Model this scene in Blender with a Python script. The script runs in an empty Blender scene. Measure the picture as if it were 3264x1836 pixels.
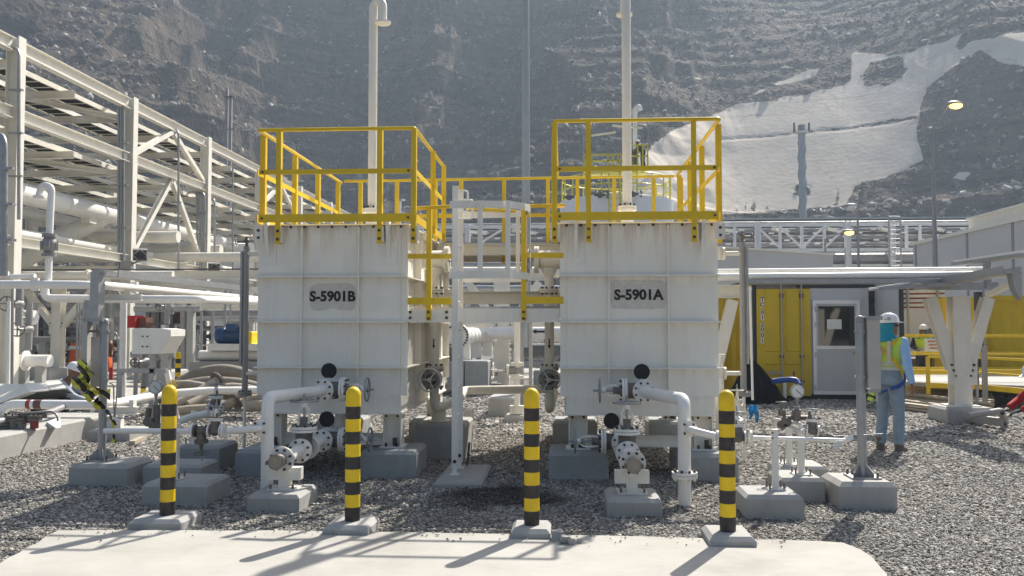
import bpy, math, random
import numpy as np
from mathutils import Vector, Matrix
R = math.radians
random.seed(7); rng = np.random.default_rng(11)
sc = bpy.context.scene
COL = sc.collection

# ------------------------------------------------------------------ camera
EYE = Vector((0, 0, 1.6))
PITCH, YAW = R(2.465), R(3.397)
cam_d = bpy.data.cameras.new('camera'); cam_d.lens = 31.0; cam_d.sensor_width = 36.0
cam_d.clip_start = 0.05; cam_d.clip_end = 3000
cam = bpy.data.objects.new('camera', cam_d); COL.objects.link(cam)
cam.location = EYE; cam.rotation_euler = (R(90) + PITCH, 0, YAW)
sc.camera = cam
# ------------------------------------------------------------------ sky, sun, exposure
SUN_EL, SUN_AZ = R(45), R(27)
SUN = Vector((math.sin(SUN_AZ) * math.cos(SUN_EL), math.cos(SUN_AZ) * math.cos(SUN_EL), math.sin(SUN_EL)))
w = bpy.data.worlds.new('World'); sc.world = w; w.use_nodes = True
nt = w.node_tree; bg = nt.nodes['Background']
sky = nt.nodes.new('ShaderNodeTexSky'); sky.sky_type = 'NISHITA'; sky.sun_disc = False
sky.sun_elevation = SUN_EL; sky.sun_rotation = SUN_AZ; sky.air_density = 1.0; sky.dust_density = 3.5; sky.ozone_density = 1.0
nt.links.new(sky.outputs[0], bg.inputs[0]); bg.inputs[1].default_value = 0.08
sd = bpy.data.lights.new('sun', 'SUN'); sd.energy = 5.0; sd.angle = R(0.53); sd.color = (1.0, 0.945, 0.86)
sun = bpy.data.objects.new('sun', sd); COL.objects.link(sun); sun.location = (30, 50, 80)
sun.rotation_euler = SUN.to_track_quat('Z', 'Y').to_euler()
vs = sc.view_settings
sc.display_settings.display_device = 'sRGB'
vs.view_transform = 'Standard'; vs.look = 'None'; vs.gamma = 1.0; vs.use_curve_mapping = False
vs.exposure = 0.77
sc.cycles.use_denoising = True
sc.cycles.max_bounces = 8; sc.cycles.diffuse_bounces = 5; sc.cycles.glossy_bounces = 3
sc.cycles.transmission_bounces = 4; sc.cycles.volume_bounces = 1; sc.cycles.caustics_reflective = False; sc.cycles.caustics_refractive = False

# ------------------------------------------------------------------ photo measurements -> places in the world
FPX, CX, CY = 2810.7, 1632.0, 918.0
_r = Vector((math.cos(YAW), math.sin(YAW), 0)); _h = Vector((-math.sin(YAW), math.cos(YAW), 0)); _z = Vector((0, 0, 1))
_f = _h * math.cos(PITCH) + _z * math.sin(PITCH); _u = -_h * math.sin(PITCH) + _z * math.cos(PITCH)
def ray(x, y): return _f + _r * ((x - CX) / FPX) + _u * ((CY - y) / FPX)
def P(x, y, Y):                      # point seen at (x, y) standing at depth Y
    d = ray(x, y); return EYE + d * (Y / d.y)
def G(x, y, z=0.0):                  # point seen at (x, y) lying at height z
    d = ray(x, y); return EYE + d * ((z - 1.6) / d.z)
def PX(x, Y): return P(x, 1039, Y).x # world X of image column x at depth Y
def PZ(x, y, Y): return P(x, y, Y).z
def V(*a): return Vector(a)

# ------------------------------------------------------------------ mesh builder
ALL = []
def frame(d, up=None):
    d = Vector(d).normalized()
    up = Vector(up) if up is not None else (Vector((0, 0, 1)) if abs(d.z) < 0.95 else Vector((0, 1, 0)))
    a = up.cross(d)
    if a.length < 1e-6: a = Vector((1, 0, 0)).cross(d)
    a.normalize(); b = d.cross(a).normalized()
    return a, b, d                   # a sideways, b "up", d along

class MB:
    def __init__(s, name, mat, parent=None, root=None, props=None):
        s.name, s.mat, s.parent, s.root, s.props = name, mat, parent, root, props or {}
        s.v, s.f, s.sm, s.mi = [], [], [], []
        s.mats = [mat]; s.cur = 0; s.obj = None; s.share = None
        ALL.append(s)
    def use(s, m):
        if m not in s.mats: s.mats.append(m)
        s.cur = s.mats.index(m); return s
    def add(s, vs, fs, smooth=False):
        o = len(s.v); s.v += [tuple(p) for p in vs]
        for f in fs:
            s.f.append(tuple(i + o for i in f)); s.sm.append(smooth); s.mi.append(s.cur)
        return s
    def hexa(s, q):                  # 8 corners: bottom 4 ccw, top 4
        return s.add(q, [(3, 2, 1, 0), (4, 5, 6, 7), (0, 1, 5, 4), (1, 2, 6, 5), (2, 3, 7, 6), (3, 0, 4, 7)])
    def box(s, x0, x1, y0, y1, z0, z1):
        x0, x1 = min(x0, x1), max(x0, x1); y0, y1 = min(y0, y1), max(y0, y1); z0, z1 = min(z0, z1), max(z0, z1)
        return s.hexa([(x0, y0, z0), (x1, y0, z0), (x1, y1, z0), (x0, y1, z0), (x0, y0, z1), (x1, y0, z1), (x1, y1, z1), (x0, y1, z1)])
    def cbox(s, x0, x1, y0, y1, z0, z1, c=0.03):   # block with chamfered top edges
        q = [(x0, y0), (x1, y0), (x1, y1), (x0, y1)]
        qi = [(x0 + c, y0 + c), (x1 - c, y0 + c), (x1 - c, y1 - c), (x0 + c, y1 - c)]
        vs = [(a, b, z0) for a, b in q] + [(a, b, z1 - c) for a, b in q] + [(a, b, z1) for a, b in qi]
        fs = [(3, 2, 1, 0), (8, 9, 10, 11)]
        for k in range(4):
            n = (k + 1) % 4; fs += [(k, n, n + 4, k + 4), (k + 4, n + 4, n + 8, k + 8)]
        return s.add(vs, fs)
    def rbox(s, x0, x1, y0, y1, z0, z1, c=0.01):   # all edges chamfered
        vs = []; idx = {}
        for i, x in enumerate((x0, x1)):
            for j, y in enumerate((y0, y1)):
                for k, z in enumerate((z0, z1)):
                    sx, sy, sz = (1 if i == 0 else -1), (1 if j == 0 else -1), (1 if k == 0 else -1)
                    for a, p in enumerate(((x, y + sy * c, z + sz * c), (x + sx * c, y, z + sz * c), (x + sx * c, y + sy * c, z))):
                        idx[i, j, k, a] = len(vs); vs.append(p)
        I = idx; fs = []
        fs += [(I[0,0,0,0], I[0,0,1,0], I[0,1,1,0], I[0,1,0,0]), (I[1,0,0,0], I[1,1,0,0], I[1,1,1,0], I[1,0,1,0])]
        fs += [(I[0,0,0,1], I[1,0,0,1], I[1,0,1,1], I[0,0,1,1]), (I[0,1,0,1], I[0,1,1,1], I[1,1,1,1], I[1,1,0,1])]
        fs += [(I[0,0,0,2], I[0,1,0,2], I[1,1,0,2], I[1,0,0,2]), (I[0,0,1,2], I[1,0,1,2], I[1,1,1,2], I[0,1,1,2])]
        for a in (0, 1):
            for b in (0, 1):
                fs.append((I[a,b,0,0], I[a,b,0,1], I[a,b,1,1], I[a,b,1,0]))
                fs.append((I[a,0,b,0], I[a,0,b,2], I[a,1,b,2], I[a,1,b,0]))
                fs.append((I[0,a,b,1], I[0,a,b,2], I[1,a,b,2], I[1,a,b,1]))
        for i in (0, 1):
            for j in (0, 1):
                for k in (0, 1): fs.append((I[i,j,k,0], I[i,j,k,1], I[i,j,k,2]))
        s.fixn = True
        return s.add(vs, fs)
    def bar(s, p0, p1, w, h, up=None):             # rectangular bar, w sideways, h along up
        p0, p1 = Vector(p0), Vector(p1); a, b, d = frame(p1 - p0, up)
        q = [(-1, -1), (1, -1), (1, 1), (-1, 1)]
        return s.hexa([p0 + a * (w / 2 * i) + b * (h / 2 * j) for i, j in q] + [p1 + a * (w / 2 * i) + b * (h / 2 * j) for i, j in q])
    def sect(s, p0, p1, poly, up=None):            # extrude a closed section (list of (side, up))
        p0, p1 = Vector(p0), Vector(p1); a, b, d = frame(p1 - p0, up); n = len(poly)
        vs = [p0 + a * i + b * j for i, j in poly] + [p1 + a * i + b * j for i, j in poly]
        return s.add(vs, [tuple(range(n))[::-1], tuple(range(n, 2 * n))] + [(k, (k + 1) % n, (k + 1) % n + n, k + n) for k in range(n)])
    def ibeam(s, p0, p1, h, b, t=None, up=None):
        t = t or max(0.008, b * 0.07); w2, h2 = b / 2, h / 2
        s.bar(*s._off(p0, p1, h2 - t / 2, up), b, t, up); s.bar(*s._off(p0, p1, -h2 + t / 2, up), b, t, up)
        return s.bar(p0, p1, t * .8, h - 2 * t + .001, up)
    def chan(s, p0, p1, h, b, side=1, t=0.012, up=None):   # channel, web on one side
        a, bb, d = frame(Vector(p1) - Vector(p0), up)
        w0 = a * (side * (b / 2 - t / 2)); p0, p1 = Vector(p0), Vector(p1)
        s.bar(p0 + w0, p1 + w0, t, h, up)
        for k in (1, -1):
            o = bb * (k * (h / 2 - t / 2)) - a * (side * t / 2)
            s.bar(p0 + o, p1 + o, b - t, t * .98, up)
        return s
    def _off(s, p0, p1, k, up=None):
        a, b, d = frame(Vector(p1) - Vector(p0), up); return Vector(p0) + b * k, Vector(p1) + b * k
    def lathe(s, c, d, prof, n=20, caps=True):     # prof: (along, radius)
        a, b, d = frame(d); c = Vector(c); vs = []
        cs = [(math.cos(2 * math.pi * k / n), math.sin(2 * math.pi * k / n)) for k in range(n)]
        o0 = 0
        for i in range(len(prof) - 1):             # separate rings: crisp steps, smooth round
            (t0, r0), (t1, r1) = prof[i], prof[i + 1]
            vs = [c + d * t0 + (a * x + b * y) * r0 for x, y in cs] + [c + d * t1 + (a * x + b * y) * r1 for x, y in cs]
            s.add(vs, [(k, (k + 1) % n, (k + 1) % n + n, k + n) for k in range(n)], smooth=True)
        if caps:
            for (t, r), rev in ((prof[0], True), (prof[-1], False)):
                if r > 1e-4:
                    vs = [c + d * t + (a * x + b * y) * r for x, y in cs]
                    s.add(vs, [tuple(range(n))[::-1] if rev else tuple(range(n))])
        return s
    def smooth_lathe(s, c, d, prof, n=20):         # one smooth surface of revolution
        a, b, d = frame(d); c = Vector(c); vs, fs = [], []; m = len(prof)
        for t, r in prof:
            for k in range(n):
                an = 2 * math.pi * k / n; vs.append(c + d * t + (a * math.cos(an) + b * math.sin(an)) * r)
        for i in range(m - 1):
            for k in range(n):
                k2 = (k + 1) % n; fs.append((i * n + k, i * n + k2, (i + 1) * n + k2, (i + 1) * n + k))
        s.add(vs, fs, True)
        s.add(vs[:n], [tuple(range(n))[::-1]]); s.add(vs[-n:], [tuple(range(n))]); return s
    def cyl(s, p0, p1, r, n=14, r1=None):
        p0, p1 = Vector(p0), Vector(p1); L = (p1 - p0).length
        return s.lathe(p0, p1 - p0, [(0, r), (L, r if r1 is None else r1)], n)
    def tube(s, pts, r, n=12, caps=True, closed=False):
        pts = [Vector(p) for p in pts]; m = len(pts); vs, fs = [], []
        ds = []
        for i in range(m):
            if closed: d = pts[(i + 1) % m] - pts[i - 1]
            else: d = (pts[min(i + 1, m - 1)] - pts[max(i - 1, 0)])
            ds.append(d.normalized())
        a, b, _ = frame(ds[0])
        for i in range(m):
            if i: a = (a - ds[i] * a.dot(ds[i])).normalized(); b = ds[i].cross(a)
            rr = r[i] if isinstance(r, (list, tuple)) else r
            for k in range(n):
                an = 2 * math.pi * k / n; vs.append(pts[i] + (a * math.cos(an) + b * math.sin(an)) * rr)
        for i in range(m if closed else m - 1):
            j = (i + 1) % m
            for k in range(n):
                k2 = (k + 1) % n; fs.append((i * n + k, i * n + k2, j * n + k2, j * n + k))
        s.add(vs, fs, True)
        if caps and not closed:
            s.add(vs[:n], [tuple(range(n))[::-1]]); s.add(vs[-n:], [tuple(range(n))])
        return s
    def pipe(s, pts, r, bend=None, n=14):
        return s.tube(fillet(pts, bend if bend is not None else r * 3), r, n)
    def torus(s, c, nrm, RR, r, n=28, m=8, a0=0, a1=2 * math.pi):
        a, b, d = frame(nrm); full = abs(a1 - a0 - 2 * math.pi) < 1e-6
        k = n if full else n + 1
        pts = [Vector(c) + (a * math.cos(a0 + (a1 - a0) * i / n) + b * math.sin(a0 + (a1 - a0) * i / n)) * RR for i in range(k)]
        return s.tube(pts, r, m, closed=full)
    def bolts(s, c, nrm, RR, k, r, h, off=0.0):    # hexagon heads on a ring
        a, b, d = frame(nrm)
        for i in range(k):
            an = 2 * math.pi * (i + .5) / k; p = Vector(c) + (a * math.cos(an) + b * math.sin(an)) * RR + d * off
            s.cyl(p, p + d * h, r, 6)
        return s
    def prism(s, pts, ext):                        # polygon of 3D points, thickness vector
        n = len(pts); pts = [Vector(p) for p in pts]; e = Vector(ext)
        return s.add(pts + [p + e for p in pts], [tuple(range(n))[::-1], tuple(range(n, 2 * n))] + [(k, (k + 1) % n, (k + 1) % n + n, k + n) for k in range(n)])
    def ball(s, c, rx, ry=None, rz=None, n=16, m=10):
        ry = ry or rx; rz = rz or rx; vs, fs = [], []
        for i in range(m + 1):
            t = math.pi * i / m
            for k in range(n):
                p = 2 * math.pi * k / n; vs.append((c[0] + rx * math.sin(t) * math.cos(p), c[1] + ry * math.sin(t) * math.sin(p), c[2] + rz * math.cos(t)))
        for i in range(m):
            for k in range(n):
                k2 = (k + 1) % n; fs.append((i * n + k, (i + 1) * n + k, (i + 1) * n + k2, i * n + k2))
        return s.add(vs, fs, True)
    def loft(s, rings, n=16, caps=True):           # rings: (centre, a-vector, b-vector)
        vs, fs = [], []; m = len(rings)
        for c, a, b in rings:
            c, a, b = Vector(c), Vector(a), Vector(b)
            for k in range(n):
                t = 2 * math.pi * k / n; vs.append(c + a * math.cos(t) + b * math.sin(t))
        for i in range(m - 1):
            for k in range(n):
                k2 = (k + 1) % n; fs.append((i * n + k, i * n + k2, (i + 1) * n + k2, (i + 1) * n + k))
        s.add(vs, fs, True)
        if caps: s.add(vs[:n], [tuple(range(n))[::-1]]); s.add(vs[-n:], [tuple(range(n))])
        return s
    def sheet(s, rows, thick=0.004, smooth=True):  # rows of points -> a thin double sheet
        h, wd = len(rows), len(rows[0]); vs = [Vector(p) for r in rows for p in r]; fs = []
        for i in range(h - 1):
            for j in range(wd - 1): fs.append((i * wd + j, i * wd + j + 1, (i + 1) * wd + j + 1, (i + 1) * wd + j))
        s.solid = thick
        return s.add(vs, fs, smooth)

def fillet(pts, rad, k=6):
    pts = [Vector(p) for p in pts]; out = [pts[0]]
    for i in range(1, len(pts) - 1):
        a, b, c = pts[i - 1], pts[i], pts[i + 1]; u, v = (a - b), (c - b)
        lu, lv = u.length, v.length; u.normalize(); v.normalize()
        an = u.angle(v, 0)
        if an > math.pi - 0.02: out.append(b); continue
        t = min(rad / math.tan(an / 2), lu * .49, lv * .49); p, q = b + u * t, b + v * t
        for j in range(k + 1):
            f = j / k; out.append((p * (1 - f) + b * f) * (1 - f) + (b * (1 - f) + q * f) * f)
    out.append(pts[-1]); return out

def bolt_set(par, c, nrm, RR, k, r, h):           # each bolt head a part of its own, sharing one mesh
    a, b, d = frame(nrm); first = None
    for i in range(k):
        an = 2 * math.pi * (i + .5) / k; p = Vector(c) + (a * math.cos(an) + b * math.sin(an)) * RR
        m = MB('bolt', BOLT, par, par if isinstance(par, Root) else par.root, {})
        if first is None: first = m; p0 = p; m.cyl(p, p + d * h, r, 6)
        else: m.share = first; m.offset = p - p0

class Root:
    def __init__(s, name, loc, props): s.name, s.loc, s.props, s.obj = name, Vector(loc), props, None; ALL.append(s)
def props(label, cat, group=None, kind=None):
    d = {}
    if label: d['label'] = label
    if cat: d['category'] = cat
    if group: d['group'] = group
    if kind: d['kind'] = kind
    return d
def thing(name, label, cat, loc, group=None): return Root(name, loc, props(label, cat, group, 'thing'))
def solo(name, label, cat, mat, group=None, kind=None): return MB(name, mat, None, None, props(label, cat, group, kind or 'thing'))
def part(par, name, mat, label=None, kind=None):
    if kind is None and ('bolt' in name or 'nut_ring' in name or name in ('paint_scratches',)): kind = 'stuff'
    root = par if isinstance(par, Root) else par.root
    return MB(name, mat, par, root, props(label, None, None, kind))
def struct(name, mat): return MB(name, mat, None, None, {'kind': 'structure'})

def finish():
    import bmesh
    for m in ALL:
        if isinstance(m, Root):
            o = bpy.data.objects.new(m.name, None); o.empty_display_size = .1; o.location = m.loc
        else:
            if m.share is not None and m.share.obj is not None: me = m.share.obj.data
            else:
                me = bpy.data.meshes.new(m.name); org = m.root.loc if m.root else Vector((0, 0, 0))
                if not m.root and m.v and m.props.get('kind') == 'thing':
                    a = np.array(m.v); org = Vector((a[:, 0].mean(), a[:, 1].mean(), a[:, 2].min()))
                m.org = org
                me.from_pydata([(p[0] - org.x, p[1] - org.y, p[2] - org.z) for p in m.v], [], m.f)
                me.polygons.foreach_set('use_smooth', m.sm); me.polygons.foreach_set('material_index', m.mi)
                for k in m.mats: me.materials.append(k)
                if getattr(m, 'fixn', False):
                    bm = bmesh.new(); bm.from_mesh(me); bmesh.ops.recalc_face_normals(bm, faces=bm.faces); bm.to_mesh(me); bm.free()
                me.update()
            o = bpy.data.objects.new(m.name, me)
            if not m.root: o.location = m.org if m.share is None else m.share.org
            if getattr(m, 'solid', 0):
                md = o.modifiers.new('solid', 'SOLIDIFY'); md.thickness = m.solid; md.offset = 0
        COL.objects.link(o); m.obj = o
        for k, v_ in m.props.items(): o[k] = v_
        if not isinstance(m, Root) and m.parent is not None: o.parent = m.parent.obj
        off = getattr(m, 'offset', None)
        if off is not None: o.location = o.location + Vector(off)
    ALL.clear()

# ------------------------------------------------------------------ materials
def newmat(name):
    m = bpy.data.materials.new(name); m.use_nodes = True
    return m, m.node_tree.nodes, m.node_tree.links, m.node_tree.nodes['Principled BSDF']
def nd(ns, t, **k):
    n = ns.new('ShaderNode' + t)
    for a, b in k.items():
        if a.startswith('i_'):
            key = a[2:]; n.inputs[int(key) if key.isdigit() else key.replace('_', ' ')].default_value = b
        else: setattr(n, a, b)
    return n
def ramp(ns, stops, interp='LINEAR'):
    n = ns.new('ShaderNodeValToRGB'); cr = n.color_ramp; cr.interpolation = interp
    while len(cr.elements) < len(stops): cr.elements.new(0.5)
    for e, (p, c) in zip(cr.elements, stops): e.position = p; e.color = c if len(c) == 4 else (*c, 1)
    return n
def c3(c, k=1.0): return tuple(min(1, x * k) for x in c[:3]) + (1,)
def paint(name, col, rough=.45, metal=0., var=.08, scale=2.5, dirt=0., dcol=(.16, .11, .07), bump=.0, bscale=60, streak=True, spec=.4):
    m, ns, ln, b = newmat(name)
    geo = nd(ns, 'NewGeometry'); n1 = nd(ns, 'TexNoise', i_Scale=scale, i_Detail=5.0, i_Roughness=.6)
    ln.new(geo.outputs['Position'], n1.inputs['Vector'])
    r1 = ramp(ns, [(.3, c3(col, 1 - var)), (.7, c3(col, 1 + var))]); ln.new(n1.outputs['Fac'], r1.inputs['Fac'])
    out = r1.outputs['Color']
    if dirt > 0:
        mp = nd(ns, 'Mapping'); mp.inputs['Scale'].default_value = (9, 9, .9 if streak else 9)
        ln.new(geo.outputs['Position'], mp.inputs['Vector'])
        n2 = nd(ns, 'TexNoise', i_Scale=1.3, i_Detail=7.0, i_Roughness=.68); ln.new(mp.outputs[0], n2.inputs['Vector'])
        r2 = ramp(ns, [(.5, (0, 0, 0)), (.78, (dirt, dirt, dirt))]); ln.new(n2.outputs['Fac'], r2.inputs['Fac'])
        mx = nd(ns, 'MixRGB'); ln.new(r2.outputs['Color'], mx.inputs['Fac']); ln.new(out, mx.inputs['Color1'])
        mx.inputs['Color2'].default_value = c3(dcol); out = mx.outputs['Color']
    ln.new(out, b.inputs['Base Color'])
    b.inputs['Roughness'].default_value = rough; b.inputs['Metallic'].default_value = metal
    b.inputs['Specular IOR Level'].default_value = spec
    r3 = ramp(ns, [(.3, (rough * .8,) * 3), (.7, (min(1, rough * 1.2),) * 3)]); ln.new(n1.outputs['Fac'], r3.inputs['Fac']); ln.new(r3.outputs['Color'], b.inputs['Roughness'])
    if bump > 0:
        n3 = nd(ns, 'TexNoise', i_Scale=float(bscale), i_Detail=4.0); ln.new(geo.outputs['Position'], n3.inputs['Vector'])
        bp = nd(ns, 'Bump', i_Strength=bump, i_Distance=.01); ln.new(n3.outputs['Fac'], bp.inputs['Height']); ln.new(bp.outputs[0], b.inputs['Normal'])
    return m

WHITE = paint('white_paint', (.80, .775, .71), .45, dirt=.22, dcol=(.36, .27, .17), var=.05)
def tank_mat():
    m = paint('tank_paint', (.84, .81, .73), .5, dirt=.15, dcol=(.42, .31, .20), var=.05, scale=1.1); ns, ln = m.node_tree.nodes, m.node_tree.links; b = ns['Principled BSDF']
    src = b.inputs['Base Color'].links[0].from_socket; geo = nd(ns, 'NewGeometry'); sp = nd(ns, 'SeparateXYZ'); ln.new(geo.outputs['Position'], sp.inputs[0])
    mp = nd(ns, 'Mapping'); mp.inputs['Scale'].default_value = (14, 14, 1.1); ln.new(geo.outputs['Position'], mp.inputs['Vector'])
    n = nd(ns, 'TexNoise', i_Scale=1.0, i_Detail=6.0, i_Roughness=.7); ln.new(mp.outputs[0], n.inputs['Vector'])
    tot = None
    for z, h, k in ((2.69, .38, 1.0), (2.13, .16, .45), (1.64, .16, .40), (1.15, .16, .40), (.86, .14, .45)):      # rust runs below the top flange and each rib
        mr = nd(ns, 'MapRange', i_1=z - h, i_2=z, i_3=0., i_4=k); ln.new(sp.outputs['Z'], mr.inputs[0]); lt = nd(ns, 'Math', operation='LESS_THAN', i_1=z); ln.new(sp.outputs['Z'], lt.inputs[0])
        mu = nd(ns, 'Math', operation='MULTIPLY'); ln.new(mr.outputs[0], mu.inputs[0]); ln.new(lt.outputs[0], mu.inputs[1])
        if tot is None: tot = mu.outputs[0]
        else: mxx = nd(ns, 'Math', operation='MAXIMUM'); ln.new(tot, mxx.inputs[0]); ln.new(mu.outputs[0], mxx.inputs[1]); tot = mxx.outputs[0]
    r = ramp(ns, [(.46, (0, 0, 0)), (.72, (.75, .75, .75))]); ln.new(n.outputs['Fac'], r.inputs['Fac'])
    f = nd(ns, 'Math', operation='MULTIPLY'); ln.new(tot, f.inputs[0]); ln.new(r.outputs[0], f.inputs[1])
    mx = nd(ns, 'MixRGB'); ln.new(f.outputs[0], mx.inputs['Fac']); ln.new(src, mx.inputs['Color1']); mx.inputs['Color2'].default_value = (.42, .27, .15, 1); ln.new(mx.outputs[0], b.inputs['Base Color'])
    nb = nd(ns, 'TexNoise', i_Scale=1.7, i_Detail=2.0); ln.new(geo.outputs['Position'], nb.inputs['Vector']); bp = nd(ns, 'Bump', i_Strength=.35, i_Distance=.05); ln.new(nb.outputs['Fac'], bp.inputs['Height']); ln.new(bp.outputs[0], b.inputs['Normal'])
    return m
TANKW = tank_mat()
PIPEW = paint('pipe_white', (.83, .815, .775), .35, dirt=.14, dcol=(.35, .29, .22), var=.04)
CREAM = paint('cream_steel', (.77, .74, .655), .5, dirt=.15, dcol=(.34, .26, .17), var=.05)
YEL = paint('yellow_paint', (.74, .50, .012), .42, dirt=.16, dcol=(.25, .15, .03), var=.09)
YELB = paint('bollard_yellow', (.80, .54, .008), .42, dirt=.34, dcol=(.36, .25, .07), var=.10, scale=6, streak=False)
YELG = paint('yellow_green_paint', (.62, .56, .05), .45, var=.06)
BLK = paint('bollard_black', (.032, .026, .026), .45, var=.25, dirt=.45, dcol=(.13, .11, .095), streak=False)
DBLK = paint('black_plastic', (.012, .012, .014), .55, var=.2)
GALV = paint('galvanised_steel', (.36, .365, .37), .42, .55, var=.12, scale=9, dirt=.1, dcol=(.2, .18, .16))
GPIPE = paint('grey_pipe', (.30, .295, .29), .45, .1, var=.08, dirt=.18, dcol=(.16, .14, .12))
DSTEEL = paint('dark_valve_steel', (.17, .155, .14), .5, .35, var=.18, scale=14, dirt=.3, dcol=(.13, .09, .06))
BOLT = paint('bolt_steel', (.07, .06, .05), .5, .4, var=.3, scale=30)
CONC = paint('grey_concrete', (.40, .395, .375), .85, var=.10, scale=5, dirt=.22, dcol=(.25, .23, .20), bump=.25, bscale=90, spec=.2)
CONCP = paint('plinth_concrete', (.33, .345, .345), .8, var=.10, scale=6, dirt=.20, dcol=(.24, .22, .19), bump=.2, bscale=70, spec=.2)
GREYP = paint('patch_grey', (.63, .59, .535), .55, var=.10, scale=18, dirt=.25, dcol=(.7, .67, .6), streak=False)
INK = paint('stencil_black', (.025, .023, .022), .6, var=.2)
RED = paint('red_paint', (.50, .03, .03), .4, var=.08)
REDB = paint('red_brown_band', (.30, .05, .045), .45, var=.08)
BROWN = paint('brown_band', (.16, .075, .055), .5, var=.08)
BLUE = paint('motor_blue', (.035, .085, .19), .4, var=.15, scale=10)
LBLUE = paint('ribbon_blue', (.03, .30, .62), .5, var=.1)
HBLUE = paint('hose_blue', (.012, .05, .24), .45, var=.1)
HOSE = paint('hose_canvas', (.36, .325, .265), .8, var=.14, scale=18, dirt=.4, dcol=(.62, .57, .47), bump=.3, bscale=45, streak=False)
HOSED = paint('hose_grey', (.24, .215, .18), .75, var=.12, scale=8, bump=.15, bscale=40)
ORG = paint('barrier_orange', (.75, .14, .03), .5, var=.08)
CONT = paint('container_yellow', (.60, .42, .015), .5, dirt=.22, dcol=(.20, .12, .03), var=.08)
CDARK = paint('container_frame', (.035, .038, .040), .5, var=.2)
GREYD = paint('cabin_grey', (.52, .53, .535), .5, var=.04, dirt=.1)
SHED = paint('shed_sheet', (.56, .56, .555), .55, var=.04, scale=.6, dirt=.12, dcol=(.35, .33, .3))
DARKC = paint('dark_cable', (.03, .03, .032), .7, var=.3, scale=8)
DGREY = paint('dark_grey_steel', (.13, .135, .14), .55, var=.15)
TARP = paint('black_tarp', (.008, .008, .009), .6, var=.3, scale=6, spec=.15)
RUST = paint('rusty_steel', (.20, .10, .055), .7, .2, var=.25, scale=12)
STEELB = paint('stack_blue_grey', (.38, .415, .445), .5, .1, var=.08)
PLANK = paint('weathered_plank', (.40, .345, .265), .8, var=.2, scale=14, dirt=.3, dcol=(.2, .16, .12), streak=False)
SKIN = paint('skin', (.23, .115, .07), .55, var=.06, scale=30)
DENIM = paint('denim', (.22, .29, .37), .85, var=.16, scale=9, bump=.2, bscale=200)
SHIRT = paint('light_blue_shirt', (.30, .50, .80), .8, var=.06, scale=10)
CYAN = paint('neck_shade_blue', (.012, .27, .36), .75, var=.08, scale=12)
HIVIS = paint('hi_vis_lime', (.48, .68, .09), .75, var=.08, scale=12)
REFL = paint('reflective_grey', (.42, .44, .42), .4, var=.06)
STRAPY = paint('strap_yellow', (.72, .46, .03), .7, var=.08)
STRAPB = paint('strap_blue', (.02, .07, .30), .7, var=.08)
BOOT = paint('boot_leather', (.13, .10, .075), .7, var=.15, scale=20)
HELM = paint('helmet_white', (.80, .80, .79), .3, var=.03)
NAVY = paint('navy_cloth', (.03, .035, .06), .85, var=.15, scale=10)
GREYS = paint('grey_shirt', (.36, .40, .46), .85, var=.1, scale=10)
REDC = paint('red_cloth', (.42, .025, .025), .8, var=.12, scale=10)
SHADEP = paint('shade_sheet', (.47, .45, .42), .5, var=.08, dirt=.15, dcol=(.3, .27, .24))
PAPER = paint('notice_paper', (.74, .74, .70), .7, var=.03)
PAPERC = paint('notice_board_cream', (.78, .74, .62), .6, var=.04)
TANKBG = paint('storage_tank_white', (.76, .765, .77), .45, dirt=.08, var=.03)
def glassy():
    m, ns, ln, b = newmat('window_glass'); b.inputs['Base Color'].default_value = (.012, .014, .014, 1); b.inputs['Roughness'].default_value = .04
    b.inputs['Specular IOR Level'].default_value = .9; return m
GLASS = glassy()
def lampm():
    m, ns, ln, b = newmat('lit_lamp'); b.inputs['Base Color'].default_value = (1, .7, .3, 1)
    b.inputs['Emission Color'].default_value = (1, .50, .08, 1); b.inputs['Emission Strength'].default_value = 4.0; return m
LAMP = lampm()
def stripes(name, a, bcol, freq):
    m, ns, ln, b = newmat(name); geo = nd(ns, 'TexCoord')
    wv = nd(ns, 'TexWave', i_Scale=freq, i_Distortion=.6); wv.bands_direction = 'DIAGONAL'; ln.new(geo.outputs['Object'], wv.inputs['Vector'])
    r = ramp(ns, [(.0, a), (.5, bcol)], 'CONSTANT'); ln.new(wv.outputs['Fac'], r.inputs['Fac']); ln.new(r.outputs[0], b.inputs['Base Color']); b.inputs['Roughness'].default_value = .4
    return m
TAPE = stripes('caution_tape', (.02, .02, .02), (.72, .66, .06), 4.2)
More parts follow.
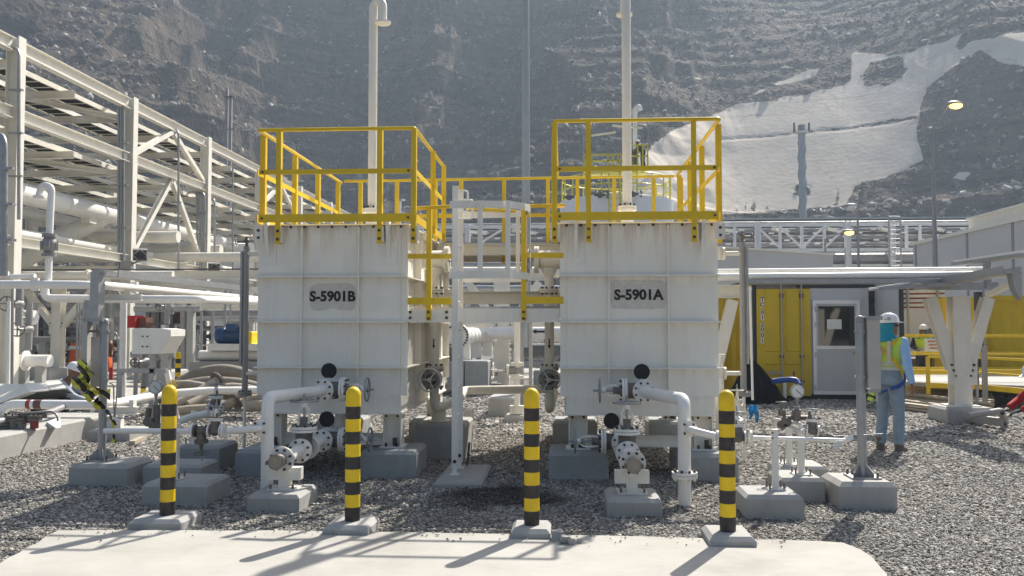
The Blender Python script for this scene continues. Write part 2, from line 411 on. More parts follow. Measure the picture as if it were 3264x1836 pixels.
# ================================================================== setting
def gravel_mat():
    m, ns, ln, b = newmat('gravel_ground'); geo = nd(ns, 'NewGeometry')
    v = nd(ns, 'TexVoronoi', i_Scale=34.0); ln.new(geo.outputs['Position'], v.inputs['Vector'])
    bw = nd(ns, 'RGBToBW'); ln.new(v.outputs['Color'], bw.inputs[0])
    r = ramp(ns, [(.1, (.08, .077, .073)), (.45, (.19, .182, .168)), (.75, (.30, .285, .262)), (1, (.46, .44, .41))]); ln.new(bw.outputs[0], r.inputs['Fac'])
    n = nd(ns, 'TexNoise', i_Scale=.9, i_Detail=6.0); ln.new(geo.outputs['Position'], n.inputs['Vector'])
    r2 = ramp(ns, [(.35, (.80, .78, .76)), (.65, (1.0, 1.0, 1.0))]); ln.new(n.outputs['Fac'], r2.inputs['Fac'])
    mx = nd(ns, 'MixRGB', blend_type='MULTIPLY', i_Fac=1.0); ln.new(r.outputs[0], mx.inputs['Color1']); ln.new(r2.outputs[0], mx.inputs['Color2'])
    ln.new(mx.outputs[0], b.inputs['Base Color']); b.inputs['Roughness'].default_value = .85; b.inputs['Specular IOR Level'].default_value = .25
    inv = nd(ns, 'Math', operation='SUBTRACT'); inv.inputs[0].default_value = 1; ln.new(v.outputs['Distance'], inv.inputs[1])
    bp = nd(ns, 'Bump', i_Strength=1.0, i_Distance=.02); ln.new(inv.outputs[0], bp.inputs['Height']); ln.new(bp.outputs[0], b.inputs['Normal'])
    return m
def stone_mat():
    m, ns, ln, b = newmat('gravel_stone'); oi = nd(ns, 'ObjectInfo'); geo = nd(ns, 'NewGeometry')
    r = ramp(ns, [(0, (.085, .082, .077)), (.25, (.19, .182, .166)), (.6, (.31, .296, .270)), (.85, (.40, .382, .35)), (1, (.56, .54, .50))]); ln.new(oi.outputs['Random'], r.inputs['Fac'])
    n = nd(ns, 'TexNoise', i_Scale=.45, i_Detail=5.0); ln.new(geo.outputs['Position'], n.inputs['Vector'])
    r2 = ramp(ns, [(.35, (.80, .78, .75)), (.62, (1.05, 1.04, 1.02))]); ln.new(n.outputs['Fac'], r2.inputs['Fac'])
    mx = nd(ns, 'MixRGB', blend_type='MULTIPLY', i_Fac=1.0); ln.new(r.outputs[0], mx.inputs['Color1']); ln.new(r2.outputs[0], mx.inputs['Color2'])
    # damp, oil-dark patch on the gravel beside the ladder pad
    ds = nd(ns, 'VectorMath', operation='DISTANCE'); ds.inputs[1].default_value = G(1600, 1585); n3 = nd(ns, 'TexNoise', i_Scale=2.4, i_Detail=4.0)
    ln.new(geo.outputs['Position'], ds.inputs[0]); ln.new(geo.outputs['Position'], n3.inputs['Vector'])
    ad = nd(ns, 'Math', operation='MULTIPLY_ADD', i_1=.9, i_2=-.45); ln.new(n3.outputs['Fac'], ad.inputs[0])
    sm = nd(ns, 'Math', operation='ADD'); ln.new(ds.outputs['Value'], sm.inputs[0]); ln.new(ad.outputs[0], sm.inputs[1])
    r4 = ramp(ns, [(.38, (.22, .21, .20)), (.72, (1, 1, 1))]); ln.new(sm.outputs[0], r4.inputs['Fac'])
    m2 = nd(ns, 'MixRGB', blend_type='MULTIPLY', i_Fac=1.0); ln.new(mx.outputs[0], m2.inputs['Color1']); ln.new(r4.outputs[0], m2.inputs['Color2'])
    ln.new(m2.outputs[0], b.inputs['Base Color']); b.inputs['Roughness'].default_value = .8; b.inputs['Specular IOR Level'].default_value = .3
    return m
GRAVEL, STONE = gravel_mat(), stone_mat()
def slab_mat():
    m, ns, ln, b = newmat('slab_concrete'); geo = nd(ns, 'NewGeometry')
    n = nd(ns, 'TexNoise', i_Scale=1.1, i_Detail=8.0, i_Roughness=.65); ln.new(geo.outputs['Position'], n.inputs['Vector'])
    r = ramp(ns, [(.28, (.33, .318, .285)), (.5, (.425, .41, .372)), (.72, (.485, .47, .43))]); ln.new(n.outputs['Fac'], r.inputs['Fac'])
    mp = nd(ns, 'Mapping'); mp.inputs['Scale'].default_value = (1.2, 26, 8); mp.inputs['Rotation'].default_value = (0, 0, .05); ln.new(geo.outputs['Position'], mp.inputs['Vector'])
    n2 = nd(ns, 'TexNoise', i_Scale=4.0, i_Detail=5.0, i_Roughness=.7); ln.new(mp.outputs[0], n2.inputs['Vector'])   # broom marks
    r2 = ramp(ns, [(.25, (.72, .70, .66)), (.47, (1, 1, 1))]); ln.new(n2.outputs['Fac'], r2.inputs['Fac'])
    mx = nd(ns, 'MixRGB', blend_type='MULTIPLY', i_Fac=.8); ln.new(r.outputs[0], mx.inputs['Color1']); ln.new(r2.outputs[0], mx.inputs['Color2'])
    ln.new(mx.outputs[0], b.inputs['Base Color']); b.inputs['Roughness'].default_value = .85; b.inputs['Specular IOR Level'].default_value = .2
    bp = nd(ns, 'Bump', i_Strength=.25, i_Distance=.01); ln.new(n2.outputs['Fac'], bp.inputs['Height']); ln.new(bp.outputs[0], b.inputs['Normal'])
    return m
SLAB = slab_mat()

g = struct('ground', GRAVEL)
g.add([(-420, -60, 0), (420, -60, 0), (420, 420, 0), (-420, 420, 0)], [(0, 1, 2, 3)])
SLABP = [G(190, 1704), G(1000, 1706), G(1900, 1722), G(2520, 1737), G(2690, 1745), G(2745, 1768), G(2800, 1812), G(2850, 1880)]
SLABP = [Vector((p.x, p.y, 0)) for p in SLABP]
SLABP = SLABP + [V(SLABP[-1].x + .8, 2.0, 0), V(-4.3, 2.0, 0), V(-3.2, 4.6, 0)]
_a = G(0, 1812); SLABP[-1] = V(_a.x, _a.y, 0); SLABP[-2] = V(_a.x - .9, 3.0, 0); SLABP[-3] = V(SLABP[7].x + .8, 3.0, 0)
def crumble(poly, step=.12, amp=.012):
    out = []
    for i in range(len(poly)):
        a, b = poly[i], poly[(i + 1) % len(poly)]; k = max(1, int((b - a).length / step))
        for j in range(k): out.append(a.lerp(b, j / k) + V(random.uniform(-amp, amp), random.uniform(-amp, amp), 0))
    return out
SLABE = crumble(SLABP)
s_ = struct('concrete_slab', SLAB); s_.prism([p + V(0, 0, -.1) for p in SLABE], (0, 0, .135))
pv = struct('paved_road', SLAB)
for a, b_, c, d in ((-34, -8.2, 17.2, 30), (-8.2, 14, 26.5, 34)):
    pv.box(a, b_, c, d, -.05, .02)

# gravel stones: real stones scattered over the sheet, nobody could count them
def inpoly(px, py, poly):
    c = np.zeros(px.shape, bool); n = len(poly)
    for i in range(n):
        x0, y0, x1, y1 = poly[i][0], poly[i][1], poly[(i + 1) % n][0], poly[(i + 1) % n][1]
        k = ((y0 > py) != (y1 > py)) & (px < (x1 - x0) * (py - y0) / (y1 - y0 + 1e-12) + x0); c ^= k
    return c
def gravel():
    pts, siz = [], []
    for y0, y1, dens, s0 in ((4.0, 7.4, 5800, .0108), (7.4, 9.5, 4200, .0120), (9.5, 13, 2100, .0160), (13, 21, 520, .029)):
        xm0, xm1 = -.72 * y1 - .3, .6 * y1 + .3; n = int((xm1 - xm0) * (y1 - y0) * dens)
        x = rng.uniform(xm0, xm1, n); y = rng.uniform(y0, y1, n)
        k = (x > -.70 * y - .4) & (x < .57 * y + .4); x, y = x[k], y[k]
        pts.append(np.stack([x, y, rng.uniform(-.004, .010, len(x))], 1)); siz.append(s0 * np.clip(rng.lognormal(0, .36, len(x)), .45, 2.3))
    p, s = np.concatenate(pts), np.concatenate(siz)
    k = ~inpoly(p[:, 0], p[:, 1], SLABE)
    k &= ~((p[:, 0] < -8.2) & (p[:, 1] > 17.2)); p, s = p[k], s[k]
    # a few stones kicked onto the slab edge
    q = []; 
    for _ in range(110):
        a = SLABP[random.choice((0, 1, 2))]; t = random.random(); i = random.choice((0, 1, 2)); e = SLABP[i].lerp(SLABP[i + 1], t); q.append((e.x, e.y - abs(random.gauss(0, .16)), .045))
    p = np.concatenate([p, np.array(q)]); s = np.concatenate([s, rng.uniform(.005, .014, len(q))])
    me = bpy.data.meshes.new('gravel_bed'); me.vertices.add(len(p)); me.vertices.foreach_set('co', p.astype(np.float32).ravel())
    at = me.attributes.new('siz', 'FLOAT', 'POINT'); at.data.foreach_set('value', s.astype(np.float32)); me.update()
    o = bpy.data.objects.new('gravel_bed', me); COL.objects.link(o); o['kind'] = 'stuff'; o['label'] = 'loose grey crushed gravel covering the yard around the tanks'; o['category'] = 'gravel'
    cl = bpy.data.collections.new('gravel_stones')
    for i in range(6):
        t = (1 + 5 ** .5) / 2
        vv = np.array([(-1, t, 0), (1, t, 0), (-1, -t, 0), (1, -t, 0), (0, -1, t), (0, 1, t), (0, -1, -t), (0, 1, -t), (t, 0, -1), (t, 0, 1), (-t, 0, -1), (-t, 0, 1)], float)
        vv /= np.linalg.norm(vv, axis=1)[:, None]; vv *= rng.uniform(.68, 1.2, (12, 1)); vv *= np.array([1, rng.uniform(.65, .95), rng.uniform(.36, .60)])
        ff = [(0, 11, 5), (0, 5, 1), (0, 1, 7), (0, 7, 10), (0, 10, 11), (1, 5, 9), (5, 11, 4), (11, 10, 2), (10, 7, 6), (7, 1, 8), (3, 9, 4), (3, 4, 2), (3, 2, 6), (3, 6, 8), (3, 8, 9), (4, 9, 5), (2, 4, 11), (6, 2, 10), (8, 6, 7), (9, 8, 1)]
        sm = bpy.data.meshes.new('stone'); sm.from_pydata(vv.tolist(), [], ff); sm.materials.append(STONE)
        cl.objects.link(bpy.data.objects.new('stone', sm))
    ng = bpy.data.node_groups.new('scatter', 'GeometryNodeTree')
    ng.interface.new_socket('Geometry', in_out='INPUT', socket_type='NodeSocketGeometry'); ng.interface.new_socket('Geometry', in_out='OUTPUT', socket_type='NodeSocketGeometry')
    N, L = ng.nodes, ng.links; gi, go = N.new('NodeGroupInput'), N.new('NodeGroupOutput')
    mp = N.new('GeometryNodeMeshToPoints'); ci = N.new('GeometryNodeCollectionInfo'); ci.inputs['Collection'].default_value = cl; ci.inputs['Separate Children'].default_value = True; ci.inputs['Reset Children'].default_value = True
    ip = N.new('GeometryNodeInstanceOnPoints'); ip.inputs['Pick Instance'].default_value = True
    rv = N.new('FunctionNodeRandomValue'); rv.data_type = 'FLOAT_VECTOR'; rv.inputs[0].default_value = (-.33, -.33, 0); rv.inputs[1].default_value = (.33, .33, 6.283)
    na = N.new('GeometryNodeInputNamedAttribute'); na.data_type = 'FLOAT'; na.inputs['Name'].default_value = 'siz'
    L.new(gi.outputs[0], mp.inputs[0]); L.new(mp.outputs[0], ip.inputs['Points']); L.new(ci.outputs[0], ip.inputs['Instance'])
    L.new(rv.outputs[0], ip.inputs['Rotation']); L.new(na.outputs[0], ip.inputs['Scale']); L.new(ip.outputs[0], go.inputs[0])
    md = o.modifiers.new('scatter', 'NODES'); md.node_group = ng
gravel()

# ------------------------------------------------------------------ mountain
_perm = rng.permutation(4096)
def vnoise(x, y):
    xi, yi = np.floor(x).astype(int), np.floor(y).astype(int); fx, fy = x - xi, y - yi
    u, v = fx * fx * fx * (fx * (fx * 6 - 15) + 10), fy * fy * fy * (fy * (fy * 6 - 15) + 10)
    def gr(i, j):
        h = _perm[(_perm[i & 4095] + j) & 4095] / 4096 * 2 * np.pi; return np.cos(h), np.sin(h)
    def dt(i, j, a, b): c, s = gr(i, j); return c * a + s * b
    n00, n10 = dt(xi, yi, fx, fy), dt(xi + 1, yi, fx - 1, fy); n01, n11 = dt(xi, yi + 1, fx, fy - 1), dt(xi + 1, yi + 1, fx - 1, fy - 1)
    return ((n00 * (1 - u) + n10 * u) * (1 - v) + (n01 * (1 - u) + n11 * u) * v) * 1.5
def fbm(x, y, o=5, g=.5, ridge=False):
    a, s, t = 1., 0., 0.
    for k in range(o):
        n = vnoise(x + 17.3 * k, y - 9.1 * k); s += a * ((1 - 2 * np.abs(n)) if ridge else n); t += a; a *= g; x, y = x * 2.03, y * 2.03
    return s / t
def sstep(a, b, x): t = np.clip((x - a) / (b - a), 0, 1); return t * t * (3 - 2 * t)
def to_px(x, y, z):
    dx, dy, dz = x - EYE.x, y - EYE.y, z - EYE.z
    r_ = dx * _r.x + dy * _r.y; f_ = dx * _f.x + dy * _f.y + dz * _f.z; u_ = dx * _u.x + dy * _u.y + dz * _u.z
    return CX + FPX * r_ / f_, CY - FPX * u_ / f_
def zq(l): return [(1976 + a / 2, b / 2) for a, b in l]
SHOT = [zq([(120, 975), (190, 935), (340, 830), (640, 715), (740, 665), (880, 650), (1000, 640), (1050, 615), (1190, 605), (1270, 575), (1430, 545), (1470, 510), (1480, 430), (1475, 345), (1500, 335), (1620, 345), (1720, 355), (1850, 330), (1960, 285), (2060, 270), (2180, 210), (2140, 300), (2170, 320), (2240, 260), (2380, 240), (2480, 210), (2700, 200), (2760, 420), (2576, 420), (2500, 410), (2440, 405), (2370, 365), (2300, 315), (2200, 370), (2070, 470), (1960, 560), (1935, 620), (1915, 680), (1910, 750), (1890, 820), (1895, 900), (1920, 960), (1930, 1020), (1800, 1090), (1690, 1130), (1560, 1160), (1500, 1190), (1440, 1300), (1380, 1320), (1200, 1330), (1050, 1340), (850, 1355), (680, 1365), (400, 1375), (100, 1375), (60, 1200)]),
        zq([(975, 535), (1100, 490), (1200, 445), (1275, 430), (1250, 480), (1150, 515), (1000, 545)]), zq([(820, 615), (900, 570), (940, 565), (870, 600)]), zq([(2125, 1140), (2160, 1095), (2250, 1095), (2200, 1150)])]
HOLES = [zq([(640, 885), (900, 868), (1140, 842), (1500, 806), (1910, 735), (1915, 757), (1500, 818), (1140, 852), (900, 876)]), zq([(1560, 545), (1545, 480), (1600, 400), (1770, 358), (1805, 370), (1815, 430), (1838, 435), (1800, 500), (1730, 530), (1690, 550), (1640, 530), (1600, 550)]),
         zq([(1110, 1210), (1130, 1175), (1215, 1185), (1215, 1245), (1150, 1270)]), zq([(835, 1325), (850, 1290), (868, 1300), (858, 1350)]), zq([(1375, 1290), (1385, 1215), (1395, 1250), (1390, 1310), (1360, 1310)]), zq([(735, 1350), (745, 1320), (750, 1345)]), zq([(795, 1345), (802, 1295), (806, 1330)]), zq([(932, 1335), (938, 1310), (944, 1330)])]
def sdf(px, py):
    best = np.full(px.shape, 1e9); ins = np.zeros(px.shape, bool)
    for poly in SHOT + HOLES:
        n = len(poly)
        for i in range(n):
            ax, ay = poly[i]; bx, by = poly[(i + 1) % n]; ex, ey = bx - ax, by - ay
            t = np.clip(((px - ax) * ex + (py - ay) * ey) / (ex * ex + ey * ey + 1e-9), 0, 1)
            best = np.minimum(best, np.hypot(px - ax - t * ex, py - ay - t * ey))
    for poly in SHOT: ins |= inpoly(px, py, poly)
    for poly in HOLES: ins &= ~inpoly(px, py, poly)
    return np.where(ins, best, -best)
def mountain():
    NA, NR = 900, 600
    az = np.linspace(R(-41), R(36), NA); tt = np.linspace(0, 1, NR); rr = 128 + 400 * tt ** 1.25
    A, D = np.meshgrid(az, rr, indexing='ij'); X, Y = D * np.sin(A), D * np.cos(A)
    side = sstep(.02, .22, A)                                   # 0 rocky left, 1 even slope on the right
    n1 = fbm(X / 95 + 3.1, Y / 95 + 1.7, 4); n2 = fbm(X / 34 + 9, Y / 34 + 4, 4)
    n3 = fbm(X / 40 + 2, Y / 150 + 7, 4, ridge=True)
    t = D - 205 + (n1 * 40 + n2 * 15 + (n3 - .35) * 32 * sstep(195, 250, D)) * (1 - .97 * side)
    tl = t + 17 * np.sin(A * 12.0 + .9) * (1 - side)
    # rocky side: scree aprons and steeper cliff bands one above the other
    kp = [(-90, -6), (-72, 0)]; tt_, zz_ = -72., 0.
    for run, rise, rrun, rrise in ((24, 7, 4, 5), (20, 7, 5, 7), (18, 6, 4, 6), (14, 6, 4.5, 8), (15, 7, 3.5, 6), (17, 8, 5, 9), (14, 6.5, 4, 7), (13, 6, 22, 36), (26, 13, 8, 11), (26, 12, 20, 22), (50, 20, 20, 10)):
        tt_ += run; zz_ += rise; kp.append((tt_, zz_)); tt_ += rrun; zz_ += rrise; kp.append((tt_, zz_))
    kp.append((560, 232))
    tl = tl + 5.0 * fbm(X / 18 + 5, Y / 18 + 50, 3) * (1 - side)
    zl = np.interp(tl, [k[0] for k in kp], [k[1] for k in kp])
    kr = [(-90, -6), (-72, 0), (-45, 10), (-36, 16), (-20, 17.5), (-12, 25.5), (-4, 26.5), (60, 78), (110, 114), (200, 176), (262, 212), (560, 236)]
    zr = np.interp(t, [k[0] for k in kr], [k[1] for k in kr]) + (1 - .0) * side * 9 * fbm(X / 60 + 30, Y / 110, 3) * sstep(270, 310, D)
    Z = zl * (1 - side) + zr * side
    Z += 22 * sstep(.30, .52, A) * sstep(175, 260, D) * (1 - sstep(330, 420, D))      # nearer shoulder at the far right
    Z = np.minimum(Z, -7 + .75 * (D - 134)) - 3 * (1 - sstep(140, 170, D))
    px, py = to_px(X, Y, Z); m = sstep(-14, 10, sdf(px, py))
    # ledges: strata dipping gently, and broken rock
    def ledge(Z, per, dip, lo, hi):
        q = (Z + dip) / per; fr = q - np.floor(q); return (np.floor(q) + sstep(lo, hi, fr)) * per - dip
    d1 = .035 * X + fbm(X / 26, Y / 26, 4) * 3.4
    wl = (.55 * (1 - side) + .25 * side) * sstep(5, 18, Z) * (1 - m) * np.clip(.75 + 1.3 * fbm(X / 46 + 40, Y / 46, 3), 0, 1)
    Z = Z * (1 - wl) + wl * ledge(Z, 6.2, d1, .42, .80)
    d2 = .02 * X + fbm(X / 9, Y / 9, 3) * 1.0; w2 = wl * np.clip(.4 + 1.5 * fbm(X / 20 + 70, Y / 20, 3), 0, 1)
    Z = Z * (1 - w2) + w2 * ledge(Z, 1.9, d2, .35, .75)
    rough = (1 - .985 * m) * sstep(2, 12, Z)
    Z += rough * (1 - .35 * side) * (1.0 * fbm(X / 12, Y / 12, 4, ridge=True) - .4 + .65 * fbm(X / 4.6, Y / 4.6, 3) + .32 * fbm(X / 1.7, Y / 1.7, 2))
    px, py = to_px(X, Y, Z); sd_ = sdf(px, py)
    co = np.stack([X, Y, Z], -1).reshape(-1, 3).astype(np.float32)
    i, j = np.meshgrid(np.arange(NA - 1), np.arange(NR - 1), indexing='ij'); a = (i * NR + j).ravel()
    quads = np.stack([a, a + 1, a + NR + 1, a + NR], 1)[:, ::-1].astype(np.int32)
    me = bpy.data.meshes.new('mountain'); me.vertices.add(len(co)); me.vertices.foreach_set('co', co.ravel())
    me.loops.add(quads.size); me.loops.foreach_set('vertex_index', quads.ravel()); me.polygons.add(len(quads))
    me.polygons.foreach_set('loop_start', np.arange(0, quads.size, 4, dtype=np.int32)); me.update(calc_edges=True); me.validate()
    at = me.attributes.new('shot', 'FLOAT', 'POINT'); at.data.foreach_set('value', sd_.ravel().astype(np.float32))
    me.polygons.foreach_set('use_smooth', [False] * len(me.polygons))
    # material: grey-brown broken rock, and the pale sprayed-concrete face
    mt, ns, ln, b = newmat('mountain_rock'); geo = nd(ns, 'NewGeometry')
    def noise(s, d=6., rg=.6, vec=None):
        k = nd(ns, 'TexNoise', i_Scale=s, i_Detail=d, i_Roughness=rg); ln.new(vec or geo.outputs['Position'], k.inputs['Vector']); return k.outputs['Fac']
    r1 = ramp(ns, [(.3, (.048, .037, .028)), (.5, (.077, .061, .046)), (.72, (.118, .094, .072))]); ln.new(noise(.045, 8., .68), r1.inputs['Fac'])
    vo = nd(ns, 'TexVoronoi', i_Scale=.75); ln.new(geo.outputs['Position'], vo.inputs['Vector']); bw = nd(ns, 'RGBToBW'); ln.new(vo.outputs['Color'], bw.inputs[0])
    r2 = ramp(ns, [(.2, (.82, .80, .78)), (.62, (1, 1, 1)), (.86, (1.25, 1.2, 1.15)), (.9, (1.9, 1.85, 1.75))]); ln.new(bw.outputs[0], r2.inputs['Fac'])
    mx = nd(ns, 'MixRGB', blend_type='MULTIPLY', i_Fac=.8); ln.new(r1.outputs[0], mx.inputs['Color1']); ln.new(r2.outputs[0], mx.inputs['Color2'])
    mp = nd(ns, 'Mapping'); mp.inputs['Scale'].default_value = (.03, .03, .75); mp.inputs['Rotation'].default_value = (0, .06, 0); ln.new(geo.outputs['Position'], mp.inputs['Vector'])
    r3 = ramp(ns, [(.36, (.64, .62, .61)), (.5, (1, 1, 1)), (.64, (1.28, 1.22, 1.14))]); ln.new(noise(1.0, 5., .6, mp.outputs[0]), r3.inputs['Fac'])
    mx2 = nd(ns, 'MixRGB', blend_type='MULTIPLY', i_Fac=.85); ln.new(mx.outputs[0], mx2.inputs['Color1']); ln.new(r3.outputs[0], mx2.inputs['Color2'])
    r4 = ramp(ns, [(.3, (.45, .395, .325)), (.5, (.54, .475, .395)), (.7, (.62, .55, .465))]); ln.new(noise(.06, 9., .7), r4.inputs['Fac'])
    mp2 = nd(ns, 'Mapping'); mp2.inputs['Scale'].default_value = (.012, .012, .9); mp2.inputs['Rotation'].default_value = (0, .085, 0); ln.new(geo.outputs['Position'], mp2.inputs['Vector'])
    r5 = ramp(ns, [(.28, (.55, .53, .50)), (.36, (1, 1, 1))]); ln.new(noise(.55, 3., .5, mp2.outputs[0]), r5.inputs['Fac'])
    vc = nd(ns, 'TexVoronoi', i_Scale=.05, feature='DISTANCE_TO_EDGE'); wn = nd(ns, 'TexNoise', i_Scale=.12, i_Detail=5.0); ln.new(geo.outputs['Position'], wn.inputs['Vector'])
    wa = nd(ns, 'VectorMath', operation='MULTIPLY_ADD'); wa.inputs[1].default_value = (14, 14, 14); ln.new(wn.outputs['Color'], wa.inputs[0]); ln.new(geo.outputs['Position'], wa.inputs[2]); ln.new(wa.outputs[0], vc.inputs['Vector'])
    r6 = ramp(ns, [(.0, (.5, .46, .42)), (.012, (1, 1, 1))]); ln.new(vc.outputs['Distance'], r6.inputs['Fac'])
    m5 = nd(ns, 'MixRGB', blend_type='MULTIPLY', i_Fac=.6); ln.new(r4.outputs[0], m5.inputs['Color1']); ln.new(r5.outputs[0], m5.inputs['Color2'])
    m6 = nd(ns, 'MixRGB', blend_type='MULTIPLY', i_Fac=.5); ln.new(m5.outputs[0], m6.inputs['Color1']); ln.new(r6.outputs[0], m6.inputs['Color2'])
    atn = nd(ns, 'Attribute', attribute_name='shot')
    ad = nd(ns, 'Math', operation='MULTIPLY_ADD', i_1=26., i_2=-13.); ln.new(noise(.55, 7., .75), ad.inputs[0])
    sm = nd(ns, 'Math', operation='ADD'); ln.new(atn.outputs['Fac'], sm.inputs[0]); ln.new(ad.outputs[0], sm.inputs[1])
    gt = nd(ns, 'MapRange', i_1=-1.2, i_2=1.2); ln.new(sm.outputs[0], gt.inputs[0])
    mx3 = nd(ns, 'MixRGB'); ln.new(gt.outputs[0], mx3.inputs['Fac']); ln.new(mx2.outputs[0], mx3.inputs['Color1']); ln.new(m6.outputs[0], mx3.inputs['Color2'])
    ln.new(mx3.outputs[0], b.inputs['Base Color']); b.inputs['Roughness'].default_value = .95; b.inputs['Specular IOR Level'].default_value = .1
    hsum = nd(ns, 'Math', operation='ADD'); ln.new(noise(.55, 9., .72), hsum.inputs[0]); ln.new(vo.outputs['Distance'], hsum.inputs[1])
    one = nd(ns, 'MapRange', i_1=0., i_2=1., i_3=.55, i_4=.10); ln.new(gt.outputs[0], one.inputs[0])
    bp = nd(ns, 'Bump', i_Distance=.7); ln.new(one.outputs[0], bp.inputs['Strength']); ln.new(hsum.outputs[0], bp.inputs['Height']); ln.new(bp.outputs[0], b.inputs['Normal'])
    me.materials.append(mt)
    o = bpy.data.objects.new('mountain', me); COL.objects.link(o); o['kind'] = 'structure'
    # boulders and broken rock lying on the slope
    ok = np.where((sd_.ravel() < -6) & (Z.ravel() > 6) & (px.ravel() > -250) & (px.ravel() < 3500) & (py.ravel() > -150) & (D.ravel() < 430))[0]
    pick = rng.choice(ok, 26000); c = co[pick]; s = np.clip(.20 * (rng.pareto(2.1, len(pick)) + .8), .15, 1.15)[:, None]
    t_ = (1 + 5 ** .5) / 2
    vv = np.array([(-1, t_, 0), (1, t_, 0), (-1, -t_, 0), (1, -t_, 0), (0, -1, t_), (0, 1, t_), (0, -1, -t_), (0, 1, -t_), (t_, 0, -1), (t_, 0, 1), (-t_, 0, -1), (-t_, 0, 1)]) / 1.9
    ff = np.array([(0, 11, 5), (0, 5, 1), (0, 1, 7), (0, 7, 10), (0, 10, 11), (1, 5, 9), (5, 11, 4), (11, 10, 2), (10, 7, 6), (7, 1, 8), (3, 9, 4), (3, 4, 2), (3, 2, 6), (3, 6, 8), (3, 8, 9), (4, 9, 5), (2, 4, 11), (6, 2, 10), (8, 6, 7), (9, 8, 1)])
    n = len(pick); ver = vv[None] * rng.uniform(.45, 1.5, (n, 12, 1)) * rng.uniform(.45, 1.25, (n, 1, 3)) * s[:, None]
    an = rng.uniform(0, 6.28, n); ca, sa = np.cos(an)[:, None], np.sin(an)[:, None]; x, y = ver[..., 0].copy(), ver[..., 1].copy(); ver[..., 0] = x * ca - y * sa; ver[..., 1] = x * sa + y * ca
    ver = ver + c[:, None, :] + rng.normal(0, .5, (n, 1, 3)) * np.array([1, 1, 0]); fa = (ff[None] + (np.arange(n) * 12)[:, None, None]).reshape(-1, 3).astype(np.int32)
    ms = bpy.data.meshes.new('scree_rocks'); ms.vertices.add(n * 12); ms.vertices.foreach_set('co', ver.reshape(-1).astype(np.float32))
    ms.loops.add(fa.size); ms.loops.foreach_set('vertex_index', fa.ravel()); ms.polygons.add(len(fa)); ms.polygons.foreach_set('loop_start', np.arange(0, fa.size, 3, dtype=np.int32)); ms.update(calc_edges=True)
    m3, ns, ln, b = newmat('scree_rock'); vo = nd(ns, 'TexVoronoi', i_Scale=.8); geo = nd(ns, 'NewGeometry'); ln.new(geo.outputs['Position'], vo.inputs['Vector']); bw = nd(ns, 'RGBToBW'); ln.new(vo.outputs['Color'], bw.inputs[0])
    r = ramp(ns, [(.1, (.09, .08, .07)), (.6, (.17, .152, .132)), (.95, (.50, .47, .43))]); ln.new(bw.outputs[0], r.inputs['Fac']); ln.new(r.outputs[0], b.inputs['Base Color']); b.inputs['Roughness'].default_value = .9
    ms.materials.append(m3); so = bpy.data.objects.new('scree_rocks', ms); COL.objects.link(so); so['kind'] = 'stuff'; so['label'] = 'broken grey boulders and scree strewn over the mountain slope'; so['category'] = 'rocks'
mountain()
def haze():
    m = bpy.data.materials.new('haze'); m.use_nodes = True; ns = m.node_tree.nodes; ns.remove(ns['Principled BSDF'])
    v = ns.new('ShaderNodeVolumePrincipled'); v.inputs['Color'].default_value = (.68, .83, 1.0, 1); v.inputs['Density'].default_value = HAZE; v.inputs['Anisotropy'].default_value = .25
    m.node_tree.links.new(v.outputs[0], ns['Material Output'].inputs['Volume'])
    h = MB('haze', m, None, None, {'kind': 'stuff', 'label': 'thin bluish haze filling the air towards the mountain', 'category': 'haze'})
    h.box(-430, 430, -62, 535, -18, 252)
HAZE = 0.00054
haze()
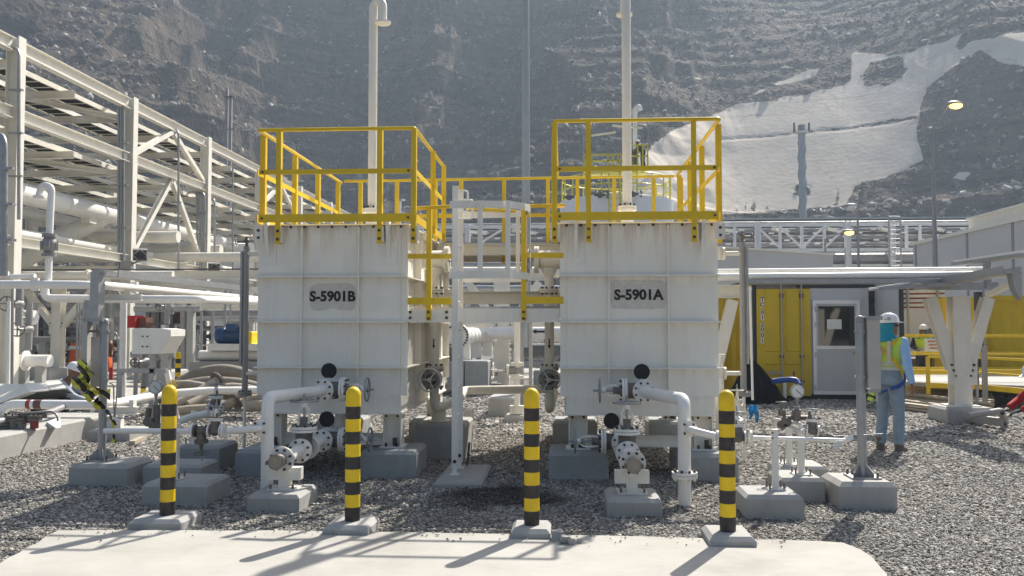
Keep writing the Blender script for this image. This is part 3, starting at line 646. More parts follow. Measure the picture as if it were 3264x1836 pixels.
# ================================================================== the two separator tanks
TY0, TY1 = 9.45, 12.9
ZB, ZT = .675, 2.686
RIBZ = (1.152, 1.643, 2.135)
def text(body, size, loc, par, mat, name='lettering', off=.0, space=1.0, vertical=False):
    cu = bpy.data.curves.new(name, 'FONT'); cu.body = body; cu.size = size; cu.extrude = .0012; cu.offset = off; cu.align_x = 'CENTER'; cu.align_y = 'CENTER'; cu.space_character = space; cu.space_line = 1.0
    cu.materials.append(mat); cu.resolution_u = 3
    TEXTS.append((cu, name, loc, par))
TEXTS = []
def tank(letter, xl, xr, vert, lugs, legs, patch, label):
    X0, X1 = PX(xl, TY0), PX(xr, TY0)
    T = thing('separator_tank', label, 'tank', ((X0 + X1) / 2, (TY0 + TY1) / 2, 0), 'twin separator tanks')
    sh = part(T, 'shell', TANKW); sh.box(X0, X1, TY0, TY1, ZB + .165, ZT)
    sk = part(T, 'skirt', TANKW); sk.box(X0 - .012, X1 + .012, TY0 - .012, TY1 + .012, ZB, ZB + .168); sk.box(X0 - .03, X1 + .03, TY0 - .03, TY1 + .03, ZB - .022, ZB)
    tp = part(T, 'top_plate', TANKW); tp.box(X0 - .115, X1 + .105, TY0 - .08, TY1 + .08, ZT + .002, ZT + .016)
    for z in RIBZ:
        r = part(T, 'stiffener', TANKW); r.box(X0 - .085, X1 + .085, TY0 - .07, TY0 - .001, z - .008, z + .008)
        r.box(X0 - .085, X0 - .001, TY0, TY1, z - .006, z + .006); r.box(X1 + .001, X1 + .085, TY0, TY1, z - .006, z + .006)
    for sx in vert:
        x = PX(sx, TY0); r = part(T, 'stiffener', TANKW)
        zs = (ZB + .168,) + RIBZ + (ZT,)
        for a, b in zip(zs[:-1], zs[1:]): r.box(x - .008, x + .008, TY0 - .065, TY0 - .001, a + .0085, b - .0085)
    for e in (0, 1):
        for k, y in enumerate((TY0 + .02, TY0 + .9, TY0 + 1.75, TY0 + 2.6, TY1 - .02)):
            r = part(T, 'stiffener', TANKW); a, b = (X1 + .001, X1 + .075) if e else (X0 - .075, X0 - .001)
            zs = (ZB + .168,) + RIBZ + (ZT,)
            for z0, z1 in zip(zs[:-1], zs[1:]): r.box(a, b, y - .006, y + .006, z0 + .0065, z1 - .0065)
    br = part(tp, 'bolt_row', BOLT)
    for k in range(11):
        x = X0 - .05 + (X1 - X0 + .1) * (k + .3) / 10.6; br.cyl((x, TY0 - .035, ZT - .022), (x, TY0 - .035, ZT + .002), .014, 6)
    for sx in lugs:
        x = PX(sx, TY0); l = part(T, 'lifting_lug', TANKW)
        pr = [(0, 2.30), (-.03, 2.38), (-.085, 2.56), (-.105, 2.66), (-.105, 2.74)] + [(-.06 - .045 * math.cos(t), 2.75 + .045 * math.sin(t)) for t in (.4, .9, 1.4, 2.0, 2.6)] + [(-.02, 2.72), (-.014, 2.64), (-.003, 2.5)]
        l.prism([(x - .02, TY0 + a - .002, z) for a, z in pr], (.04, .0, 0))
        l.box(x - .05, x + .09, TY0 - .012, TY0 - .002, 2.28, 2.52)
        for hy in (0,): l.use(INK).cyl((x - .0215, TY0 - .062, 2.745), (x + .0215, TY0 - .062, 2.745), .02, 12); l.use(TANKW)
    for sx, yy in [(s, y) for s in legs for y in (TY0 + .06, TY1 - .35)]:
        x = PX(sx, TY0); lg = part(T, 'leg', TANKW); y = yy + .1
        lg.ibeam((x, y, .30), (x, y, ZB - .034), .2, .2, .014, up=(1, 0, 0))
        lg.box(x - .13, x + .13, y - .13, y + .13, .282, .300); lg.box(x - .115, x + .115, y - .115, y + .115, ZB - .036, ZB - .0225)
        bo = part(lg, 'anchor_bolt', BOLT)
        for dx in (-.06, .06): bo.cyl((x + dx, y - .122, .3), (x + dx, y - .122, .34), .013, 6); bo.cyl((x + dx, y - .105, ZB - .06), (x + dx, y - .105, ZB - .034), .013, 6)
        bo.cyl((x + .03, y - .09, .3), (x + .03, y - .09, .39), .024, 8)
    xa, xb = PX(legs[0], TY0), PX(legs[1], TY0)
    bm = part(T, 'leg_tie_beam', TANKW); bm.ibeam((xa + .1, TY0 + .2, .36), (xb - .1, TY0 + .2, .36), .12, .1, .01)
    # painted-over patch and the tank's stencilled number
    (x0, y0, x1, y1), tx, ty = patch
    a, b = P(x0, y1, TY0), P(x1, y0, TY0); pts = []
    for k in range(60):
        t = 2 * math.pi * k / 60; c, s = math.cos(t), math.sin(t)
        e = 4.5 if letter == 'B' else 12.0
        rr = (abs(c) ** e + abs(s) ** e) ** (-1 / e); j = random.gauss(0, .028)
        if letter == 'B' and s < -.4: j += .10 * math.sin(5 * t)
        pts.append(((a.x + b.x) / 2 + (b.x - a.x) / 2 * c * rr * (1 + j * .5), TY0 - .004, (a.z + b.z) / 2 + (b.z - a.z) / 2 * s * rr * (1 + j)))
    pp = part(T, 'repaint_patch', GREYP, 'scuffed grey painted-over patch behind the tank number'); pp.prism(pts[::-1], (0, .0035, 0))
    sc_ = part(pp, 'paint_scratches', TANKW)
    for _ in range(34 if letter == 'A' else 16):
        u, v = random.uniform(.06, .94), random.uniform(.06, .94); cx, cz = a.x + (b.x - a.x) * u, a.z + (b.z - a.z) * v
        if letter == 'B' and .25 < v < .8: continue
        an, L = random.choice((.6, -.5, .2, 1.2)) + random.gauss(0, .3), random.uniform(.02, .09); dx, dz = math.cos(an) * L, math.sin(an) * L; wd = random.uniform(.002, .006)
        q = [(cx - dx / 2, TY0 - .0055, cz - dz / 2), (cx, TY0 - .0055, cz - wd), (cx + dx / 2, TY0 - .0055, cz + dz / 2), (cx, TY0 - .0055, cz + wd)]
        sc_.prism(q, (0, .0012, 0))
    p = P(tx, ty, TY0); text('S-5901' + letter, .150, V(p.x, TY0 - .0078, p.z), T, INK, off=.006, space=1.0)
    # plinths
    for sx, yy in [(s, y) for s in legs for y in (TY0 + .16, TY1 - .25)]:
        x = PX(sx, TY0); sid = 'left' if sx == legs[0] else 'right'
        q = solo('concrete_plinth', 'blue grey concrete plinth under the %s %s leg of tank %s' % ('front' if yy < 11 else 'rear', sid, 'S-5901' + letter), 'plinth', CONCP, 'concrete plinths under the tanks')
        q.cbox(x - .31, x + .31, yy - .36, yy + .36, -.05, .282, .035)
    return T
TB = tank('B', 841, 1277, (964, 1145), (853, 1239), (866, 1248), ((985, 902, 1136, 987), 1060, 946), 'cream steel separator tank marked S-5901B, left of the pair')
TA = tank('A', 1808, 2268, (1940, 2129), (1836, 2241), (1842, 2243), ((1947, 893, 2122, 984), 2035, 941), 'cream steel separator tank marked S-5901A, right of the pair')

# ------------------------------------------------------------------ yellow guard rails on the tank tops
ZP = ZT + .02
def angle_post(m, x, y, z0, z1, s=1, w=.055):
    m.box(x - w / 2, x + w / 2, y - .005, y + .005, z0, z1); m.box(x + s * (w / 2) - s * .01, x + s * (w / 2), y + .005, y + w, z0, z1)
def side_post(m, x, y, z0, z1, s=1, w=.055):
    m.box(x - .005, x + .005, y - w / 2, y + w / 2, z0, z1); m.box(x - w * s, x - .005 * s, y - w / 2, y - w / 2 + .01, z0, z1)
def top_rails(letter, xl, xr, yr_end, fposts, lposts, rposts, zr, label):
    YF = TY0 - .11; X0, X1 = PX(xl, YF), PX(xr, YF)
    T = thing('guard_rail', label, 'guard rail', ((X0 + X1) / 2, YF, ZP), 'yellow guard rails on the tanks')
    tr = part(T, 'top_rail', YEL); tr.pipe([(X0, TY1, zr), (X0, YF, zr), (X1, YF, zr), (X1, yr_end, zr)], .021, .03, 10)
    mz = ZP + .56
    md = part(T, 'mid_rail', YEL); md.box(X0 + .01, X1 - .02, YF - .018, YF - .008, mz - .027, mz + .027); 
    md.box(X0 - .016, X0 - .007, YF, TY1, mz - .027, mz + .027); md.box(X1 + .007, X1 + .016, YF + .03, yr_end, mz - .027, mz + .027)
    tk = part(T, 'toe_plate', YEL); tk.box(X0 + .01, X1 - .02, YF - .018, YF - .008, ZP + .012, ZP + .10)
    tk.box(X0 - .016, X0 - .007, YF, TY1, ZP + .012, ZP + .10); tk.box(X1 + .007, X1 + .016, YF + .03, yr_end, ZP + .012, ZP + .10)
    for sx in fposts:
        p = part(T, 'post', YEL); x = PX(sx, YF); angle_post(p, x, YF, ZT - .20, zr - .01)
        b = part(p, 'post_bolt', BOLT)
        for z in (ZT - .06, ZT - .15): b.cyl((x, YF - .005, z), (x, YF - .022, z), .016, 6)
        p.use(TANKW).box(x - .035, x + .045, YF + .006, TY0 - .002, ZT - .19, ZT - .01)
    for y in lposts: p = part(T, 'post', YEL); side_post(p, X0, y, ZP - .0, zr - .01, 1)
    for y in rposts: p = part(T, 'post', YEL); side_post(p, X1, y, ZT - .20 if y < 9.6 else ZP, zr - .01, -1)
    e = part(T, 'rail_bolt', BOLT)
    for z in (mz, ZP + .056):
        for x in (X0 + .05, X1 - .06): e.cyl((x, YF - .018, z), (x, YF - .03, z), .014, 6)
    for x in (X0, X1):
        cl = part(T, 'corner_bracket', TANKW); cl.box(x - .05, x + .05, YF + .02, YF + .034, ZT - .17, ZT - .002); cb = part(cl, 'bracket_bolt', BOLT)
        for z in (ZT - .05, ZT - .13): cb.cyl((x, YF + .02, z), (x, YF + .004, z), .016, 6)
    return X0, X1
BX0, BX1 = top_rails('B', 818, 1318, 11.65, (882, 1207, 1316), (TY0 + .12, 10.72, 11.74, 12.8), (10.55, 11.5), 3.73, 'yellow guard rail around the top of tank S-5901B')
AX0, AX1 = top_rails('A', 1770, 2300, TY1, (1768, 1877, 2216), (10.6, 11.5), (TY0 + .12, 10.72, 11.74, 12.8), 3.785, 'yellow guard rail around the top of tank S-5901A')
def back_rail():
    Y = TY1 + .03; zr = 3.76
    T = thing('guard_rail', 'long yellow guard rail along the rear walkway behind both tank tops', 'guard rail', ((BX0 + AX1) / 2, Y, ZP), 'yellow guard rails on the tanks')
    part(T, 'top_rail', YEL).cyl((BX0 + .03, Y, zr), (AX1 - .03, Y, zr + .03), .021, 10)
    part(T, 'mid_rail', YEL).box(BX0 + .03, AX1 - .03, Y + .024, Y + .034, ZP + .50, ZP + .555)
    part(T, 'toe_plate', YEL).box(BX0 + .03, AX1 - .03, Y + .024, Y + .034, ZP + .012, ZP + .10)
    for sx in (1145, 1262, 1385, 1468, 1606, 1747, 1842, 1960, 2087, 2175):
        angle_post(part(T, 'post', YEL), PX(sx, Y), Y, ZP - (.2 if 1400 < sx < 1760 else 0), zr)
back_rail()

# ------------------------------------------------------------------ walkway, landing, ladder between the tanks
GX0, GX1 = PX(1277, TY0) + .08, PX(1808, TY0) - .08
T = thing('access_bridge', 'cream walkway bridge joining the rear of the two tank tops', 'walkway', ((GX0 + GX1) / 2, 12.2, 2.5))
part(T, 'deck', GALV).box(GX0, GX1, 11.62, 12.9, ZP - .028, ZP)
part(T, 'front_beam', CREAM).chan((GX0, 11.6, ZP - .10), (GX1, 11.6, ZP - .10), .14, .06, 1)
part(T, 'rear_beam', CREAM).chan((GX0, 12.92, ZP - .10), (GX1, 12.92, ZP - .10), .14, .06, 1)
T = thing('landing_platform', 'cream landing platform with grating between the two tanks', 'platform', ((GX0 + GX1) / 2, 10, 1.6))
LZ = 1.80; LY = 9.50
fb = part(T, 'front_beam', WHITE); fb.bar((GX0 - .02, LY, LZ - .085), (GX1 + .0, LY, LZ - .085), .012, .15); fb.box(GX0 - .02, GX1, LY + .006, LY + .07, LZ - .16, LZ - .148); fb.box(GX0 - .02, GX1, LY + .006, LY + .07, LZ - .022, LZ - .01)
part(T, 'rear_beam', CREAM).chan((GX0, 11.2, LZ + .16), (GX1, 11.2, LZ + .16), .16, .06, 1)
d = part(T, 'deck', GALV)
for k in range(26):
    y = LY + .08 + k * .06; d.bar((GX0, y, LZ - .003), (GX1, y, LZ - .003), .008, .03)
for k in range(9): x = GX0 + .03 + k * (GX1 - GX0 - .06) / 8; d.bar((x, LY + .075, LZ - .0), (x, 11.05, LZ), .012, .02)
b = part(T, 'end_bolt', BOLT)
for sx in (1308, 1424, 1790):
    for y in (995, 1013): q = P(sx, y, LY); b.cyl((q.x, LY - .006, q.z), (q.x, LY - .026, q.z), .017, 6)
T = thing('guard_rail', 'yellow guard rail on the landing, left side by tank S-5901B', 'guard rail', (PX(1365, LY), LY, LZ), 'yellow guard rails on the landing')
y = LY - .04
part(T, 'top_rail', YEL).pipe([P(1330, 664, y), P(1443, 658, y)], .021, n=10)
p = part(T, 'post', YEL); x = PX(1365, y); angle_post(p, x, y + .02, LZ - .14, PZ(1365, 661, y)); bb = part(p, 'post_bolt', BOLT)
for zz in (LZ - .05, LZ - .12): bb.cyl((x, y + .016, zz), (x, y - .004, zz), .016, 6)
for n_, yy, h in (('mid_rail', 817, .054), ('toe_plate', 960, .075)):
    a, b_ = P(1300, yy, y - .0), P(1443, yy, y); part(T, n_, YEL).bar(a, b_, .01, h)
for yy, h in ((817, .06), (960, .08)): e = part(T, 'clip_angle', CREAM); a = P(1288, yy, y + .02); e.box(a.x - .06, a.x + .05, y + .008, y + .018, a.z - h / 2, a.z + h / 2)
T = thing('guard_rail', 'yellow guard rail on the landing, right side by tank S-5901A', 'guard rail', (PX(1669, LY), LY, LZ), 'yellow guard rails on the landing')
part(T, 'top_rail', YEL).pipe([P(1664, 657, y), P(1800, 655, y)], .021, n=10)
p = part(T, 'post', YEL); x = PX(1669, y); angle_post(p, x, y + .02, LZ - .14, PZ(1669, 657, y)); bb = part(p, 'post_bolt', BOLT)
for zz in (LZ - .05, LZ - .12): bb.cyl((x, y + .016, zz), (x, y - .004, zz), .016, 6)
for n_, yy, h in (('mid_rail', 814, .054), ('toe_plate', 957, .075)): part(T, n_, YEL).bar(P(1672, yy, y), P(1796, yy, y), .01, h)
part(T, 'gate_bar', YEL).pipe([P(1482, 664, 9.75), P(1560, 668, 9.75), P(1666, 676, 9.7)], .018, n=8)
# caged ladder
LX = PX(1451, 9.15); T = thing('caged_ladder', 'white caged access ladder on a concrete pad between the tanks', 'ladder', (LX, 9.35, .07))
ztop = PZ(1451, 577, 9.15)
for k, yy in enumerate((9.15, 9.57)):
    s = part(T, 'stringer', WHITE); s.box(LX - .034, LX + .034, yy - .006, yy + .006, .13, ztop - .05); s.box(LX - .034, LX - .024, yy + .006, yy + .03, .13, ztop - .05)
    s.box(LX - .022, LX + .022, yy - .012, yy - .0062, .072, .27); s.box(LX - .05, LX + .05, yy - .045, yy + .045, .062, .074)
    bo = part(s, 'foot_bolt', BOLT); bo.cyl((LX, yy - .012, .2), (LX, yy - .034, .2), .02, 6)
z = .36
while z < ztop - .1:
    part(T, 'rung', WHITE).cyl((LX, 9.15, z), (LX, 9.57, z), .011, 8); z += .30
for sx, y0_, y1_ in ((1490, 608, 675), (1505, 637, 697)):
    a, b_ = P(1462, y0_, 9.45), P(1462, y1_, 9.45); c = PX(sx, 9.45) 
    part(T, 'grab_handle', WHITE).pipe([a, (c, 9.45, a.z), (c, 9.45, b_.z), b_], .010, .03, 8)
def hoop(z):
    pts = [V(LX - .03, 8.93, z), V(LX + .25, 8.91, z), V(LX + .45, 8.93, z)]
    for k in range(13):
        t = -math.pi / 2 + math.pi * k / 12; pts.append(V(LX + .45 + .32 * math.cos(t), 9.34 + .41 * math.sin(t), z))
    return pts + [V(LX + .25, 9.77, z), V(LX - .03, 9.75, z)]
hz = (PZ(1500, 652, 8.93), PZ(1500, 876, 8.93))
for zz in hz:
    h = part(T, 'cage_hoop', WHITE); pts = hoop(zz)
    for i in range(len(pts) - 1): 
        d_ = (pts[i + 1] - pts[i]).normalized(); h.bar(pts[i] - d_ * .001, pts[i + 1] + d_ * .001, .008, .074)
for sx, yy in ((1530, 8.90), (1619, 8.91)):
    x = PX(sx, yy); part(T, 'cage_strap', WHITE).box(x - .026, x + .026, yy - .004, yy + .004, hz[1] - .037, hz[0] + .037)
for an in (.0, 1.0):
    x, yy = LX + .45 + .327 * math.cos(an), 9.34 + .417 * math.sin(an); part(T, 'cage_strap', WHITE).bar((x, yy, hz[1] - .03), (x, yy, hz[0] + .03), .008, .05, up=(math.cos(an), math.sin(an), 0) if False else (-math.sin(an), math.cos(an), 0))
q = G(1115 * 1.267, 1225 * 1.267); s = solo('ladder_pad', 'low pale concrete pad under the caged ladder', 'concrete pad', CONC)
a, b_ = G(1412, 1552, 0), G(1545, 1490, 0); s.cbox(LX - .16, LX + .32, 8.72, 9.86, -.05, .062, .025)
s = solo('steel_rod', 'dark steel rod leaning beside the ladder pad', 'rod', DGREY); s.cyl(G(1488, 1492, .02), P(1496, 1412, 9.5), .014, 8)
# vent stacks
def vent(sx, yb, Y, ztop, r, label, ad, endz):
    a = P(sx, yb, Y); T = thing('vent_stack', label, 'vent pipe', (a.x, Y, ZP), 'vent stacks on the tanks'); ad = Vector(ad); L = ad.length
    p = part(T, 'pipe', WHITE); base = V(a.x, Y, 0); pts = [V(a.x, Y, a.z)]
    for k in range(13): t = math.pi * k / 12; pts.append(base + ad * (.5 - .5 * math.cos(t)) + V(0, 0, ztop + L * .5 * math.sin(t)))
    p.tube(pts + [base + ad + V(0, 0, endz)], r, 18)
    f = part(T, 'flange', CREAM); f.lathe((a.x, Y, a.z), (0, 0, 1), [(-.03, .03), (-.03, .112), (-.007, .112), (-.007, .105), (.0, .105), (0, .112), (.025, .112), (.028, .06)], 24)
    n = part(T, 'nozzle', CREAM); n.lathe((a.x, Y, ZP), (0, 0, 1), [(0, .13), (.01, .13), (.012, .075), (a.z - ZP - .031, .075)], 20)
    b = part(T, 'bolt_ring', BOLT); b.bolts((a.x, Y, a.z + .024), (0, 0, 1), .09, 8, .012, .03)
    e = part(T, 'end_flange', CREAM); e.lathe(base + ad + V(0, 0, endz), (0, 0, 1), [(-.012, .05), (-.012, .10), (.012, .10), (.013, .055)], 20)
vent(1186, 672, 10.6, PZ(1175, 26, 10.6), .053, 'white gooseneck vent pipe rising from tank S-5901B', (.125, -.05, 0), PZ(1175, 78, 10.6))
vent(1999, 664, 10.6, PZ(1985, -60, 10.6), .055, 'tall white vent pipe rising from tank S-5901A', (-.01, .16, 0), PZ(2010, 46, 10.76))

# ================================================================== valves and pipework
def flange(m, c, n, Rf=.114, t=.024, n_=24, hub=.062):
    m.lathe(c, n, [(-t, .02), (-t, Rf), (0, Rf), (0, Rf * .72), (.002, Rf * .72), (.002, .02)], n_)
def gate_valve(label, c, flow, stem, k=1.0, wheelR=.125, dist=.47, body=DSTEEL, fl=PIPEW, roll=0.0, cat='valve', grp='gate valves', wm=None):
    c = Vector(c); flow = Vector(flow).normalized(); stem = Vector(stem).normalized(); sd_ = flow.cross(stem).normalized()
    T = thing('gate_valve', label, cat, c, grp)
    b = part(T, 'body', body); b.smooth_lathe(c, flow, [(-.115 * k, .060 * k), (-.07 * k, .062 * k), (-.04 * k, .085 * k), (0, .092 * k), (.04 * k, .085 * k), (.07 * k, .062 * k), (.115 * k, .060 * k)], 18)
    b.smooth_lathe(c, stem, [(0, .085 * k), (.08 * k, .080 * k), (.14 * k, .082 * k), (.165 * k, .09 * k)], 18)
    for s in (-1, 1):
        f = part(T, 'flange', fl); flange(f, c + flow * (s * .118 * k), flow * s, .114 * k, .024 * k)
        (bolt_set(f, c + flow * (s * .118 * k), flow * s, .09 * k, 8, .0115 * k, .022 * k) if k == 1.0 and flow.y < -.9 and s > 0 else part(f, 'bolt_ring', BOLT).bolts(c + flow * (s * .118 * k), flow * s, .09 * k, 8, .0115 * k, .022 * k))
    g_ = part(T, 'bonnet_flange', fl)
    for t in (.165, .193): g_.lathe(c + stem * (t * k), stem, [(0, .03), (0, .125 * k), (.023 * k, .125 * k), (.023 * k, .03)], 24)
    part(g_, 'bolt_ring', BOLT if fl is PIPEW else DSTEEL).bolts(c + stem * (.216 * k), stem, .103 * k, 8, .011 * k, .022 * k)
    g_.use(body).smooth_lathe(c + stem * (.216 * k), stem, [(0, .07 * k), (.02 * k, .045 * k), (.06 * k, .036 * k), (.09 * k, .036 * k)], 14)
    y_ = part(T, 'yoke', fl)
    top = dist * k - .05
    for s in (-1, 1):
        pts = [c + stem * (.235 * k) + sd_ * (s * .03 * k), c + stem * (.275 * k) + sd_ * (s * .052 * k), c + stem * (top - .04 * k) + sd_ * (s * .050 * k), c + stem * top + sd_ * (s * .022 * k)]
        for i in range(3): y_.bar(pts[i], pts[i + 1], .018 * k, .028 * k, up=flow)
    y_.cyl(c + stem * (top - .01), c + stem * (top + .03), .03 * k, 12)
    part(T, 'stem', GALV).cyl(c + stem * (.25 * k), c + stem * (dist * k + .07), .012 * k, 10)
    w_ = part(T, 'hand_wheel', wm or (GALV if fl is PIPEW else fl)); wc = c + stem * (dist * k); w_.torus(wc, stem, wheelR * k, .010 * k, 28, 8); w_.cyl(wc - stem * .014, wc + stem * .018, .024 * k, 12)
    for i in range(3 if wheelR < .14 else 5):
        an = roll + 2 * math.pi * i / (3 if wheelR < .14 else 5); d_ = flow * math.cos(an) + sd_ * math.sin(an); w_.bar(wc + d_ * .015, wc + d_ * (wheelR * k), .012 * k, .007 * k, up=stem)
    return T
def blind(label, c, up, n=(0, 1, 0), r=.083):      # figure-eight line blind: black disc standing off the joint
    s = solo('spectacle_blind', label, 'line blind', DBLK, 'black spectacle blinds'); c, up, n = Vector(c), Vector(up), Vector(n)
    s.cyl(c + up - n * .006, c + up + n * .006, r, 28); s.bar(c + up * .5 - up * .15, c + up * .62, .05, .0118, up=n)
UZ, DZ = .94, .42
def assembly(tag, ux, lx, vx, dirn, vy=8.0):
    tk = 'tank S-5901' + tag
    # upper nozzle, valve, and the bent drop pipe
    T = thing('tank_nozzle', 'short upper outlet nozzle on the front of %s' % tk, 'pipe', (ux, TY0, UZ), 'front outlet nozzles')
    part(T, 'neck', PIPEW).cyl((ux, TY0, UZ), (ux, 9.27, UZ), .058); f = part(T, 'flange', PIPEW); flange(f, (ux, 9.246, UZ), (0, -1, 0)); part(T, 'pad', TANKW).cyl((ux, TY0, UZ), (ux, TY0 - .012, UZ), .13, 28)
    gate_valve('grey gate valve with side hand wheel, upper outlet of %s' % tk, (ux, 9.105, UZ), (0, -1, 0), (dirn, 0, 0), dist=.44, wheelR=.12)
    blind('round black blind plate above the upper valve of %s' % tk, (ux, 9.235, UZ), (.0, 0, .185))
    T = thing('drop_pipe', 'white bent drain pipe running from the upper valve of %s down into the gravel' % tk, 'pipe', (vx, vy, 0), 'white drain drop pipes')
    part(T, 'pipe', PIPEW).pipe([(ux, 8.98, UZ), (ux, 8.82, UZ), (vx, vy + .06, UZ), (vx, vy, UZ - .06), (vx, vy, -.05)], .0575, .15, 18)
    f = part(T, 'flange', PIPEW); flange(f, (ux, 8.965, UZ), (0, -1, 0)); bolt_set(f, (ux, 8.965, UZ), (0, -1, 0), .09, 8, .0125, .02)
    if tag == 'A':
        f = part(T, 'flange', PIPEW); flange(f, (vx, vy, .30), (0, 0, 1)); flange(f, (vx, vy, .272), (0, 0, 1)); part(f, 'bolt_ring', BOLT).bolts((vx, vy, .30), (0, 0, 1), .09, 8, .012, .022); part(f, 'nut_ring', PIPEW).bolts((vx, vy, .247), (0, 0, -1), .09, 8, .015, .022)
    # lower outlet line coming straight towards us, closed by a cap
    T = thing('tank_nozzle', 'short lower outlet nozzle under the front of %s' % tk, 'pipe', (lx, TY0, DZ), 'front outlet nozzles')
    part(T, 'neck', PIPEW).pipe([(lx, TY0 + .3, ZB), (lx, TY0 + .3, DZ), (lx, 9.28, DZ)], .058, .12); f = part(T, 'flange', PIPEW); flange(f, (lx, 9.262, DZ), (0, -1, 0))
    gate_valve('grey gate valve with side hand wheel, lower outlet of %s' % tk, (lx, 9.12, DZ), (0, -1, 0), (dirn, 0, 0), dist=.48, wheelR=.12, roll=.5)
    blind('round black blind plate above the lower valve of %s' % tk, (lx, 9.25, DZ), (-.012 * dirn if tag == 'B' else -.10, 0, .195))
    T = thing('pipe_spool', 'short flanged white pipe between the two lower valves of %s' % tk, 'pipe', (lx, 8.75, DZ), 'flanged pipe spools')
    part(T, 'pipe', PIPEW).cyl((lx, 8.99, DZ), (lx, 8.54, DZ), .058, 18)
    for yy, nn in ((8.978, -1), (8.535, 1)):
        f = part(T, 'flange', PIPEW); flange(f, (lx, yy, DZ), (0, nn, 0)); (bolt_set(f, (lx, yy, DZ), (0, nn, 0), .09, 8, .0125, .02) if nn < 0 else part(f, 'bolt_ring', BOLT).bolts((lx, yy, DZ), (0, nn, 0), .09, 8, .0125, .02))
    gate_valve('upright gate valve with rising hand wheel in front of %s' % tk, (lx, 8.39, DZ), (0, -1, 0), (0, 0, 1), dist=.46, wheelR=.13, roll=.3)
    T = thing('capped_pipe', 'capped white hose connection pipe in front of %s' % tk, 'pipe', (lx, 7.9, DZ), 'capped hose connections')
    part(T, 'pipe', PIPEW).cyl((lx, 8.26, DZ), (lx, 7.74, DZ), .058, 18)
    for yy, nn in ((8.246, -1), (7.735, 1), (7.706, -1)):
        f = part(T, 'flange', PIPEW); flange(f, (lx, yy, DZ), (0, nn, 0)); (bolt_set(f, (lx, yy, DZ), (0, nn, 0), .09, 8, .0125, .02) if nn < 0 else part(f, 'bolt_ring', BOLT).bolts((lx, yy, DZ), (0, nn, 0), .09, 8, .0125, .02))
    cp = part(T, 'end_cap', paint_cap); cp.lathe((lx, 7.682, DZ), (0, -1, 0), [(0, .06), (.02, .062), (.02, .058), (.06, .058), (.06, .067), (.13, .067), (.135, .062), (.135, .055), (.13, .05), (.13, .0)], 24)
    lv = part(cp, 'cam_lever', DSTEEL)
    for s in (-1, 1): lv.box(lx + s * .066, lx + s * .082, 7.53, 7.61, DZ - .02, DZ + .012)
    T = thing('pipe_support', 'white T-shaped steel pipe support under the capped pipe of %s' % tk, 'support', (lx, 7.8, .15), 'steel pipe supports')
    part(T, 'saddle', WHITE).box(lx - .045, lx + .09, 7.62, 7.72, DZ - .10, DZ - .03) if False else None
    bm = part(T, 'beam', WHITE); bm.box(lx - .15, lx + .15, 7.78, 7.88, DZ - .19, DZ - .08); bm.box(lx - .05, lx + .05, 7.79, 7.87, DZ - .08, DZ - .052)
    ps = part(T, 'post', WHITE); ps.ibeam((lx, 7.83, .16), (lx, 7.83, DZ - .19), .095, .095, .01, up=(0, 1, 0))
    bp = part(T, 'base_plate', WHITE); bp.box(lx - .13, lx + .13, 7.70, 7.96, .150, .162)
    bo = part(bp, 'anchor_bolt', DSTEEL)
    for dx in (-.1, .1):
        for yy in (7.73, 7.93): bo.cyl((lx + dx, yy, .16), (lx + dx, yy, .20), .011, 6)
    q = solo('concrete_block', 'grey concrete block under the pipe support of %s' % tk, 'concrete block', CONC, 'concrete support blocks'); q.cbox(lx - .23, lx + .23, 7.50, 8.06, -.05, .150, .03)
paint_cap = paint('cap_bronze', (.30, .265, .225), .45, .3, var=.12, scale=12, dirt=.2, dcol=(.2, .16, .12))
assembly('B', -2.49, -2.50, PX(857, 8.0), 1)
assembly('A', .80, .585, PX(2178, 8.0), -1)

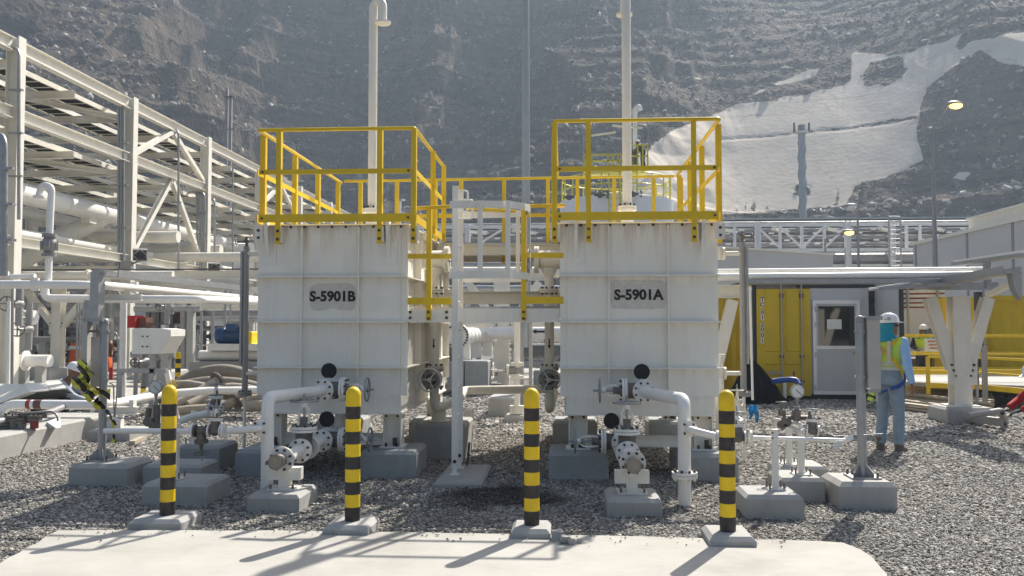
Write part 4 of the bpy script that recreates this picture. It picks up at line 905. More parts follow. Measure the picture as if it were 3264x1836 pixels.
# lines dropping between the tanks
GALVL = paint('pale_wheel_paint', (.55, .55, .54), .4, .2, var=.06)
def drop_line(sx, side, tag):
    Y = 10.7; x = PX(sx, Y); tk = 'tank S-5901' + tag
    zt, zb = PZ(sx, 828, Y), PZ(sx, 1300, Y)
    T = thing('drop_line', 'cream vertical pipe with black flow arrow beside %s' % tk, 'pipe', (x, Y, zb), 'cream drop lines between the tanks')
    xs = GX0 - .1 if side > 0 else GX1 + .1
    hd = part(T, 'header', CREAM); hd.smooth_lathe((xs, Y, zt), (side, 0, 0), [(0, .112), (abs(x + side * .10 - xs), .112), (abs(x + side * .12 - xs), .10)], 20)
    bf = part(T, 'blind_flange', CREAM); q = x + side * .125
    bf.lathe((q, Y, zt), (side, 0, 0), [(0, .05), (0, .165), (.025, .165), (.025, .155), (.03, .155), (.03, .165), (.055, .165), (.055, .0)], 28)
    wh = part(T, 'hand_wheel', GALV); wh.torus((q + side * .12, Y, zt - .02), (side, .15, 0), .145, .010, 28, 8)
    for i in range(4): an = i * math.pi / 4; d_ = V(0, math.cos(an), math.sin(an)) * .145; c = V(q + side * .12, Y, zt - .02); wh.bar(c - d_, c + d_, .01, .008)
    part(wh, 'stem', GALV).cyl((q + side * .05, Y, zt - .02), (q + side * .14, Y, zt - .02), .012, 8)
    pp = part(T, 'pipe', WHITE); pp.cyl((x, Y, zt - .09), (x, Y, zb + .37), .058, 18); pp.smooth_lathe((x, Y, zt - .2), (0, 0, 1), [(0, .058), (.05, .085), (.1, .10)], 18)
    for zc in (PZ(sx, 921, Y), PZ(sx, 1166, Y)):
        f = part(T, 'flange', CREAM); flange(f, (x, Y, zc), (0, 0, 1), .114, .022); flange(f, (x, Y, zc - .026), (0, 0, 1), .114, .022)
        part(f, 'bolt_ring', BOLT).bolts((x, Y, zc), (0, 0, 1), .092, 8, .012, .024); part(f, 'nut_ring', BOLT).bolts((x, Y, zc - .048), (0, 0, -1), .092, 8, .012, .022)
    ar = part(T, 'flow_arrow', INK, 'black painted arrow pointing down'); ax, az = x - .0, PZ(sx, 1095, Y)
    yy = Y - .0592
    ar.prism([(ax - .008, yy, az + .06), (ax - .008, yy, az - .02), (ax - .02, yy, az - .02), (ax, yy, az - .065), (ax + .02, yy, az - .02), (ax + .008, yy, az - .02), (ax + .008, yy, az + .06)][::-1], (0, .004, 0))
    zv = PZ(sx, 1205, Y)
    gate_valve('grey gate valve with front hand wheel on the line beside %s' % tk, (x, Y, zv), (0, 0, 1), (0, -1, 0), dist=.40, wheelR=.135, body=DSTEEL, fl=GPIPE, wm=GALVL, roll=math.pi / 2 * (1 if side < 0 else .4))
    return x, Y, zb
x, Y, zb = drop_line(1385, 1, 'B')
T = thing('low_cross_pipe', 'cream horizontal pipe linking the two drop lines low between the tanks', 'pipe', (x + .5, 11.2, .3))
x2 = PX(1751, 10.7)
part(T, 'pipe', CREAM).pipe([(x, 10.7, zb + .36), (x, 10.7, zb - .02), (x + .25, 11.1, zb + .06), (PX(1478, 11.9), 11.9, PZ(1478, 1244, 11.9)), (PX(1735, 11.9), 11.9, PZ(1735, 1240, 11.9)), (x2 + .05, 11.9, zb + .1), (x2, 10.9, zb - .01), (x2, 10.7, zb), (x2, 10.7, zb + .36)], .057, .11, 16)
drop_line(1751, -1, 'A')
q = solo('concrete_block', 'dark shaded concrete block behind the caged ladder', 'concrete block', CONC, 'concrete support blocks'); a = PX(1322, 10.6); q.cbox(a, a + .62, 10.6, 11.5, -.05, .42, .03)
T = thing('pipe_stub_support', 'short cream pipe stub standing on the block behind the ladder', 'support', (x, 10.95, .42)); part(T, 'stub', CREAM).cyl((x + .02, 10.95, .43), (x + .02, 10.95, zb - .02), .09, 18); part(T, 'base_plate', CREAM).cyl((x + .02, 10.95, .42), (x + .02, 10.95, .432), .14, 20)
# ================================================================== foreground: bollards, posts, small pipework
def bollard(sx, sy, zb, h, r, label, grp, bands=True, base=None, Yc=None):
    q = P(sx, sy, Yc); x, Y = q.x, Yc
    T = thing('bollard', label, 'bollard', (x, Y, 0), grp)
    if base:
        b = part(T, 'base_block', CONC); x0, x1, d = base; b.cbox(x - x0, x + x1, Y - d * .5, Y + d * .5, -.05, zb, .03)
    s = part(T, 'post', BLK); n = 24; st = .0965; zt = zb + h
    edges = [zt - .152 - k * st for k in range(9)]
    prof = [(zb, r)]; cur = zb; col = []
    zs = [zb] + sorted([e for e in edges if e > zb + .01]) 
    for i in range(len(zs)):
        z1 = zs[i + 1] if i + 1 < len(zs) else zt - r * 1.05
        s.use(YELB if (len(zs) - 1 - i) % 2 == 0 else BLK).lathe((x, Y, zs[i]), (0, 0, 1), [(0, r), (z1 - zs[i], r)], n, caps=False)
    s.use(YELB).smooth_lathe((x, Y, zt - r * 1.05), (0, 0, 1), [(0, r)] + [(r * 1.05 * math.sin(t), max(.002, r * math.cos(t))) for t in (.3, .6, .9, 1.2, 1.4, 1.57)], n)
BG = 'black and yellow bollards along the slab'
bollard(533, 1655, .10, 1.03, .0585, 'striped bollard standing furthest left along the concrete slab', BG, base=(.22, .20, .40), Yc=6.92)
bollard(1123, 1666, .10, 1.03, .0585, 'striped bollard on the slab edge in front of tank S-5901B', BG, base=(.18, .17, .40), Yc=6.80)
bollard(1695, 1670, .10, 1.03, .0585, 'striped bollard on the slab edge just right of the caged ladder', BG, base=(.15, .145, .36), Yc=6.74)
bollard(2320, 1683, .10, 1.03, .0585, 'striped bollard furthest right, by the corner of tank S-5901A', BG, base=(.165, .165, .42), Yc=6.62)
FB = 'distant bollards by the hose pile'
bollard(566, 1240, .0, 1.05, .058, 'small distant striped bollard standing behind the hose pile', FB, Yc=18.5)
bollard(457, 1240, .0, 1.05, .058, 'small distant striped bollard below the cream instrument box', FB, Yc=19.0)

def block(label, x0, x1, y_front, depth, h, sy=None, c=.03, m=CONC):
    q = solo('concrete_block', label, 'concrete block', m, 'concrete support blocks'); a, b = PX(x0, y_front), PX(x1, y_front); q.cbox(a, b, y_front, y_front + depth, -.05, h, c); return (a + b) / 2, y_front + depth / 2
def base_post(T, x, Y, z0, z1, w=.07, mat=WHITE, round_=False, nb=4):
    p = part(T, 'post', mat)
    if round_: p.cyl((x, Y, z0 + .01), (x, Y, z1), w / 2, 16)
    else: p.ibeam((x, Y, z0 + .01), (x, Y, z1), w, w, .008, up=(0, 1, 0)) if False else p.box(x - w / 2, x + w / 2, Y - w / 2, Y + w / 2, z0 + .01, z1)
    b = part(T, 'base_plate', mat); b.box(x - w * 1.5, x + w * 1.5, Y - w * 1.5, Y + w * 1.5, z0 + .001, z0 + .012)
    bo = part(b, 'anchor_bolt', DSTEEL)
    for dx in (-1, 1):
        for dy in (-1, 1): bo.cyl((x + dx * w * 1.2, Y + dy * w * 1.2, z0 + .01), (x + dx * w * 1.2, Y + dy * w * 1.2, z0 + .065), .009, 6)
# --- right cluster: three blocks with white posts
x1, y1 = block('grey concrete block nearest the right striped bollard', 2372, 2556, 7.46, .50, .20)
T = thing('pipe_post', 'short white square post with two bolt holes, nearest the right bollard', 'post', (x1, 7.8, .2), 'white pipe posts'); px_ = PX(2465, 7.75); base_post(T, px_, 7.75, .2, PZ(2465, 1368, 7.75), .05)
h = part(T, 'bolt_hole', BOLT)
for yy in (1380, 1397): q = P(2463, yy, 7.72); h.cyl((q.x, 7.7245, q.z), (q.x, 7.722, q.z), .008, 10)
x2, y2 = block('grey concrete block in the middle of the right pipe post cluster', 2480, 2622, 8.2, .50, .22)
T = thing('pipe_post', 'white pipe post carrying the pressure gauge on the right', 'post', (x2, 8.45, .22), 'white pipe posts'); pm = PX(2547, 8.42); base_post(T, pm, 8.42, .22, PZ(2547, 1365, 8.42), .055)
x3, y3 = block('grey concrete block at the back of the right pipe post cluster', 2478, 2632, 9.0, .50, .20)
T = thing('pipe_post', 'white pipe post at the back of the right cluster', 'post', (x3, 9.2, .2), 'white pipe posts'); pb = PX(2510, 9.15); base_post(T, pb, 9.15, .2, PZ(2510, 1352, 9.15), .055)
def gauge(label, c, r, stemlen, face=(0, -1, 0)):
    c = Vector(c); f = Vector(face).normalized(); T = thing('pressure_gauge', label, 'gauge', c - V(0, 0, stemlen), 'round pressure gauges')
    part(T, 'case', GPIPE).lathe(c - f * .035, f, [(0, r * .8), (.008, r * .97), (.05, r * .97), (.05, r * 1.08), (.06, r * 1.08), (.062, r * .93), (.059, r * .92)], 28, caps=False)
    part(T, 'dial', PAPER).cyl(c + f * .024, c + f * .0265, r * .93, 28)
    a, b, _ = frame(f); nd_ = part(T, 'needle', INK); nd_.bar(c + f * .0285 - a * r * .25 + b * r * .25, c + f * .0285 + a * r * .65 - b * r * .6, .006, .002, up=f)
    tk = part(T, 'scale_marks', INK, kind='stuff')
    for i in range(19):
        t = R(-225 + 270 * i / 18); d = a * math.cos(t) + b * math.sin(t); tk.bar(c + f * .0275 + d * r * .78, c + f * .0275 + d * r * .88, .003, .0015, up=f)
    s = part(T, 'stem', GPIPE); s.cyl(c - V(0, 0, r), c - V(0, 0, stemlen), .012, 10); s.cyl(c - V(0, 0, r * 1.0), c - V(0, 0, r + .03), .02, 8); s.cyl(c - V(0, 0, stemlen * .75), c - V(0, 0, stemlen), .022, 8)
gauge('white dial pressure gauge on the right pipe cluster', P(2540, 1247, 8.4), .062, .19)
def small_valve(label, c, flow, stem, k=.5, body=DSTEEL, fl=PIPEW):
    return gate_valve(label, c, flow, stem, k=k, wheelR=.15, dist=.42, body=body, fl=fl, grp='small valves')
YR = 7.93; zs = PZ(2440, 1392, YR); vx = PX(2178, 8.0)
T = thing('side_pipe', 'thin white pipe running right from the drain pipe of tank S-5901A past three posts', 'pipe', (vx + .6, YR, zs))
zt = PZ(2189, 1366, 7.93); xe = PX(2690, YR)
f = part(T, 'flange', PIPEW); f.lathe((vx + .03, 7.925, zt), (0, -1, 0), [(-.03, .05), (0, .05), (0, .03), (0, .075), (.022, .075), (.022, .03)], 22); bolt_set(f, (vx + .03, 7.903, zt), (0, -1, 0), .056, 4, .011, .02)
part(T, 'elbow_pipe', PIPEW).pipe([(vx + .03, 7.94, zt), (vx + .03, 7.84, zt), (PX(2276, 7.88), 7.86, zs + .01)], .031, .05, 14)
p = part(T, 'pipe', PIPEW); p.cyl((PX(2380, YR), 7.86, zs), (xe, 7.86, zs - .02), .019, 12)
for sx in (2276, 2288, 2380): f = part(T, 'flange', PIPEW); q = PX(sx, YR); f.cyl((q, 7.86, zs), (q + .018, 7.86, zs), .062, 20)
for k, sx in enumerate((2345,)): small_valve('small dark grey valve on the thin pipe behind the right striped bollard', (PX(sx, YR), 7.86, zs), (1, 0, 0), (0, .3, 1), .5)
part(T, 'end_tee', PIPEW).cyl((xe, 7.8, zs + .015), (xe, 7.93, zs - .02), .026, 12)
part(T, 'rear_loop', PIPEW).pipe([(pm, 8.40, zs + .02), (PX(2545, 8.40), 8.40, PZ(2545, 1350, 8.4)), P(2470, 1338, 8.7), P(2475, 1352, 9.1)], .019, .05, 12)
part(T, 'riser', PIPEW).pipe([P(2472, 1338, 8.72), P(2590, 1392, 8.2)], .019, n=12)
T = thing('instrument_manifold', 'cluster of small dark needle valves below the right pressure gauge', 'valve cluster', P(2540, 1330, 8.4), 'needle valve clusters')
b = part(T, 'block', DSTEEL); q = P(2538, 1325, 8.4); b.rbox(q.x - .035, q.x + .035, 8.36, 8.44, q.z - .05, q.z + .06, .012); b.cyl(q + V(-.1, 0, -.02), q + V(.12, 0, -.02), .022, 10)
for sx, sy, e in ((2490, 1283, 1), (2580, 1312, 0), (2500, 1310, 0)):
    v = part(T, 'needle_valve', DSTEEL); q = P(sx, sy, 8.35); v.cyl(q, q - V(0, 0, .10), .014, 8); v.cyl(q - V(0, 0, .06), q - V(0, 0, .12), .03, 10); w_ = part(v, 'hand_wheel', GALV); w_.torus(q + V(0, 0, .005), (0, .1, 1), .045, .006, 18, 6); w_.bar(q - V(.045, 0, -.005), q + V(.045, 0, .005), .008, .006)
for sx, sy in ((2490, 1352), (2505, 1345)): v = part(T, 'cap', DSTEEL); q = P(sx, sy, 8.45); v.cyl(q, q + V(0, -.05, 0), .042, 14)
small_valve('small grey valve with dark wheel right of the gauge post', P(2590, 1372, 8.1), (1, -.2, -.1), (.05, .1, 1), .45, fl=PIPEW)
s = solo('plastic_ribbon', 'pale plastic ribbon tied at the end of the thin right pipe', 'ribbon', PAPER)
s.sheet([[P(2672, 1402, 7.8), P(2690, 1404, 7.8)], [P(2662, 1416, 7.79), P(2680, 1422, 7.79)], [P(2647, 1437, 7.78), P(2660, 1441, 7.78)]], .002)
s = solo('impulse_tube', 'thin bent steel tube across the right pipe cluster', 'tube', GALV); s.pipe([P(2592, 1325, 8.1), P(2603, 1380, 8.1), P(2603, 1438, 8.1)], .006, .02, 6)
s = solo('impulse_tube', 'thin wire slung from the gauge cluster to the right pole', 'wire', GALV); s.tube([P(2600, 1362, 8.1), P(2660, 1390, 8.0), P(2740, 1387, 8.0), P(2815, 1382, 8.1)], .003, 5)
# --- galvanised poles with sheet-metal sun shades
def pole(label, sx, sy_top, x0, x1, yf, depth, hb, shade, lab2, sh_side, tag_):
    x, Y = block('grey concrete block under the %s' % tag_, x0, x1, yf, depth, hb, c=.04)
    T = thing('steel_pole', label, 'pole', (x, Y, hb), 'galvanised instrument poles'); x = PX(sx, Y); zt = PZ(sx, sy_top, Y)
    part(T, 'pole_tube', GALV).smooth_lathe((x, Y, hb + .01), (0, 0, 1), [(0, .041), (zt - hb - .05, .041), (zt - hb - .025, .036), (zt - hb - .01, .02)], 18)
    part(T, 'cap', GPIPE).smooth_lathe((x, Y, zt - .06), (0, 0, 1), [(0, .046), (.035, .046), (.06, .032), (.068, .008)], 16)
    b = part(T, 'base_plate', GALV); b.box(x - .13, x + .13, Y - .13, Y + .13, hb + .001, hb + .016)
    for a in range(4):
        g_ = part(T, 'gusset', GALV); d = V(math.cos(a * math.pi / 2 + .6), math.sin(a * math.pi / 2 + .6), 0); n = V(-d.y, d.x, 0) * .005; c = V(x, Y, hb + .016)
        g_.prism([c + d * .038 - n, c + d * .12 - n, c + d * .12 - n + V(0, 0, .03), c + d * .038 - n + V(0, 0, .11)], n * 2)
    bo = part(b, 'anchor_bolt', DSTEEL)
    for dx in (-.1, .1):
        for dy in (-.1, .1): bo.cyl((x + dx, Y + dy, hb + .016), (x + dx, Y + dy, hb + .06), .012, 6)
    sx0, sx1, sy0, sy1 = shade; S = thing('sun_shade', lab2, 'sun shade', P(sx0, sy1, Y), 'sheet metal sun shades')
    a, c = P(sx0, sy0, Y), P(sx1, sy1, Y); pn = part(S, 'panel', SHADEP); 
    if sh_side > 0:
        pn.box(a.x, c.x, Y - .06, Y - .055, c.z, a.z); pn.box(c.x - .005, c.x, Y - .055, Y + .12, c.z, a.z); pn.box(a.x, a.x + .004, Y - .055, Y + .12, c.z, a.z)
    else:
        pn.box(a.x, a.x + .06, Y - .10, Y - .095, c.z, a.z); pn.box(a.x, a.x + .006, Y - .095, Y + .1, c.z, a.z); pn.box(a.x + .06, c.x, Y - .02, Y - .014, c.z + .03, a.z - .16)
    part(S, 'lid', GALV).box(a.x - .01, c.x + .02, Y - .075, Y + .13, a.z + .001, a.z + .035)
    br = part(S, 'clamp', GALV)
    for z in (a.z - .1, c.z + .1): br.lathe((x, Y, z - .012), (0, 0, 1), [(0, .042), (0, .052), (.024, .052), (.024, .042)], 16); br.box(min(x, a.x), max(x, a.x) + .02, Y + .03, Y + .04, z - .012, z + .012)
    part(S, 'bottom_bracket', GALV).box(a.x, c.x, Y - .05, Y + .1, c.z - .035, c.z - .002)
pole('grey steel pole on a concrete block beside the standing worker', 2741, 1008, 2667, 2850, 7.9, .55, .24, (2757, 2801, 1020, 1238), 'curved grey sheet metal shade hung on the pole beside the standing worker', 1, 'right grey pole')
pole('grey steel pole on a concrete block at the far left with caution tape', 333, 1016, 229, 414, 8.6, .55, .22, (277, 328, 1025, 1242), 'grey sheet metal shade hung on the far left pole', -1, 'far left grey pole')
# --- left cluster
YL = 8.0; vxb = PX(857, 8.0); zl = PZ(770, 1368, YL)
T = thing('side_pipe', 'thin white pipe running left from the drain pipe of tank S-5901B', 'pipe', (vxb - .6, YL, zl))
zt = PZ(838, 1363, 7.93)
f = part(T, 'flange', PIPEW); f.lathe((vxb - .04, 7.925, zt), (0, -1, 0), [(-.03, .05), (0, .05), (0, .03), (0, .078), (.022, .078), (.022, .03)], 22); bolt_set(f, (vxb - .04, 7.903, zt), (0, -1, 0), .058, 4, .011, .02)
part(T, 'elbow_pipe', PIPEW).pipe([(vxb - .04, 7.94, zt), (vxb - .04, 7.85, zt - .005), (PX(738, 7.9), 7.87, zl)], .031, .06, 14)
p = part(T, 'pipe', PIPEW); p.cyl((PX(632, YL), 7.87, zl - .005), (PX(362, YL), 7.87, zl - .01), .025, 12)
for sx in (734, 640): f = part(T, 'flange', PIPEW); q = PX(sx, YL); f.cyl((q - .009, 7.87, zl), (q + .009, 7.87, zl), .066, 20)
small_valve('small dark valve, right one of two left of tank S-5901B drain pipe', (PX(708, YL), 7.87, zl), (1, 0, 0), (0, .1, 1), .52)
small_valve('small dark valve, left one of two left of tank S-5901B drain pipe', (PX(664, YL), 7.87, zl), (1, 0, 0), (0, .1, -1), .5, fl=DSTEEL)
xb, yb = block('grey concrete block behind the left striped bollard', 461, 666, 7.72, .55, .20)
T = thing('pipe_post', 'white post on the block behind the left striped bollard', 'post', (xb, 7.9, .2), 'white pipe posts'); base_post(T, PX(567, 7.95), 7.95, .2, PZ(567, 1350, 7.95), .05)
block('low grey concrete block behind the left block with white post', 463, 648, 8.75, .45, .20)
xb, yb = block('grey concrete block left of tank S-5901B plinth', 572, 705, 9.55, .55, .28, m=CONCP)
T = thing('pipe_post', 'white post on the block left of tank S-5901B', 'post', (xb, 9.8, .28), 'white pipe posts'); base_post(T, PX(622, 9.75), 9.75, .28, PZ(622, 1310, 9.75), .05); part(T, 'cross_arm', PIPEW).pipe([P(565, 1345, 9.7), P(690, 1318, 9.7)], .022, n=10)
gauge('white dial pressure gauge above the left pipe cluster', P(498, 1234, 9.0), .068, .2)
T = thing('instrument_manifold', 'cluster of small dark needle valves below the left pressure gauge', 'valve cluster', P(498, 1330, 9.0), 'needle valve clusters')
q = P(500, 1290, 9.0); part(T, 'block', DSTEEL).cyl(q, q - V(0, 0, .28), .035, 10)
for sx, sy in ((470, 1345), (488, 1360)): q = P(sx, sy, 8.95); part(T, 'cap', DSTEEL).cyl(q + V(0, .05, 0), q, .05, 14)
part(T, 'drain', DSTEEL).cyl(P(475, 1300, 9), P(470, 1345, 9), .03, 10)
small_valve('dark gate valve standing behind the thin left pipe', P(688, 1300, 9.6), (1, 0, -.15), (0, 0, 1), .62)
T = thing('side_pipe', 'pale pipe stub with flange behind the thin left pipe', 'pipe', P(650, 1320, 9.6)); part(T, 'pipe', PIPEW).pipe([P(690, 1310, 9.6), P(600, 1330, 9.6), P(570, 1345, 9.5)], .035, .05); 
part(T, 'flange', PIPEW).cyl(P(668, 1306, 9.58), P(680, 1304, 9.62), .075, 18)
# --- level gauges on the outer sides of the tanks
def standpipe(tag, sx, ztop_y, side, Y=10.6):
    x = PX(sx, Y); zt = PZ(sx, ztop_y, Y); zb = PZ(sx, 1255, Y); tk = 'tank S-5901' + tag
    T = thing('level_standpipe', 'grey vertical level gauge pipe on the outer side of %s' % tk, 'level gauge', (x, Y, 0), 'level gauge standpipes')
    part(T, 'tube', GPIPE).cyl((x, Y, zb), (x, Y, zt), .036, 16)
    part(T, 'sight_strip', GALV).box(x - side * .0 + (.04 if side > 0 else -.066), x + (.066 if side > 0 else -.04), Y - .03, Y + .01, zb + .35, zt - .06)
    f = part(T, 'flange', GPIPE); f.cyl((x, Y, zb - .03), (x, Y, zb - .004), .085, 20); f.cyl((x, Y, zb), (x, Y, zb + .024), .085, 20)
    part(f, 'bolt_ring', BOLT).bolts((x, Y, zb + .024), (0, 0, 1), .066, 6, .010, .02)
    part(T, 'drain_tube', PIPEW).cyl((x, Y, zb - .03), (x, Y, .0), .020, 12)
    tx = PX(841, TY0) if side < 0 else PX(2268, TY0)
    for yy in (808, 1190):
        z = PZ(sx, yy, Y); n = part(T, 'branch', CREAM); n.cyl((x, Y, z), (tx, Y, z), .03 if side < 0 else .026, 12)
        m = (x + tx) / 2
        for xx in (m - side * .06, m + side * .06): fl = part(T, 'branch_flange', CREAM); fl.cyl((xx - .013, Y, z), (xx + .013, Y, z), .075, 20)
        if side > 0: part(T, 'branch_valve', CREAM).smooth_lathe((m, Y, z - .07), (0, 0, 1), [(0, .04), (.03, .06), (.11, .06), (.14, .05)], 14)
        if side > 0 and yy > 1000:
            v = part(T, 'valve_bonnet', CREAM); v.cyl((m, Y, z + .06), (m, Y, z + .20), .03, 10); v.torus((m, Y, z + .22), (0, 0, 1), .055, .008, 18, 6); v.bar((m - .05, Y, z + .22), (m + .05, Y, z + .22), .01, .01)
            part(T, 'lower_leg', PIPEW).cyl((m, Y, z - .05), (m, Y, .05), .05, 14)
    v = part(T, 'top_valve', DSTEEL); v.cyl((x, Y, zt), (x, Y, zt + .12), .02, 10); v.ball((x, Y, zt + .07), .034); v.cyl((x, Y, zt + .06), (x + side * .11, Y - .02, zt + .06), .016, 8)
    w_ = part(v, 'hand_wheel', DSTEEL); c = V(x + side * .12, Y - .02, zt + .06); w_.torus(c, (1, 0, .15), .04, .007, 16, 6); w_.bar(c - V(0, .04, 0), c + V(0, .04, 0), .008, .008)
standpipe('B', 783, 786, -1); standpipe('A', 2368, 772, 1)
T = thing('white_tube', 'thin white vertical tube beside the level gauge of tank S-5901A', 'pipe', P(2397, 1270, 10.3)); part(T, 'tube', PIPEW).cyl(P(2399, 1275, 10.3), P(2391, 920, 10.3), .014, 12); q = P(2391, 920, 10.3); part(T, 'cap', PIPEW).smooth_lathe(q - V(0, 0, .02), (0, 0, 1), [(0, .018), (.03, .018), (.045, .008)], 12)
small_valve('small grey valve low beside the level gauge of tank S-5901A', P(2350, 1303, 10.2), (1, 0, 0), (0, 0, 1), .5, body=CREAM, fl=CREAM)
T = thing('side_pipe', 'small cream bent pipe low behind the right striped bollard', 'pipe', P(2345, 1340, 10.2)); part(T, 'pipe', CREAM).pipe([P(2300, 1300, 10.2), P(2320, 1310, 10.2), P(2370, 1345, 10.0), P(2310, 1350, 9.9)], .026, .05)
s = solo('blue_ribbon', 'bright blue ribbon tied to a pipe behind the right striped bollard', 'ribbon', LBLUE)
for o in (0, 1):
    s.sheet([[P(2388 + 16 * o, 1292, 9.6), P(2398 + 16 * o, 1290, 9.6)], [P(2385 + 14 * o, 1310, 9.57), P(2402 + 14 * o, 1308, 9.62)], [P(2390 + 18 * o, 1325, 9.62), P(2400 + 20 * o, 1326, 9.57)], [P(2386 + 22 * o, 1336 + 10 * o, 9.6), P(2392 + 24 * o, 1338 + 10 * o, 9.6)]], .003)
s = solo('yellow_nozzle', 'yellow hose nozzle with a thin rod lying on the gravel by the right blocks', 'hose nozzle', YELB); q = G(2637, 1560, .05); s.ball(q, .045, .035, .03); s.use(GALV).cyl(q, G(2705, 1618, .02), .007, 6)
rr = random.Random(5)
for (sx, sy, k, lab) in ((1776, 1712, 1.0, 'largest broken concrete lump on the slab edge by the middle bollard'), (1800, 1722, .8, 'second broken concrete lump, just right of the largest one'), (1822, 1726, .6, 'third broken concrete lump on the slab, right of two bigger ones'), (1845, 1722, .45, 'small rightmost concrete crumb on the slab edge'), (1662, 1706, .5, 'small concrete crumb lying against the base of the middle bollard')):
    s = solo('concrete_lump', lab, 'rubble', CONC, 'concrete lumps on the slab edge'); q = G(sx, sy + 8, .035); c = q + V(0, 0, .03 * k); a = .05 * k
    m_ = [(-1, -1, -1), (1, -1, -1), (1, 1, -1), (-1, 1, -1), (-1, -1, 1), (1, -1, 1), (1, 1, 1), (-1, 1, 1)]
    s.hexa([c + V(i * a * rr.uniform(.5, 1.1), j * a * rr.uniform(.5, 1.1), l * a * rr.uniform(.5, .9)) for i, j, l in m_])
# ================================================================== left: tall pipe rack running away from us
XR = PX(405, 27.5); XLf = XR - 7.0
T = thing('pipe_rack', 'tall white steel pipe rack receding along the left side', 'pipe rack', (XR, 27.5, 0))
CY_ = [15.5, 21.5, 27.5, 33.5, 39.6, 45.6, 51.6, 57.6]
for y in CY_:
    for x in (XR, XLf):
        c = part(T, 'column', CREAM); c.ibeam((x, y, 0), (x, y, 8.98), .34, .30, .022, up=(1, 0, 0)); c.box(x - .25, x + .25, y - .25, y + .25, .0, .03)
for x in (XR, XLf):
    for a, b in zip(CY_[:-1], CY_[1:]):
        for z, h in ((8.74, .34), (7.0, .30), (3.75, .26)):
            part(T, 'side_beam', CREAM).ibeam((x, a + .18, z), (x, b - .18, z), h, .22, .02)
yy = 15.5
while yy < 58:
    col = any(abs(yy - c) < .3 for c in CY_)
    for z, h in ((8.30, .22), (6.54, .20)) + (((3.4, .26),) if col else ()):
        part(T, 'cross_beam', CREAM).ibeam((XLf + .17, yy, z), (XR - .17, yy, z), h, .15, .014)
    yy += 3.005
for i in (2, 4):
    a, b = CY_[i], CY_[i + 1]; m = (a + b) / 2
    for z0, z1 in ((7.2, 8.55), (3.95, 6.83)):
        for e in (a + .2, b - .2): part(T, 'brace', CREAM).ibeam((XR, m, z1), (XR, e, z0), .16, .16, .012, up=(1, 0, 0))
for i in (1,):
    part(T, 'plan_brace', CREAM).ibeam((XR - .3, 27.4, 8.3), (XR - 3.5, 22.0, 8.3), .15, .15, .01); part(T, 'plan_brace', CREAM).ibeam((XR - .3, 27.4, 6.5), (XR - 3.5, 22.0, 6.5), .15, .15, .01)
# cable trays lying on the rack
for k, (x, z) in enumerate([(XR - 1.0, 8.47), (XR - 2.3, 8.47), (XR - 4.0, 8.47), (XR - 5.9, 8.47), (XR - 1.0, 6.70), (XR - 2.6, 6.70), (XR - 4.4, 6.70), (XR - 6.1, 6.70)]):
    lv = 'upper' if z > 8 else 'lower'; pos = ('first', 'second', 'third', 'fourth')[k % 4]
    C = thing('cable_tray', '%s dark cable tray from the right on the %s level of the left rack' % (pos, lv), 'cable tray', (x, 36, z), 'cable trays on the left rack')
    for s in (-1, 1): part(C, 'side_rail', CREAM).box(x + s * .38 - .025, x + s * .38 + .025, 16, 57.5, z - .06, z + .08)
    cb = part(C, 'cable_bed', DARKC, kind='stuff')
    for j in range(7): cb.cyl((x - .29 + j * .097, 16, z + .02 + .02 * (j % 2)), (x - .29 + j * .097, 57.5, z + .02 + .02 * (j % 3)), .046, 6)
    rg = part(C, 'rung', CREAM, kind='stuff')
    for j in range(68): rg.box(x - .355, x + .355, 16.2 + j * .61, 16.24 + j * .61, z - .055, z - .035)
# pipes in the rack
def rack_pipe(label, dx, z, r, y0=16, y1=57, m=PIPEW, hoops=True):
    T = thing('rack_pipe', label, 'pipe', (XR + dx, 36, z), 'pipes in the left rack'); part(T, 'pipe', m).cyl((XR + dx, y0, z), (XR + dx, y1, z), r, 28)
    for y in np.arange(21.5, 57, 6.02): part(T, 'pipe_shoe', CREAM).box(XR + dx - r * .5, XR + dx + r * .5, y - .2, y + .2, z - r - .14, z - r + .05)
    if hoops:
        for y in (26, 30.2, 34.4, 38.6): part(T, 'weld_band', CREAM).lathe((XR + dx, y, z), (0, 1, 0), [(0, r), (0, r + .012), (.08, r + .012), (.08, r)], 28)
rack_pipe('thick white pipe running the length of the left rack', -1.35, 5.35, .30)
rack_pipe('slimmer white pipe beside the thick one in the left rack', -2.9, 5.15, .20)
rack_pipe('cream pipe low in the left rack', -1.2, 4.15, .16, m=CREAM)
rack_pipe('second cream pipe low in the left rack, further left', -2.4, 4.25, .24, m=CREAM)
T = thing('branch_pipe', 'thick cream branch pipe slanting down from the rack pipe at far left', 'pipe', (XR - 1.6, 27, 4)); part(T, 'pipe', CREAM).pipe([(XR - 1.35, 28.6, 5.3), P(190, 760, 27.0), P(60, 835, 26.3), P(-120, 850, 26)], .30, .7, 22)
for k, (y, z, r) in enumerate(((29.4, 4.65, .2), (31.6, 4.12, .18), (35.2, 4.7, .22), (24.2, 3.05, .10))):
    T = thing('cross_pipe', ('cream pipe crossing beneath the left rack behind its second column', 'thick cream pipe crossing beneath the middle of the left rack', 'cream pipe crossing beneath the left rack further back', 'cream pipe crossing low in front of the left rack')[k], 'pipe', (-15, y, z), 'pipes crossing under the left rack'); part(T, 'pipe', CREAM).cyl((-24, y, z), ((-13.2, -6.5, -14, -11)[k], y, z), r, 20)
    part(T, 'end_flange', CREAM).cyl((-16.5 + k, y, z), (-16.42 + k, y, z), r * 1.5, 20)
